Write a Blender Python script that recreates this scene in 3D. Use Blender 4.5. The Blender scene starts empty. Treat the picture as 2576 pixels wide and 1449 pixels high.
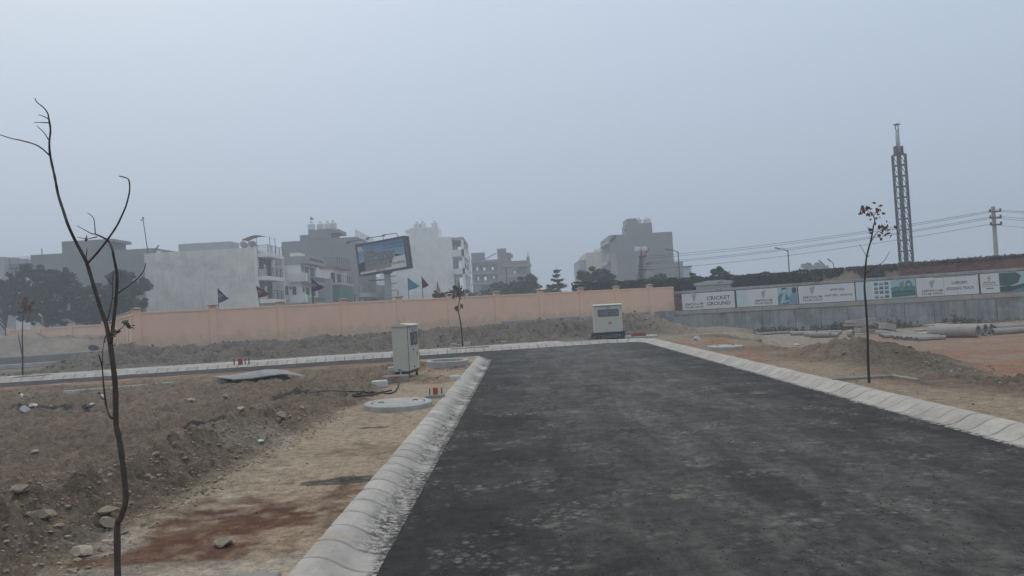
import bpy, math, random
import numpy as np
from mathutils import Vector, Matrix

# ------------------------------------------------------------------ camera, sky, sun, exposure
scene = bpy.context.scene
COL = scene.collection
W, H, F = 2576.0, 1449.0, 1874.0            # picture frame in which positions were read, focal length in its pixels
PITCH, ROLL, EYE = math.radians(1.55), math.radians(3.3), 1.7
_cp, _sp, _cr, _sr = math.cos(PITCH), math.sin(PITCH), math.cos(ROLL), math.sin(ROLL)
_R0, _U0, _Fw = Vector((1, 0, 0)), Vector((0, -_sp, _cp)), Vector((0, _cp, _sp))
_R, _U = _cr * _R0 - _sr * _U0, _sr * _R0 + _cr * _U0
cam_data = bpy.data.cameras.new('camera')
cam_data.sensor_width = 36.0
cam_data.lens = 36.0 * F / W
cam_data.clip_start, cam_data.clip_end = 0.05, 3000.0
cam = bpy.data.objects.new('camera', cam_data)
COL.objects.link(cam)
cam.matrix_world = Matrix(((_R.x, _U.x, -_Fw.x, 0), (_R.y, _U.y, -_Fw.y, 0), (_R.z, _U.z, -_Fw.z, EYE), (0, 0, 0, 1)))
scene.camera = cam

SUN_EL, SUN_AZ = math.radians(48), math.radians(-35)      # azimuth from +Y, negative = left
world = bpy.data.worlds.new('World')
scene.world = world
world.use_nodes = True
wn, wl = world.node_tree.nodes, world.node_tree.links
wn.clear()
w_out, w_bg = wn.new('ShaderNodeOutputWorld'), wn.new('ShaderNodeBackground')
sky = wn.new('ShaderNodeTexSky')
sky.sky_type = 'NISHITA'
sky.sun_disc = False
sky.sun_elevation, sky.sun_rotation = SUN_EL, SUN_AZ
sky.air_density, sky.dust_density, sky.ozone_density = 1.0, 6.0, 1.0
# overcast veil: an even grey-blue layer, brighter towards the zenith, hiding most of the clear sky
tc, sep = wn.new('ShaderNodeTexCoord'), wn.new('ShaderNodeSeparateXYZ')
veil = wn.new('ShaderNodeValToRGB')
veil.color_ramp.elements[0].position, veil.color_ramp.elements[0].color = 0.0, (.335, .415, .525, 1)
veil.color_ramp.elements[1].position, veil.color_ramp.elements[1].color = 1.0, (1.0, 1.03, 1.06, 1)
_e = veil.color_ramp.elements.new(0.4); _e.color = (.575, .675, .80, 1)
vsc = wn.new('ShaderNodeMix'); vsc.data_type = 'RGBA'; vsc.blend_type = 'MULTIPLY'
vsc.inputs[0].default_value = 1.0; vsc.inputs[7].default_value = (10.45, 10.45, 10.45, 1)
mixs = wn.new('ShaderNodeMix'); mixs.data_type = 'RGBA'
mixs.inputs[0].default_value = 0.88
wl.new(tc.outputs['Generated'], sep.inputs[0])
wl.new(sep.outputs['Z'], veil.inputs[0])
wl.new(veil.outputs[0], vsc.inputs[6])
wl.new(sky.outputs[0], mixs.inputs[6])
wl.new(vsc.outputs[2], mixs.inputs[7])
wl.new(mixs.outputs[2], w_bg.inputs[0])
w_bg.inputs[1].default_value = 0.1
wl.new(w_bg.outputs[0], w_out.inputs[0])

sun_d = bpy.data.lights.new('sun', 'SUN')
sun_d.energy, sun_d.angle, sun_d.color = 0.8, math.radians(20), (1.0, 0.92, 0.80)
sun = bpy.data.objects.new('sun', sun_d)
COL.objects.link(sun)
_sd = Vector((math.sin(SUN_AZ) * math.cos(SUN_EL), math.cos(SUN_AZ) * math.cos(SUN_EL), math.sin(SUN_EL)))
sun.rotation_euler = (-_sd).to_track_quat('-Z', 'Y').to_euler()
sun.location = (0, 0, 60)

scene.view_settings.view_transform = 'Standard'
scene.view_settings.look = 'None'
scene.view_settings.exposure = 0.0
scene.view_settings.gamma = 1.0
scene.view_settings.use_curve_mapping = False
scene.render.engine = 'CYCLES'
scene.cycles.use_denoising = True
scene.cycles.max_bounces = 6
scene.cycles.volume_bounces = 1
scene.cycles.transparent_max_bounces = 8

# ------------------------------------------------------------------ pixel -> place
CAM = Vector((0, 0, EYE))
def ray(x, y):
    return ((x - W / 2) / F) * _R - ((y - H / 2) / F) * _U + _Fw
def P(x, y, Y):                     # the point seen at a pixel at distance Y ahead
    d = ray(x, y)
    return CAM + d * (Y / d.y)
def G(x, y, z=0.0):                 # the point of a level surface seen at a pixel
    d = ray(x, y)
    return CAM + d * ((z - EYE) / d.z)
def hz(x):
    return 775.2 - 0.05766 * (x - 1288)

# ------------------------------------------------------------------ mesh helpers
class MB:
    def __init__(self):
        self.v, self.f, self.m = [], [], []
    def add(self, vs, fs, mi=0):
        o = len(self.v)
        self.v += [tuple(q) for q in vs]
        self.f += [tuple(i + o for i in f) for f in fs]
        self.m += [mi] * len(fs)
        return self
    def box(self, x0, x1, y0, y1, z0, z1, mi=0, M=None):
        vs = [(x, y, z) for x in (x0, x1) for y in (y0, y1) for z in (z0, z1)]
        if M is not None:
            vs = [M @ Vector(q) for q in vs]
        return self.add(vs, [(0, 1, 3, 2), (4, 6, 7, 5), (0, 4, 5, 1), (2, 3, 7, 6), (0, 2, 6, 4), (1, 5, 7, 3)], mi)
    def bbox(self, x0, x1, y0, y1, z0, z1, b=0.01, mi=0, M=None):     # box with bevelled edges
        vs, idx = [], {}
        X, Y, Z = (x0, x1), (y0, y1), (z0, z1)
        for i in (0, 1):
            for j in (0, 1):
                for k in (0, 1):
                    sx, sy, sz = (1, -1)[i], (1, -1)[j], (1, -1)[k]
                    for a in range(3):
                        q = [X[i], Y[j], Z[k]]
                        for c, s in enumerate((sx, sy, sz)):
                            if c != a:
                                q[c] += s * b
                        idx[(i, j, k, a)] = len(vs); vs.append(q)
        fs = []
        for k in (0, 1):
            r = [idx[(i, j, k, 2)] for i, j in ((0, 0), (1, 0), (1, 1), (0, 1))]; fs.append(r if k else r[::-1])
            r = [idx[(i, k, j, 1)] for i, j in ((0, 0), (1, 0), (1, 1), (0, 1))]; fs.append(r[::-1] if k else r)
            r = [idx[(k, i, j, 0)] for i, j in ((0, 0), (1, 0), (1, 1), (0, 1))]; fs.append(r if k else r[::-1])
        for i in (0, 1):
            for j in (0, 1):
                fs.append([idx[(0, i, j, 1)], idx[(1, i, j, 1)], idx[(1, i, j, 2)], idx[(0, i, j, 2)]])
                fs.append([idx[(i, 0, j, 0)], idx[(i, 1, j, 0)], idx[(i, 1, j, 2)], idx[(i, 0, j, 2)]])
                fs.append([idx[(i, j, 0, 0)], idx[(i, j, 1, 0)], idx[(i, j, 1, 1)], idx[(i, j, 0, 1)]])
                for k in (0, 1):
                    fs.append([idx[(i, j, k, a)] for a in range(3)])
        if M is not None:
            vs = [M @ Vector(q) for q in vs]
        return self.add(vs, fs, mi)
    def tube(self, pts, rad, n=6, cap=True, mi=0):
        pts = [Vector(p) for p in pts]
        if not hasattr(rad, '__len__'):
            rad = [rad] * len(pts)
        vs, fs, ref = [], [], None
        for i, p in enumerate(pts):
            t = (pts[min(i + 1, len(pts) - 1)] - pts[max(i - 1, 0)])
            t = t.normalized() if t.length > 1e-9 else Vector((0, 0, 1))
            if ref is None:
                ref = Vector((1, 0, 0)) if abs(t.x) < .8 else Vector((0, 1, 0))
            a = (ref - t * ref.dot(t)).normalized(); b = t.cross(a); ref = a
            for k in range(n):
                w = 2 * math.pi * k / n
                vs.append(p + (a * math.cos(w) + b * math.sin(w)) * rad[i])
        for i in range(len(pts) - 1):
            for k in range(n):
                fs.append((i * n + k, i * n + (k + 1) % n, (i + 1) * n + (k + 1) % n, (i + 1) * n + k))
        if cap:
            fs.append(tuple(range(n))[::-1]); fs.append(tuple((len(pts) - 1) * n + k for k in range(n)))
        return self.add(vs, fs, mi)
    def lathe(self, prof, n=24, c=(0, 0, 0), mi=0, M=None, cap=True):
        vs, fs = [], []
        for r, z in prof:
            for k in range(n):
                w = 2 * math.pi * k / n
                vs.append(Vector((c[0] + r * math.cos(w), c[1] + r * math.sin(w), c[2] + z)))
        for i in range(len(prof) - 1):
            for k in range(n):
                fs.append((i * n + k, i * n + (k + 1) % n, (i + 1) * n + (k + 1) % n, (i + 1) * n + k))
        if cap and prof[0][0] > 1e-6: fs.append(tuple(range(n))[::-1])
        if cap and prof[-1][0] > 1e-6: fs.append(tuple((len(prof) - 1) * n + k for k in range(n)))
        if M is not None:
            vs = [M @ q for q in vs]
        return self.add(vs, fs, mi)
    def prism(self, poly, y0, y1, mi=0):     # polygon in local x,z pushed from y0 to y1
        n = len(poly)
        vs = [(x, y0, z) for x, z in poly] + [(x, y1, z) for x, z in poly]
        fs = [tuple(range(n)), tuple(range(n, 2 * n))[::-1]] + [(i, i + n, (i + 1) % n + n, (i + 1) % n) for i in range(n)]
        return self.add(vs, fs, mi)
    def wallholes(self, x0, x1, z0, z1, y0, y1, holes, mi=0):   # slab in x,z with rectangular openings
        xs = sorted({x0, x1} | {h[0] for h in holes} | {h[1] for h in holes})
        zs = sorted({z0, z1} | {h[2] for h in holes} | {h[3] for h in holes})
        xs = [x for x in xs if x0 <= x <= x1]; zs = [z for z in zs if z0 <= z <= z1]
        ins = lambda x, z: any(h[0] < x < h[1] and h[2] < z < h[3] for h in holes)
        nx, nz = len(xs) - 1, len(zs) - 1
        solid = [[not ins((xs[i] + xs[i + 1]) / 2, (zs[j] + zs[j + 1]) / 2) for j in range(nz)] for i in range(nx)]
        S = lambda i, j: 0 <= i < nx and 0 <= j < nz and solid[i][j]
        for i in range(nx):
            for j in range(nz):
                if not solid[i][j]: continue
                a, b, c, d = xs[i], xs[i + 1], zs[j], zs[j + 1]
                self.add([(a, y0, c), (b, y0, c), (b, y0, d), (a, y0, d)], [(0, 1, 2, 3)], mi)
                self.add([(a, y1, c), (b, y1, c), (b, y1, d), (a, y1, d)], [(3, 2, 1, 0)], mi)
                if not S(i - 1, j): self.add([(a, y0, c), (a, y0, d), (a, y1, d), (a, y1, c)], [(0, 1, 2, 3)], mi)
                if not S(i + 1, j): self.add([(b, y0, c), (b, y0, d), (b, y1, d), (b, y1, c)], [(3, 2, 1, 0)], mi)
                if not S(i, j - 1): self.add([(a, y0, c), (b, y0, c), (b, y1, c), (a, y1, c)], [(3, 2, 1, 0)], mi)
                if not S(i, j + 1): self.add([(a, y0, d), (b, y0, d), (b, y1, d), (a, y1, d)], [(0, 1, 2, 3)], mi)
        return self
    def mesh(self, name, mats, smooth=False):
        me = bpy.data.meshes.new(name)
        me.from_pydata(self.v, [], self.f)
        if not isinstance(mats, (list, tuple)): mats = [mats]
        for m in mats: me.materials.append(m)
        if len(mats) > 1: me.polygons.foreach_set('material_index', self.m)
        if smooth: me.polygons.foreach_set('use_smooth', [True] * len(me.polygons))
        me.update()
        return me
    def build(self, name, mats, parent=None, smooth=False):
        return link(name, self.mesh(name, mats, smooth), parent)

def link(name, data, parent=None, loc=None, rotz=None, M=None):
    o = bpy.data.objects.new(name, data)
    COL.objects.link(o)
    if parent is not None: o.parent = parent
    if M is not None: o.matrix_local = M
    if loc is not None: o.location = loc
    if rotz is not None: o.rotation_euler = (0, 0, rotz)
    return o
def tag(o, label=None, cat=None, group=None, kind=None):
    if label: o['label'] = label
    if cat: o['category'] = cat
    if group: o['group'] = group
    if kind: o['kind'] = kind
    return o
def thing(name, label, cat, loc=(0, 0, 0), rotz=0.0, group=None):
    o = link(name, None, None, loc, rotz)
    o.empty_display_size = 0.2
    return tag(o, label, cat, group)
def copy_tree(o, parent=None):
    c = o.copy(); COL.objects.link(c)
    c.parent = parent
    for ch in list(o.children): copy_tree(ch, c)
    return c

# ------------------------------------------------------------------ materials
def newmat(name):
    m = bpy.data.materials.new(name); m.use_nodes = True
    n, l = m.node_tree.nodes, m.node_tree.links
    return m, n, l, n['Principled BSDF']
def nz(n, l, src, scale, detail=6, rough=.6, stretch=None):
    t = n.new('ShaderNodeTexNoise')
    t.inputs['Scale'].default_value, t.inputs['Detail'].default_value, t.inputs['Roughness'].default_value = scale, detail, rough
    if stretch:
        mp = n.new('ShaderNodeMapping'); mp.inputs['Scale'].default_value = stretch
        l.new(src, mp.inputs[0]); l.new(mp.outputs[0], t.inputs[0])
    else:
        l.new(src, t.inputs[0])
    return t.outputs['Fac']
def rng(n, l, src, a, b, c=0.0, d=1.0):
    t = n.new('ShaderNodeMapRange')
    for k, q in zip(('From Min', 'From Max', 'To Min', 'To Max'), (a, b, c, d)): t.inputs[k].default_value = q
    l.new(src, t.inputs['Value'])
    return t.outputs[0]
def mix(n, l, fac, a, b, mode='MIX'):
    t = n.new('ShaderNodeMix'); t.data_type = 'RGBA'; t.blend_type = mode
    for i, s in ((0, fac), (6, a), (7, b)):
        if isinstance(s, (int, float)): t.inputs[i].default_value = s
        elif isinstance(s, tuple): t.inputs[i].default_value = (*s, 1)
        else: l.new(s, t.inputs[i])
    return t.outputs[2]
def mth(n, l, op, a, b):
    t = n.new('ShaderNodeMath'); t.operation = op
    for i, s in ((0, a), (1, b)):
        if isinstance(s, (int, float)): t.inputs[i].default_value = s
        else: l.new(s, t.inputs[i])
    return t.outputs[0]
def bump(n, l, bsdf, height, strength=.3, dist=.02):
    t = n.new('ShaderNodeBump'); t.inputs['Strength'].default_value, t.inputs['Distance'].default_value = strength, dist
    l.new(height, t.inputs['Height']); l.new(t.outputs[0], bsdf.inputs['Normal'])
def surf(name, c1, c2=None, scale=3.0, rough=.85, bs=0.0, bscale=60.0, bd=.01, streak=None, dirt=None, rnd=0.0, spec=.3, metal=0.0, stretch=None):
    """two-tone mottled surface; streak=(colour, amount): rain streaks running down; dirt=(colour, amount): blotches"""
    m, n, l, b = newmat(name)
    g = n.new('ShaderNodeNewGeometry').outputs['Position']
    c2 = c2 or tuple(q * .82 for q in c1)
    col = mix(n, l, rng(n, l, nz(n, l, g, scale, 8, .65, stretch), .35, .65), c1, c2)
    if streak:
        s = nz(n, l, g, 1.0, 6, .7, (5, 5, .35))
        big = nz(n, l, g, .35, 3, .5)
        col = mix(n, l, mth(n, l, 'MULTIPLY', rng(n, l, mth(n, l, 'ADD', mth(n, l, 'MULTIPLY', s, .6), mth(n, l, 'MULTIPLY', big, .5)), .52, .72), streak[1]), col, streak[0])
    if dirt:
        s = nz(n, l, g, scale * .35, 9, .72)
        col = mix(n, l, rng(n, l, s, .5, .66, 0, dirt[1]), col, dirt[0])
    if rnd:
        r = n.new('ShaderNodeObjectInfo').outputs['Random']
        t = n.new('ShaderNodeHueSaturation'); t.inputs['Saturation'].default_value = 1
        l.new(rng(n, l, r, 0, 1, 1 - rnd, 1 + rnd), t.inputs['Value']); l.new(col, t.inputs['Color']); col = t.outputs[0]
    l.new(col, b.inputs['Base Color'])
    b.inputs['Roughness'].default_value, b.inputs['Metallic'].default_value = rough, metal
    b.inputs['Specular IOR Level'].default_value = spec
    if bs: bump(n, l, b, nz(n, l, g, bscale, 6, .7), bs, bd)
    return m
def flat(name, c, rough=.7, metal=0.0, spec=.3):
    m, n, l, b = newmat(name)
    b.inputs['Base Color'].default_value = (*c, 1)
    b.inputs['Roughness'].default_value, b.inputs['Metallic'].default_value = rough, metal
    b.inputs['Specular IOR Level'].default_value = spec
    return m

# ------------------------------------------------------------------ noise for the land
def _h(i, j, s):
    k = (i.astype(np.int64) * 374761393 + j.astype(np.int64) * 668265263 + s * 1274126177) & 0xFFFFFFFF
    k = ((k ^ (k >> 13)) * 1274126177) & 0xFFFFFFFF
    return ((k ^ (k >> 16)) & 0xFFFF) / 65535.0
def vn(x, y, s=0):
    i, j = np.floor(x), np.floor(y); u, v = x - i, y - j
    u, v = u * u * (3 - 2 * u), v * v * (3 - 2 * v)
    a, b, c, d = _h(i, j, s), _h(i + 1, j, s), _h(i, j + 1, s), _h(i + 1, j + 1, s)
    return (a * (1 - u) + b * u) * (1 - v) + (c * (1 - u) + d * u) * v
def fbm(x, y, oc=4, s=0, g=.5):
    r, a, t = 0, 1.0, 0
    for k in range(oc):
        r = r + a * (vn(x * 2 ** k + 17.3 * k, y * 2 ** k - 9.1 * k, s + k) - .5); t += a; a *= g
    return r / t * 2
def sm(x, a, b):
    t = np.clip((np.asarray(x, float) - a) / (b - a), 0, 1)
    return t * t * (3 - 2 * t)
# ------------------------------------------------------------------ road frames
RA = 0.0096                                     # the road runs almost straight ahead
def st(X, Y): return X * math.cos(RA) - Y * math.sin(RA), X * math.sin(RA) + Y * math.cos(RA)
def ist(s, t): return s * math.cos(RA) + t * math.sin(RA), -s * math.sin(RA) + t * math.cos(RA)
SL, SR, KW = -1.075, 4.97, 0.47                  # toes of the two kerbs, kerb width
_a, _b = G(0, 964), G(1431, 870)
FD = Vector((_b.x - _a.x, _b.y - _a.y)).normalized()    # direction of the far kerb
FN = Vector((-FD.y, FD.x))                              # away from the camera
FO = Vector((_a.x, _a.y))
def pq(X, Y): return (X - FO.x) * FD.x + (Y - FO.y) * FD.y, (X - FO.x) * FN.x + (Y - FO.y) * FN.y
def ipq(p, q): return FO.x + FD.x * p + FN.x * q, FO.y + FD.y * p + FN.y * q
_n0, _n1 = G(0, 983.2), G(1058, 913)
QN0, QN1 = pq(_n0.x, _n0.y), pq(_n1.x, _n1.y)   # near edge of the side road, as p, q
def qnear(p): return QN0[1] + (QN1[1] - QN0[1]) * (p - QN0[0]) / (QN1[0] - QN0[0])
PC = None
# right road edge meets far kerb line: solve for p at s = SR
_lo, _hi = 0.0, 60.0
for _ in range(60):
    _m = (_lo + _hi) / 2
    if st(*ipq(_m, 0))[0] < SR: _lo = _m
    else: _hi = _m
PC = _lo
TC = st(*ipq(PC, 0))[1]
# near (inner) corner
_lo, _hi = 0.0, 60.0
for _ in range(60):
    _m = (_lo + _hi) / 2
    if st(*ipq(_m, qnear(_m)))[0] < SL - .2: _lo = _m
    else: _hi = _m
PN = _lo
TN = st(*ipq(PN, qnear(PN)))[1]

# wall lines: boundary wall corner -> its end -> wall with the sign boards
WALLA, WALLB = P(346, hz(346), 39.7), P(1696, hz(1696), 56.2)
WALLC = P(2760, hz(2760), 44.0)
WALLD = P(280, hz(280), 66.0)                   # the side wall runs back from the corner to here
WALLE = P(22, hz(22), 71.0)                     # and on along the far plot to here
def lerp2(A, B, t): return Vector((A.x + (B.x - A.x) * t, A.y + (B.y - A.y) * t))
def side(A, B, X, Y):                           # > 0 behind the line A->B (left of its direction)
    d = Vector((B.x - A.x, B.y - A.y)).normalized()
    return (Y - A.y) * d.x - (X - A.x) * d.y

# spoil bank along the far footpath: crest read from the picture
CREST = [(60, 948), (120, 925), (152, 909), (176, 899), (205, 895), (237, 889), (273, 880), (305, 865), (322, 862), (351, 872), (371, 876), (440, 872), (566, 864), (657, 856),
         (774, 854), (800, 848), (917, 840), (970, 835), (1030, 830), (1053, 827), (1074, 832), (1100, 825), (1132, 826), (1210, 823), (1236, 822), (1314, 813),
         (1405, 801), (1450, 803), (1496, 799), (1575, 789), (1627, 792), (1666, 801), (1705, 815), (1757, 844), (1800, 852)]
QC = 5.0
cp_, cz_ = [], []
for x, y in CREST:
    d = ray(x, y)                               # meet the vertical plane q = QC
    k = (QC - ((CAM.x - FO.x) * FN.x + (CAM.y - FO.y) * FN.y)) / (d.x * FN.x + d.y * FN.y)
    w = CAM + d * k
    cp_.append(pq(w.x, w.y)[0]); cz_.append(max(w.z, 0.0))
# heaps: top seen at a pixel, distance, radii across and along the view, sharpness
HEAPS = [(2060, 861, 18.4, 1.0, 1.2), (2112, 849, 18.0, 1.3, 1.5), (2160, 846, 17.4, 1.3, 1.6), (2225, 856, 16.6, 1.2, 1.5), (2275, 885, 15.2, 1.0, 1.2),
         (2330, 922, 13.8, .9, 1.1), (2390, 941, 12.6, .8, .9), (2440, 946, 11.9, .8, .8), (2556, 944, 11.2, .75, .8), (2640, 940, 10.6, .8, .8),
         (1990, 874, 21.5, 1.2, 1.2), (1790, 852, 30.5, 1.2, 1.3)]
HEAPW = []
for x, y, Y, rx, ry in HEAPS:
    w = P(x, y, Y); HEAPW.append((w.x, w.y, w.z, rx, ry))

def land(X, Y):
    """height and soil weights of the ground"""
    s, t = st(X, Y); p, q = pq(X, Y)
    n1, n2, n3 = fbm(X * .35, Y * .35, 4, 1), fbm(X * 1.6, Y * 1.6, 5, 5, .6), fbm(X * 6, Y * 6, 4, 11, .6)
    n4 = fbm(X * .12, Y * .12, 3, 21)
    n5 = np.abs(fbm(X * 4.2 + 3, Y * 4.2, 4, 51, .6)) + .22 * np.abs(fbm(X * 9, Y * 9, 3, 61, .5))      # clods with sharp creases
    clod = np.maximum(0, fbm(X * 3.3, Y * 3.3, 4, 31, .65))
    qn = qnear(p)
    # base level
    z = np.full_like(X, .10)
    left = (s < SL)
    right = (s > SR)
    vl = SL - KW - s; vr = s - SR - KW
    vwig = vl + .25 * n1
    # left: windrow and hollow
    cross_v = np.maximum(0, qn - q)                  # distance in front of the side road
    tfade = sm(t, 2.2, 4.0) * (1 - sm(t, 10.5, 14.5))
    wind = .36 * np.exp(-np.abs(vwig - 2.35) / .42) * tfade
    hollow = sm(vwig, 2.5, 4.6) * (1 - sm(t, 12.5, 19.5)) * (1 - .45 * sm(vl, 9, 16))
    heapzone = sm(vwig, 1.35, 1.9) * sm(cross_v, 1.0, 3.0)
    zl = .115 + .012 * n2 + wind - .42 * hollow + heapzone * (.06 * n1 + .10 * n2 + .10 * clod + .02 * n3 + .20 * (n5 - .3)) + .06 * heapzone * sm(t, 12, 16) * n2
    z = np.where(left, zl, z)
    # right: verge, then the lower field
    fld = sm(vr + .3 * n1, 2.0, 5.2) * (1 - sm(t, 29, 33) * (1 - sm(vr, 3, 9)))
    drop = np.maximum(fld, sm(t, 31, 46) * sm(s, 3, 9))
    lev = -.78 - .22 * sm(t, 34, 52) + .3 * sm(X, 24, 36)
    zr = .115 + .014 * n2 + drop * (lev - .115) + drop * (.03 * n1 + .012 * n2) + sm(vr, 1.3, 2.2) * (1 - drop) * (.05 * n2 + .03 * clod + .06 * (n5 - .3))
    z = np.where(right, zr, z)
    heap = np.zeros_like(X)
    for (hx, hy, hzz, rx, ry) in HEAPW:
        r = np.sqrt(((X - hx) / rx) ** 2 + ((Y - hy) / ry) ** 2) + .16 * n2
        k = np.clip(1 - r * .62, 0, 1) ** 1.25 * 1.0
        heap = np.maximum(heap, k * 1.0)
        z = np.maximum(z, np.where(k > 0, (-.1 + (hzz + .1) * k) + k * (.05 * n3 + .12 * clod + .08 * n2 + .20 * (n5 - .35)), -9))
    # beyond the far kerb
    cz = np.interp(p, cp_, cz_)
    prof = np.where(q < QC, np.clip((q - 2.6) / (QC - 2.6), 0, 1), np.clip(1 - (q - QC) / 3.2, 0, 1))
    prof = np.clip(prof + .16 * n2 * prof * (1 - prof) * 4 * .6, 0, 1.1) ** .9
    bank = sm(Y, 55, 70) * (1.55 + .35 * n1 + .5 * n2) * (1 - sm(X, -34, -20))
    zb = np.maximum(.06 + .35 * sm(q, 7, 14) * sm(p, 14, 26) + bank, .0)
    zb = np.where((q > 2.5), zb + prof * np.maximum(cz - zb, 0) + np.minimum(prof * 3, 1) * np.clip(.20 * n2 + .20 * clod + .08 * n3 + .26 * (n5 - .3), -.14, .13) * np.clip(cz * 2, 0, 1), zb)
    east = sm(p, PC + .3, PC + 3.5)
    zfar = zb * (1 - east) + np.maximum(z, zb * (1 - .0 * east) * (prof > .02)) * east
    z = np.where((q > .0) & (s < SR + 6), np.where(s > SR, np.maximum(z * east + zb * (1 - east), np.where(prof > .02, zb, -9)), zb), z)
    # ground inside the walls
    behind = sm(side(WALLA, WALLB, X, Y), .3, 1.2) * sm(side(WALLD, WALLA, X, Y), .2, 1.0)
    z = z * (1 - behind) + np.maximum(z, 1.0) * behind
    behind2 = sm(side(WALLB, WALLC, X, Y), 1.6, 2.6)
    behind2 = behind2 * sm(X, WALLB.x - 2, WALLB.x)
    z = z * (1 - behind2) + 1.9 * behind2
    # second road, far left
    # keep the land below roads and footpath
    onroad = np.zeros_like(X, bool)
    onroad |= (s > SL - .38) & (s < SR + .38) & (q < .38)
    onroad |= (q < .25) & (q > qn - .02) & (s < SR + .3)
    foot = (q >= .2) & (q < 2.45) & (s < SR + .1) & (p < PC + .2)
    z = np.where(foot, np.minimum(z, .04), z)
    z = np.where(onroad, -.06, z)
    # ------------------------------------------------ soil colours
    def c3(r, g, b): return np.array((r, g, b))
    grey, olive, tan, red = c3(.248, .198, .144), c3(.205, .160, .112), c3(.330, .262, .190), c3(.125, .064, .038)
    fieldc, sand, dark, pale = c3(.265, .145, .092), c3(.290, .245, .190), c3(.045, .043, .042), c3(.40, .36, .30)
    C = np.tile(grey, X.shape + (1,)).reshape(X.shape + (3,)).astype(float)
    def blend(w, c):
        nonlocal C
        w = np.clip(w, 0, 1)[..., None]
        C = C * (1 - w) + c * w
    blend(sm(n1, -.3, .5) * .6, olive)
    # left verge: tan, with red patches
    vz = left * (1 - sm(vwig + .12 * n2, 1.25, 1.75)) * (q < qn + .1)
    blend(vz, tan)
    redp = np.zeros_like(X)
    for (px, py, rx, ry, a) in [(560, 1345, .95, .75, 1.0), (760, 1300, .5, 1.0, .6), (340, 1385, .5, .4, .8), (420, 1400, .7, .4, .9), (880, 1240, .3, .35, .8), (1110, 925, 1.4, 1.6, .9), (1060, 960, 1.0, .9, .5),
                                (930, 1135, .5, .5, .35), (600, 1285, .6, .35, .75)]:
        w = G(px, py, .11)
        r = ((X - w.x) / rx) ** 2 + ((Y - w.y) / ry) ** 2 + 1.2 * n2 + 1.1 * n3
        redp = np.maximum(redp, a * (1 - sm(r, .2, 1.5)))
    blend(redp * left, red)
    blend(left * sm(n4 + .5 * n2, .25, .55) * (1 - vz) * .5, sand)
    strip = left * (q < qn) * (1 - sm(cross_v + .7 * n1, .8, 2.2)) * (vl > 2.0)
    blend(strip * .85, c3(.215, .118, .078)); blend(strip * sm(n2, .1, .45) * .6, tan)
    # right verge
    vrz = right * (1 - sm(vr + .3 * n1, 1.5, 2.1)) * (q < .3)
    blend(vrz, tan * .85)
    blend(vrz * sm(n4 * .7 + n2 * .7 + .25 * sm(t, 14, 22) , -.15, .35) * .8, red * 1.6)
    rfar = right * sm(t, 16, 21) * (1 - sm(t, 29, 33)) * (1 - sm(vr, 3, 6))
    blend(rfar * sm(n2 + n1 * .6, -.1, .4) * .75, c3(.23, .125, .08))
    blend(right * fld * (1 - heap), fieldc)
    blend(right * fld * sm(fbm(X * .18, Y * .9, 4, 41), -.05, .4) * .75, c3(.25, .20, .15))
    blend(right * sm(t, 36, 42), sand * .85)
    blend(right * sm(t, 27, 32) * (1 - sm(vr, 8, 14)), sand * .95)
    blend(np.clip(heap * 3.0, 0, 1) * right * (1 - vrz * .7), c3(.200, .166, .128))
    # far bank
    far = (q > .2) & (s < SR + 6)
    blend(far * (1 - east) * 1.0, c3(.178, .157, .133))
    blend(far * sm(n1 + n2 * .4, -.1, .6) * .35, sand * .75)
    blend(far * sm(Y, 42, 50) * sm(n1 + .6 * n2, -.2, .6) * .6, sand * .85)
    # black ash and bitumen spills
    for (px, py, rx, ry, zz) in [(840, 1215, .55, .13, .11), (900, 1205, .35, .12, .11), (540, 1062, .5, .4, -.2), (950, 1077, .25, .1, .11), (100, 1026, .9, .25, 0), (95, 934, .8, 1.2, .05), (740, 985, .5, .8, .1), (1990, 866, 1.2, 1.0, -.3), (1840, 852, .7, .6, 0)]:
        w = G(px, py, zz)
        r = ((X - w.x) / rx) ** 2 + ((Y - w.y) / ry) ** 2 + 1.1 * n2 + .9 * n3
        blend(.85 * (1 - sm(r, .5, 1.1)), dark)
    for (px, py, rx, ry, zz) in [(250, 1375, .35, .3, .15), (290, 1330, .3, .25, .2), (600, 1440, 1.2, .25, .11), (700, 955, 1.2, .4, .1), (640, 1120, .5, .8, .12)]:
        w = G(px, py, zz)
        r = ((X - w.x) / rx) ** 2 + ((Y - w.y) / ry) ** 2 + .9 * n2 + .7 * n3
        blend(.6 * (1 - sm(r, .4, 1.2)), pale)
    blend(vz * sm(n2 + .6 * n3, .15, .5) * .45, c3(.24, .175, .12)); blend(vz * sm(-n2 + .5 * n3, .2, .6) * .5, c3(.40, .34, .26))
    C *= (1 + .25 * n2 + .28 * n3)[..., None]
    rough = np.clip(heapzone * left + np.clip(heap * 2, 0, 1) + far * (prof > 0.05) + .25, 0, 1)
    return z, np.clip(C, .01, .9), rough

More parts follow.
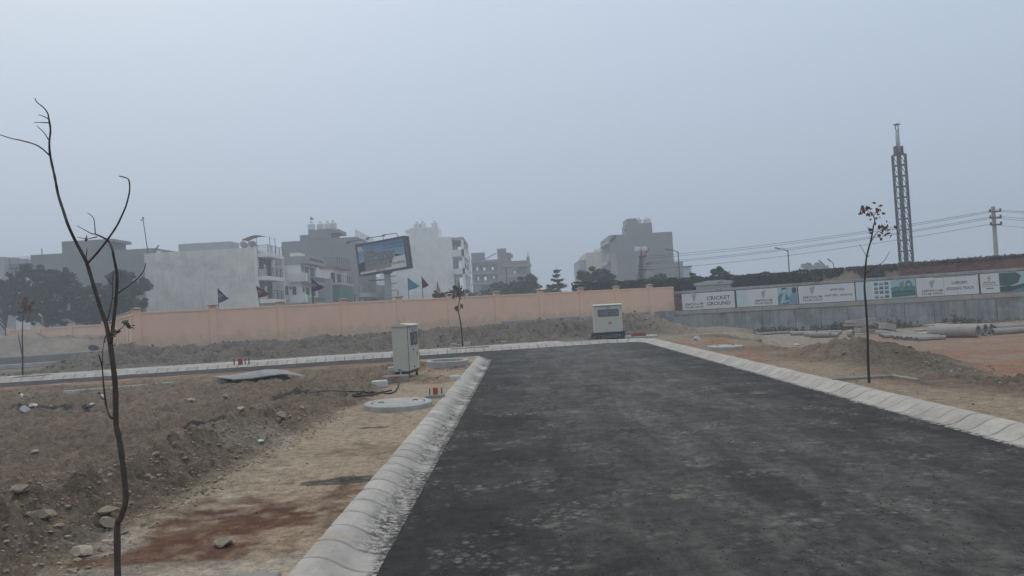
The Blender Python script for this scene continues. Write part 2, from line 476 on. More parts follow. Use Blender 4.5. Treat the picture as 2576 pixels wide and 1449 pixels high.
# ------------------------------------------------------------------ ground sheet: finer near the camera
rad = [.25]
while rad[-1] < 900:
    r = rad[-1]
    rad.append(r * (1 + (.016 if r < 2.8 else .0052 if r < 42 else .02 if r < 110 else .06)))
rad = np.array(rad)
ang = np.concatenate([np.linspace(-180, -48, 34)[:-1], np.linspace(-48, 48, 640), np.linspace(48, 180, 34)[1:-1]])
ang = np.radians(ang)
RR, AA = np.meshgrid(rad, ang, indexing='ij')
GX, GY = RR * np.sin(AA), RR * np.cos(AA)
GZ, GC, GR = land(GX, GY)
nr, na = GX.shape
verts = np.stack([GX, GY, GZ], -1).reshape(-1, 3)
i, j = np.meshgrid(np.arange(nr - 1), np.arange(na), indexing='ij')
j2 = (j + 1) % na
faces = np.stack([i * na + j, i * na + j2, (i + 1) * na + j2, (i + 1) * na + j], -1).reshape(-1, 4)[:, ::-1]
def np_mesh(name, verts, faces, mat, smooth=True):
    me = bpy.data.meshes.new(name)
    k = faces.shape[1]
    me.vertices.add(len(verts)); me.vertices.foreach_set('co', np.ascontiguousarray(verts, np.float32).ravel())
    me.loops.add(faces.size); me.loops.foreach_set('vertex_index', np.ascontiguousarray(faces, np.int32).ravel())
    me.polygons.add(len(faces)); me.polygons.foreach_set('loop_start', np.arange(0, faces.size, k, dtype=np.int32))
    me.polygons.foreach_set('use_smooth', np.full(len(faces), smooth))
    me.update(calc_edges=True)
    if mat: me.materials.append(mat)
    return me
def ground_mat():
    m, n, l, b = newmat('soil')
    g = n.new('ShaderNodeNewGeometry').outputs['Position']
    at = n.new('ShaderNodeAttribute'); at.attribute_name = 'soil'
    ar = n.new('ShaderNodeAttribute'); ar.attribute_name = 'rough'
    f1, f2, f3 = nz(n, l, g, 9, 8, .75), nz(n, l, g, 45, 6, .75), nz(n, l, g, 2.2, 6, .7)
    v = mth(n, l, 'ADD', rng(n, l, f1, .3, .7, .50, 1.40), rng(n, l, f2, .3, .7, -.40, .40))
    col = mix(n, l, 1.0, at.outputs['Color'], v, 'MULTIPLY')
    col = mix(n, l, rng(n, l, f3, .52, .72, 0, .35), col, (.30, .255, .20))
    peb = n.new('ShaderNodeTexVoronoi'); peb.inputs['Scale'].default_value = 17; peb.inputs['Randomness'].default_value = 1
    l.new(g, peb.inputs[0])
    pm = mth(n, l, 'MULTIPLY', rng(n, l, peb.outputs['Distance'], .16, .10), rng(n, l, nz(n, l, g, 3.1, 3), .5, .62))
    col = mix(n, l, mth(n, l, 'MULTIPLY', pm, .55), col, mix(n, l, peb.outputs['Color'], (.08, .07, .06), (.40, .35, .29)))
    l.new(col, b.inputs['Base Color'])
    b.inputs['Roughness'].default_value = .95; b.inputs['Specular IOR Level'].default_value = .15
    hgt = mth(n, l, 'ADD', mth(n, l, 'MULTIPLY', f1, 1.0), mth(n, l, 'MULTIPLY', f2, .45))
    hgt = mth(n, l, 'ADD', hgt, mth(n, l, 'MULTIPLY', pm, .3))
    t = n.new('ShaderNodeBump'); t.inputs['Distance'].default_value = .10
    l.new(rng(n, l, ar.outputs['Fac'], 0, 1, .35, 1.0), t.inputs['Strength'])
    l.new(hgt, t.inputs['Height']); l.new(t.outputs[0], b.inputs['Normal'])
    return m
SOIL = ground_mat()
gm = np_mesh('ground', verts, faces, SOIL)
ca = gm.attributes.new('soil', 'FLOAT_COLOR', 'POINT')
ca.data.foreach_set('color', np.concatenate([GC.reshape(-1, 3), np.ones((nr * na, 1))], 1).astype(np.float32).ravel())
ra = gm.attributes.new('rough', 'FLOAT', 'POINT')
ra.data.foreach_set('value', GR.astype(np.float32).ravel())
tag(link('ground', gm), kind='structure')
def gz(X, Y):
    return float(land(np.array([[float(X)]]), np.array([[float(Y)]]))[0][0, 0])
def onland(px, py):                     # the place on the ground seen at a pixel (walks the ray)
    d = ray(px, py); k = np.geomspace(2.2, 130, 3000)
    X, Y, Z = d.x * k, d.y * k, EYE + d.z * k
    zz = land(X[None, :], Y[None, :])[0][0]
    hit = np.nonzero(Z < zz)[0]
    i = hit[0] if len(hit) else len(k) - 1
    return Vector((X[i], Y[i], zz[i]))

def onfield(px, py):                    # the same on the low field beyond the heaps
    z = -.8
    for _ in range(4):
        w = G(px, py, z); z = gz(w.x, w.y)
    return Vector((w.x, w.y, z))

# ------------------------------------------------------------------ roads
def asphalt():
    m, n, l, b = newmat('asphalt')
    g = n.new('ShaderNodeNewGeometry').outputs['Position']
    f1, f2, f3 = nz(n, l, g, 1.1, 9, .70, (1.0, .45, 1)), nz(n, l, g, 70, 5, .85), nz(n, l, g, 6, 9, .8)
    col = mix(n, l, rng(n, l, f1, .34, .68), (.026, .0252, .024), (.076, .072, .066))
    col = mix(n, l, 1.0, col, mth(n, l, 'ADD', rng(n, l, f3, .30, .70, .22, 1.45), rng(n, l, f2, .3, .72, -.50, .75)), 'MULTIPLY')
    # dust dragged by tyres, and dried mud spots
    sx = n.new('ShaderNodeSeparateXYZ'); l.new(g, sx.inputs[0])
    wob = mth(n, l, 'ADD', sx.outputs['X'], rng(n, l, nz(n, l, g, .5, 4), .3, .7, -.9, .9))
    lane = mth(n, l, 'MULTIPLY', rng(n, l, wob, -.7, 1.3, .25, 1.0), rng(n, l, wob, 5.0, 3.4, .3, 1.0))
    dust = mth(n, l, 'MULTIPLY', rng(n, l, nz(n, l, g, 1.0, 9, .74, (1.9, .38, 1)), .44, .66), rng(n, l, f3, .35, .6))
    col = mix(n, l, mth(n, l, 'MULTIPLY', mth(n, l, 'MULTIPLY', dust, lane), .55), col, (.205, .193, .175))
    col = mix(n, l, 1.0, col, rng(n, l, lane, .25, 1.0, .52, 1.10), 'MULTIPLY')
    for sc, lo, hi, th, cc, am in ((.62, .06, .02, .46, (.33, .275, .20), .7), (1.5, .085, .03, .50, (.29, .26, .215), .7), (4.2, .14, .05, .48, (.25, .237, .212), .6), (11., .19, .07, .49, (.25, .243, .228), .65), (27., .22, .10, .52, (.25, .245, .235), .38)):
        v = n.new('ShaderNodeTexVoronoi'); v.inputs['Scale'].default_value = sc; v.inputs['Randomness'].default_value = 1
        w = n.new('ShaderNodeMix'); w.data_type = 'RGBA'; w.blend_type = 'ADD'; w.inputs[0].default_value = .34 / sc
        nn = n.new('ShaderNodeTexNoise'); nn.inputs['Scale'].default_value = 6 * sc; nn.inputs['Detail'].default_value = 5; l.new(g, nn.inputs[0])
        l.new(g, w.inputs[6]); l.new(nn.outputs['Color'], w.inputs[7]); l.new(w.outputs[2], v.inputs[0])
        spot = mth(n, l, 'MULTIPLY', rng(n, l, v.outputs['Distance'], lo * 2.2, hi), rng(n, l, nz(n, l, g, min(.45 * sc, 1.3), 5, .6), th, th + .12))
        col = mix(n, l, mth(n, l, 'MULTIPLY', spot, am), col, cc)
    l.new(col, b.inputs['Base Color'])
    b.inputs['Roughness'].default_value = .9; b.inputs['Specular IOR Level'].default_value = .25
    bump(n, l, b, mth(n, l, 'ADD', f2, mth(n, l, 'MULTIPLY', f3, 1.2)), .9, .012)
    return m
ASPH = asphalt()
CR = 1.5                                        # radius of the outer corner at the toe
def outer_path():
    """toe of the outer kerb: up the right side, round the corner, away along the far side"""
    pts = []
    ax, ay = ist(SR, 3.0)
    d0 = Vector((math.sin(RA), math.cos(RA)))
    corner = Vector(ipq(PC, 0)); d1 = -FD
    A, B = corner - d0 * CR, corner + d1 * CR
    pts.append(Vector((ax, ay)))
    for k in range(13):                         # round the corner
        u = k / 12
        pts.append(A * (1 - u) ** 2 + corner * 2 * u * (1 - u) + B * u * u)
    pts.append(Vector(ipq(-34, 0)))
    return pts
OUT = outer_path()
inner = [Vector(ist(SL, 1.6)), Vector(ist(SL, TN - 1.1))]
_c, _A, _B = Vector(ist(SL, TN)), Vector(ist(SL, TN - 1.1)), Vector(ipq(PN - 1.3, qnear(PN - 1.3)))
for k in range(1, 9):
    u = k / 8; inner.append(_A * (1 - u) ** 2 + _c * 2 * u * (1 - u) + _B * u * u)
INN = inner
poly = [Vector(ist(SR + .12, -14)), Vector(ist(SR + .12, 3))] + [q + Vector((.05, .05)) for q in OUT[1:-1]] + [Vector(ipq(-40, .1)), Vector(ipq(-40, qnear(-40)))] + INN[::-1] + [Vector(ist(SL - .1, 1.6)), Vector(ist(SL - .1, -14))]
rb = MB()
rb.add([(q.x, q.y, 0) for q in poly], [tuple(range(len(poly)))])
_me = rb.mesh('road', ASPH)
import bmesh
_bm = bmesh.new(); _bm.from_mesh(_me); bmesh.ops.triangulate(_bm, faces=_bm.faces[:]); _bm.to_mesh(_me); _bm.free()
tag(link('road', _me), kind='structure')

CONC = surf('kerb_concrete', (.46, .455, .435), (.36, .35, .325), 5, .9, .5, 55, .006, dirt=((.33, .26, .19), .55), rnd=.07)
def kerbmat():
    m, n, l, b = newmat('kerb_concrete_with_bitumen')
    g = n.new('ShaderNodeNewGeometry').outputs['Position']
    o = n.new('ShaderNodeTexCoord').outputs['Object']
    sp = n.new('ShaderNodeSeparateXYZ'); l.new(o, sp.inputs[0])
    col = mix(n, l, rng(n, l, nz(n, l, g, 4, 8, .7), .35, .66), (.44, .425, .395), (.335, .312, .277))
    col = mix(n, l, rng(n, l, nz(n, l, g, 2.4, 8, .75), .53, .68, 0, .5), col, (.33, .255, .185))
    r = n.new('ShaderNodeObjectInfo').outputs['Random']
    t = n.new('ShaderNodeHueSaturation'); l.new(rng(n, l, r, 0, 1, .9, 1.06), t.inputs['Value']); l.new(col, t.inputs['Color']); col = t.outputs[0]
    # spilled bitumen and grit lying in the channel of the kerb
    toe = rng(n, l, sp.outputs['Y'], .29, .13)
    px_ = n.new('ShaderNodeSeparateXYZ'); l.new(g, px_.inputs[0])
    only_l = mth(n, l, 'MULTIPLY', rng(n, l, px_.outputs['X'], 2.5, 0.5, .22, 1.0), rng(n, l, px_.outputs['Y'], 27, 25, .1, 1.0))      # the paver dropped bitumen on the near left kerb only
    patch = mth(n, l, 'MULTIPLY', rng(n, l, nz(n, l, g, .9, 3, .5), .40, .52), only_l)
    grit = rng(n, l, nz(n, l, g, 19, 6, .85), .45, .53)
    col = mix(n, l, mth(n, l, 'MULTIPLY', mth(n, l, 'MULTIPLY', toe, patch), mth(n, l, 'MULTIPLY', grit, .93)), col, (.035, .035, .036))
    col = mix(n, l, mth(n, l, 'MULTIPLY', rng(n, l, sp.outputs['Y'], .05, .0), rng(n, l, nz(n, l, g, 20, 4), .42, .55)), col, (.05, .05, .05))
    l.new(col, b.inputs['Base Color'])
    b.inputs['Roughness'].default_value = .9; b.inputs['Specular IOR Level'].default_value = .25
    bump(n, l, b, mth(n, l, 'ADD', nz(n, l, g, 60, 5, .7), mth(n, l, 'MULTIPLY', nz(n, l, g, 6, 4), 1.5)), .35, .008)
    return m
KMAT = kerbmat()
KPROF = [(-.03, -.05), (-.03, .006), (.06, .012), (.13, .026), (.19, .052), (.25, .087), (.31, .114), (.37, .127), (.42, .130), (KW, .122), (KW, -.05)]
def kerb_mesh(length, back=1.0, hs=1.0, seed=0):
    rr = random.Random(seed)
    b = MB(); n = len(KPROF); L = length / 2
    vs = []
    for e, (sx, ins) in enumerate(((-1, 0), (-1, .011), (1, .011), (1, 0))):
        for (y, z) in KPROF:
            w = (L - (0 if ins else .007)) * 1.0
            w = L - .007 if not ins else L
            w = L if ins == 0 else L
            f = 1 + (back - 1) * max(0, y) / KW
            xx = sx * (L - ((.012 if ins == 0 else 0)) * 0 - ins) * f
            zz = z * hs
            if ins == 0 and z > 0: zz -= .011
            vs.append((xx, y, zz + rr.uniform(-.0015, .0015)))
    fs = []
    for e in range(3):
        for k in range(n - 1):
            fs.append((e * n + k, (e + 1) * n + k, (e + 1) * n + k + 1, e * n + k + 1))
    fs.append(tuple(range(n))); fs.append(tuple(3 * n + k for k in range(n))[::-1])
    b.add(vs, fs)
    me = b.mesh('kerb_stone', KMAT, smooth=False)
    return me
KSTEP = .375
KM = [kerb_mesh(KSTEP - .016, 1, 1, k) for k in range(5)]
def along(path, step, start=0.0):
    out, acc, nxt = [], 0.0, start
    for a, b in zip(path[:-1], path[1:]):
        L = (b - a).length
        while nxt <= acc + L:
            u = (nxt - acc) / L
            out.append((a.lerp(b, u), (b - a).normalized())); nxt += step
        acc += L
    return out
def lay_kerb(path, inward, name, vis):
    """one kerb: a bed under it and a row of stones; inward = +1 if the road lies left of the path"""
    bed = MB()
    samp = along(path, .5)
    for (a, da), (b_, db) in zip(samp[:-1], samp[1:]):
        na_, nb_ = Vector((da.y, -da.x)) * inward, Vector((db.y, -db.x)) * inward
        q = [a + na_ * .0, b_ + nb_ * .0, b_ + nb_ * (KW - .03), a + na_ * (KW - .03)]
        zz = (-.03, -.03, .045, .045)
        bed.add([(w.x, w.y, k) for w, k in zip(q, zz)], [(0, 1, 2, 3)])
    bo = tag(bed.build(name, surf('joint_mortar', (.16, .145, .125), (.11, .10, .09), 20)), kind='structure')
    rr = random.Random(5)
    st_ = along(path, KSTEP, KSTEP / 2)
    for idx, (c, d) in enumerate(st_):
        if not vis(c): continue
        nn = Vector((d.y, -d.x)) * inward
        prev, nxt = st_[max(idx - 1, 0)][1], st_[min(idx + 1, len(st_) - 1)][1]
        turn = prev.angle_signed(nxt, 0.0) / 2 if idx else 0.0
        me = KM[rr.randrange(5)]
        if abs(turn) > .01:
            me = kerb_mesh(KSTEP - .016, 1 + abs(turn) / KSTEP * KW, 1, idx)
        xa = Vector((nn.y, -nn.x))               # x axis so that (xa, nn, z) is right-handed
        M = Matrix(((xa.x, nn.x, 0, c.x), (xa.y, nn.y, 0, c.y), (0, 0, 1, rr.uniform(-.004, .004)), (0, 0, 0, 1)))
        M = M @ Matrix.Rotation(rr.uniform(-.006, .006), 4, 'Y') @ Matrix.Rotation(rr.uniform(-.012, .012), 4, 'Z')
        link('kerb_stone', me, bo, M=M)
    return bo
def inview(c, pad=60):
    v = Vector((c.x, c.y, .1)) - CAM
    d = v.dot(_Fw)
    if d < .5: return False
    x, y = W / 2 + F * v.dot(_R) / d, H / 2 - F * v.dot(_U) / d
    return -pad - 400 / d < x < W + pad + 400 / d and y < H + pad + 600 / d
lay_kerb(OUT, 1, 'kerb', inview)
lay_kerb(INN, -1, 'kerb', inview)

# flush edge of the side road on the near side
eb = MB()
pp = [PN - 1.2 - .6 * k for k in range(60)]
for a, c in zip(pp[:-1], pp[1:]):
    q = [ipq(a, qnear(a) + .02), ipq(c, qnear(c) + .02), ipq(c, qnear(c) - .13), ipq(a, qnear(a) - .13)]
    top, bot = .052, -.08
    vs = [(x, y, top) for x, y in q] + [(x, y, bot) for x, y in q]
    eb.add(vs, [(0, 1, 2, 3), (0, 4, 5, 1), (2, 6, 7, 3)])
tag(eb.build('road_edging', CONC), kind='structure')

# footpath of small blocks behind the far kerb
PAV = surf('paving_block', (.44, .435, .41), (.35, .335, .305), 3, .9, .4, 60, .005, dirt=((.30, .245, .19), .5), rnd=.10)
PITS = [(pq(*G(1128, 871, .13).to_2d())[0], pq(*G(1206, 864, .13).to_2d())[0]), (pq(*G(22, 952, .13).to_2d())[0], pq(*G(112, 945, .13).to_2d())[0])]
fb = MB()
_q0, _q1 = KW + .005, 2.42
for k in range(46):
    a, c = PC - .9 - k * .9, PC - .9 - (k + 1) * .9
    fb.add([(*ipq(a, _q0), .085), (*ipq(c, _q0), .085), (*ipq(c, _q1), .085), (*ipq(a, _q1), .085)], [(0, 1, 2, 3)])
foot = tag(fb.build('footpath', surf('paving_sand', (.20, .175, .14), (.15, .13, .105), 8)), kind='structure')
PWX, PWY, NROW = .150, .300, 6
pvm = [MB().bbox(-PWX / 2 + .005, PWX / 2 - .005, -PWY / 2 + .005, PWY / 2 - .005, -.06, .0, .006).mesh('paving_block', PAV) for _ in range(1)]
paver_spots = []
kx = 0
while True:
    p_ = PC - 3.2 - kx * PWX
    if p_ < -8: break
    for r_ in range(NROW):
        q_ = _q0 + .06 + PWY * (r_ + .5)
        if any(a - .1 < p_ < b_ + .1 for a, b_ in PITS) and q_ < _q0 + 1.3: continue
        X_, Y_ = ipq(p_, q_)
        paver_spots.append((p_, q_, X_, Y_))
    kx += 1
paver_spots.sort(key=lambda w: w[2] ** 2 + w[3] ** 2)
rr = random.Random(9)
fang = math.atan2(FD.y, FD.x)
rest = MB()
for k, (p_, q_, X_, Y_) in enumerate(paver_spots):
    zz = .133 + rr.uniform(-.004, .004) + .012 * float(fbm(np.array(X_ * .8), np.array(Y_ * .8), 2, 3))
    M = Matrix.Translation((X_, Y_, zz)) @ Matrix.Rotation(fang, 4, 'Z') @ Matrix.Rotation(rr.uniform(-.02, .02), 4, 'X') @ Matrix.Rotation(rr.uniform(-.02, .02), 4, 'Y')
    if k < 300: link('paving_block', pvm[0], foot, M=M)
    else: rest.box(-PWX / 2 + .006, PWX / 2 - .006, -PWY / 2 + .006, PWY / 2 - .006, -.06, 0, M=M)
tag(rest.build('paving_blocks', PAV, foot), kind='stuff')

# second road beyond the spoil bank, far left
fr = [G(-260, 918, .2), G(120, 894, .2), G(236, 884.5, .2), G(262, 884, .2), G(262, 893, .2), G(150, 908, .2), G(-260, 937, .2)]
b2 = MB(); b2.add([(w.x, w.y, .20) for w in fr], [tuple(range(len(fr)))[::-1]])
tag(b2.build('road', ASPH), kind='structure')
for (a, c) in ((G(-260, 916, .25), G(268, 882.2, .25)), (G(-260, 939, .25), G(150, 909.5, .25))):
    d = (c - a).to_2d().normalized(); n_ = Vector((-d.y, d.x))
    kb = MB(); L_ = (c - a).to_2d().length
    bo = tag(MB().box(0, L_, -.25, .25, -.1, .08).build('kerb', CONC), kind='structure')
    bo.location = (a.x, a.y, .20); bo.rotation_euler = (0, 0, math.atan2(d.y, d.x))
# ------------------------------------------------------------------ boundary wall, sign wall
PINK = surf('peach_paint', (.78, .52, .375), (.73, .485, .35), 1.3, .9, .25, 90, .004, dirt=((.60, .44, .33), .45), streak=((.62, .44, .335), .35))
def mudsplash(m, z0, z1, c, amt):
    """mud thrown up on the foot of a painted wall: ragged patches"""
    n, l = m.node_tree.nodes, m.node_tree.links; b = n['Principled BSDF']; src = b.inputs['Base Color'].links[0].from_socket
    g = n.new('ShaderNodeNewGeometry').outputs['Position']; sp = n.new('ShaderNodeSeparateXYZ'); l.new(g, sp.inputs[0])
    h_ = mth(n, l, 'ADD', sp.outputs['Z'], rng(n, l, nz(n, l, g, 1.7, 8, .75), .3, .7, -.45, .45))
    l.new(mix(n, l, rng(n, l, h_, z1, z0, 0, amt), src, c), b.inputs['Base Color'])
    return m
mudsplash(PINK, .85, 1.35, (.47, .37, .285), .6)
CAPM = surf('pillar_cap_cement', (.33, .25, .20), (.24, .19, .16), 6, .9, .4, 50)
GREYC = surf('old_concrete', (.38, .38, .365), (.27, .272, .262), 1.2, .95, .6, 25, .02, streak=((.13, .13, .125), .75), dirt=((.14, .138, .13), .8))
LEDGE = surf('plastered_ledge', (.40, .375, .335), (.31, .29, .26), 2, .95, .4, 40, dirt=((.22, .20, .18), .5))
def wallthing(name, label, cat, A, B, z):
    d = Vector((B.x - A.x, B.y - A.y))
    o = thing(name, label, cat, (A.x, A.y, z), math.atan2(d.y, d.x))
    return o, d.length
def pillar_at(o, x, zt, w=.40, cap=True):
    b = MB().bbox(x - w / 2, x + w / 2, -.03, .22, -1.4, zt, .012).build('pillar', PINK, o)
    if cap:
        c = MB()
        c.bbox(x - w / 2 - .07, x + w / 2 + .07, -.14, .33, zt, zt + .055, .012)
        c.add([(x - w / 2 - .05, -.12, zt + .055), (x + w / 2 + .05, -.12, zt + .055), (x + w / 2 + .05, .31, zt + .055), (x - w / 2 - .05, .31, zt + .055), (x, .095, zt + .13)],
              [(0, 1, 4), (1, 2, 4), (2, 3, 4), (3, 0, 4)])
        c.build('cap', CAPM, b)
    return b
# front run: pillars where the picture shows them
ZB = EYE - 1.8 * (41 / 85.0)                      # level at which the peach plaster starts
wf, LF = wallthing('boundary_wall', 'long peach painted boundary wall with capped pillars behind the spoil bank', 'wall', WALLA, WALLB, ZB)
ang_f = wf.rotation_euler.z
def wall_u(px):                                   # where along the front run a column of the picture meets it
    d = ray(px, hz(px)); a = WALLA; e = Vector((math.cos(ang_f), math.sin(ang_f)))
    den = d.x * e.y - d.y * e.x
    k = (a.x * e.y - a.y * e.x) / den
    w = Vector((d.x * k, d.y * k)); return (w - Vector((a.x, a.y))).dot(e)
HP = 1.80
us = [wall_u(x) for x in (537, 708, 866, 1006, 1134, 1252, 1363, 1464, 1554, 1638)]
edges = [0.0] + us + [LF]
for k, (a, c) in enumerate(zip(edges[:-1], edges[1:])):
    a2, c2 = a + (.2 if k < len(us) + 1 else 0), c - (.2 if k < len(us) else 0)
    pb = MB()
    pb.box(a2, c2, .02, .18, -1.3 if k < 6 else 0, HP - .10)
    if k == len(us):                              # broken ragged end
        pts = [(c2, 0), (c2 + .05, .3), (c2 - .03, .6), (c2 + .04, .9), (c2 - .02, 1.2), (c2 + .03, 1.5), (c2 - .05, HP - .1)]
        pb.prism([(c2 - .1, 0)] + pts + [(c2 - .1, HP - .1)], .021, .179)
    pn = pb.build('wall_panel', PINK, wf)
    MB().bbox(a2, c2, -.012, .205, HP - .10, HP, .008).build('coping', PINK, pn)
    gb = MB().box(a2 - (.2 if k else 0), c2 + .2, .0, .20, -1.9, -.004)
    if k >= 6: gb.build('footing', GREYC, wf)
for u in [0.0] + us:
    pillar_at(wf, u, HP + .15, .40)
# side run, going back from the corner
ws, LS = wallthing('boundary_wall', 'peach side wall running back from the corner pillar, stepped capped pillars', 'wall', WALLD, WALLA, ZB)
n_ = 8
for k in range(n_):
    a, c = LS * k / n_ + (.2 if k else 0), LS * (k + 1) / n_ - .2
    pn = MB().box(a, c, .02, .18, -1.2, HP - .1).build('wall_panel', PINK, ws)
    MB().bbox(a, c, -.035, .215, HP - .10, HP, .008).build('coping', PINK, pn)
    if k: pillar_at(ws, LS * k / n_, HP + .12, .40)
# far run, on the rough bank at the left
wg, LG = wallthing('boundary_wall', 'low far stretch of peach wall on the rough bank below the dark trees', 'wall', WALLE, WALLD, 1.55)
for k in range(4):
    a, c = LG * k / 3.2, LG * (k + 1) / 3.2
    if k < 3 or True:
        c = min(c, LG)
        pn = MB().box(a + .22, c - (.22 if k < 3 else 0), .03, .18, -.9, .72).build('wall_panel', PINK, wg)
        MB().bbox(a + .22, c - (.22 if k < 3 else 0), -.05, .23, .72, .84, .008).build('coping', PINK, pn)
    b = MB().bbox(a - .22, a + .22, -.08, .27, -.9, .98, .012).build('pillar', PINK, wg)
    MB().bbox(a - .28, a + .28, -.14, .33, .98, 1.05, .01).build('cap', PINK, b)

# retaining wall with brick parapet and sign boards
ww, LW = wallthing('retaining_wall', 'stained grey concrete retaining wall with brick parapet carrying sign boards', 'wall', WALLB, WALLC, 0.0)
ang_w = ww.rotation_euler.z
def wu(px):
    d = ray(px, hz(px)); a = WALLB; e = Vector((math.cos(ang_w), math.sin(ang_w)))
    k = (a.x * e.y - a.y * e.x) / (d.x * e.y - d.y * e.x)
    w = Vector((d.x * k, d.y * k)); return (w - Vector((a.x, a.y))).dot(e)
RISE = .0068                                      # the wall climbs gently to the right
def zw(u): return RISE * u
SHEAR = Matrix(((1, 0, 0, 0), (0, 1, 0, 0), (RISE, 0, 1, 0), (0, 0, 0, 1)))
def sb(o_mb): 
    o_mb.v = [(x, y, z + RISE * x) for x, y, z in o_mb.v]; return o_mb
npan = 15
for k in range(npan):
    a, c = LW * k / npan + .012, LW * (k + 1) / npan - .012
    rr = random.Random(k)
    y0 = rr.uniform(-.02, .02)
    sb(MB().bbox(a, c, y0, .4, -1.9, -.42, .012)).build('concrete_panel', GREYC, ww)
    sb(MB().bbox(a, c, y0 + .03, .4, -.415, .44 + rr.uniform(-.02, .02), .012)).build('concrete_panel', GREYC, ww)
sb(MB().box(0, LW, .08, .41, -1.9, .43)).build('wall_core', surf('dark_joint', (.05, .05, .05)), ww)
nl = 8
for k in range(nl):
    a, c = LW * k / nl, LW * (k + 1) / nl - .02
    sb(MB().bbox(a, c, -.05, .3, .47, .76, .015)).build('ledge', LEDGE, ww)
    sb(MB().bbox(a, c + .02, -.01, .38, 2.05, 2.24, .02)).build('parapet_coping', GREYC, ww)
BRICK = surf('red_brick', (.20, .095, .075), (.14, .072, .06), 8, .95, .5, 60, .006, rnd=.35)
MORT = surf('brick_mortar', (.19, .165, .145), (.13, .115, .105), 10)
sb(MB().box(0, LW, .06, .32, .765, 2.05)).build('parapet_core', MORT, ww)
SIGNX = [(1716, 1848), (1853, 2006), (2009, 2150), (2153, 2303), (2305, 2461), (2466, 2640)]
SU = [(wu(a), wu(c)) for a, c in SIGNX]
brm = MB().box(-.11, .11, 0, .10, -.034, .034).mesh('brick', BRICK)
spots = []
gaps = [(.0, SU[0][0] + .05)] + [(SU[k][1] - .05, SU[k + 1][0] + .05) for k in range(5)]
for (g0, g1) in gaps:
    for r_ in range(17):
        z_ = .80 + r_ * .075
        x_ = g0 + .11 + (.115 if r_ % 2 else 0)
        while x_ < g1 + .1:
            spots.append((x_, .0, z_)); x_ += .232
rr = random.Random(3)
for (x_, y_, z_) in spots[:300]:
    link('brick', brm, ww, loc=(x_, .025 + rr.uniform(-.008, .008), z_ + RISE * x_), rotz=rr.uniform(-.02, .02))

# brick wall band above the parapet at the right
bw_u0 = wu(2262)
bwo = thing('brick_wall', 'weathered red brick wall with dry creeper along its top, right of the lattice mast', 'wall', (0, 0, 0))
e = Vector((math.cos(ang_w), math.sin(ang_w))); nn_ = Vector((-e.y, e.x))
bo_ = Vector((WALLB.x, WALLB.y)) + e * bw_u0 + nn_ * .55
bwo.location = (bo_.x, bo_.y, 0); bwo.rotation_euler = (0, 0, ang_w)
LB = LW - bw_u0
def zb2(u): return RISE * (u + bw_u0)
m_ = MB(); m_.box(0, LB, .02, .25, 1.9, 3.02); m_.v = [(x, y, z + zb2(x)) for x, y, z in m_.v]
m_.build('wall_core', MORT, bwo)
allb = []
r_ = 0
while 2.18 + r_ * .075 < 3.02:
    x_ = .11 + (.115 if r_ % 2 else 0)
    while x_ < LB - .1:
        allb.append((x_, 2.20 + r_ * .075)); x_ += .232
    r_ += 1
rr.shuffle(allb)
rest = MB()
allb.sort(key=lambda w: abs(w[0] - 2.0))
for k, (x_, z_) in enumerate(allb):
    if k < 300: link('brick', brm, bwo, loc=(x_, rr.uniform(-.012, .012), z_ + zb2(x_)), rotz=rr.uniform(-.02, .02))
    else:
        rest.box(x_ - .11, x_ + .11, rr.uniform(-.012, .012), .10, z_ - .034 + zb2(x_), z_ + .034 + zb2(x_))
tag(rest.build('bricks', BRICK, bwo), kind='stuff')
# ------------------------------------------------------------------ houses beyond the wall
GB = 0.9                                            # their ground level
OLDW = surf('weathered_lime_plaster', (.74, .72, .65), (.60, .595, .54), .9, .95, .5, 14, .02, streak=((.40, .40, .375), .5), dirt=((.38, .38, .355), .6))
WHT = surf('white_paint', (.78, .78, .76), (.70, .70, .69), 1.0, .85, dirt=((.45, .46, .46), .35), streak=((.40, .41, .41), .35))
GRYP = surf('grey_cement_plaster', (.245, .25, .25), (.20, .205, .208), .5, .95, .3, 20, .01, dirt=((.18, .185, .19), .4))
GRYL = surf('light_cement_plaster', (.37, .385, .39), (.30, .315, .32), .5, .95, .3, 20, .01, streak=((.24, .25, .255), .5))
BARE = surf('bare_concrete_frame', (.17, .165, .16), (.125, .122, .12), .8, .95)
BRKF = surf('far_brickwork', (.185, .125, .11), (.15, .105, .095), 2.0, .95)
GLS = flat('window_glass', (.035, .045, .05), .15, spec=.5)
FRM = surf('window_frame_paint', (.20, .21, .21), None, 3)
REDP = surf('red_painted_edge', (.35, .13, .13), (.28, .11, .11), 3)
PINKP = surf('pink_painted_edge', (.58, .36, .36), (.50, .32, .32), 3)
GREEN = surf('green_shade_cloth', (.055, .155, .135), (.045, .13, .115), 2, .9, stretch=(6, 6, .4))
STEEL = flat('dark_steel', (.07, .072, .075), .5, .6)
TANKW = surf('white_tank_plastic', (.62, .63, .63), (.55, .56, .56), 3, .6)
DKP = surf('dark_grey_paint', (.115, .125, .13), (.10, .105, .11), 2)
CREAM = surf('cream_paint', (.50, .46, .385), (.44, .40, .335), .8, .9)

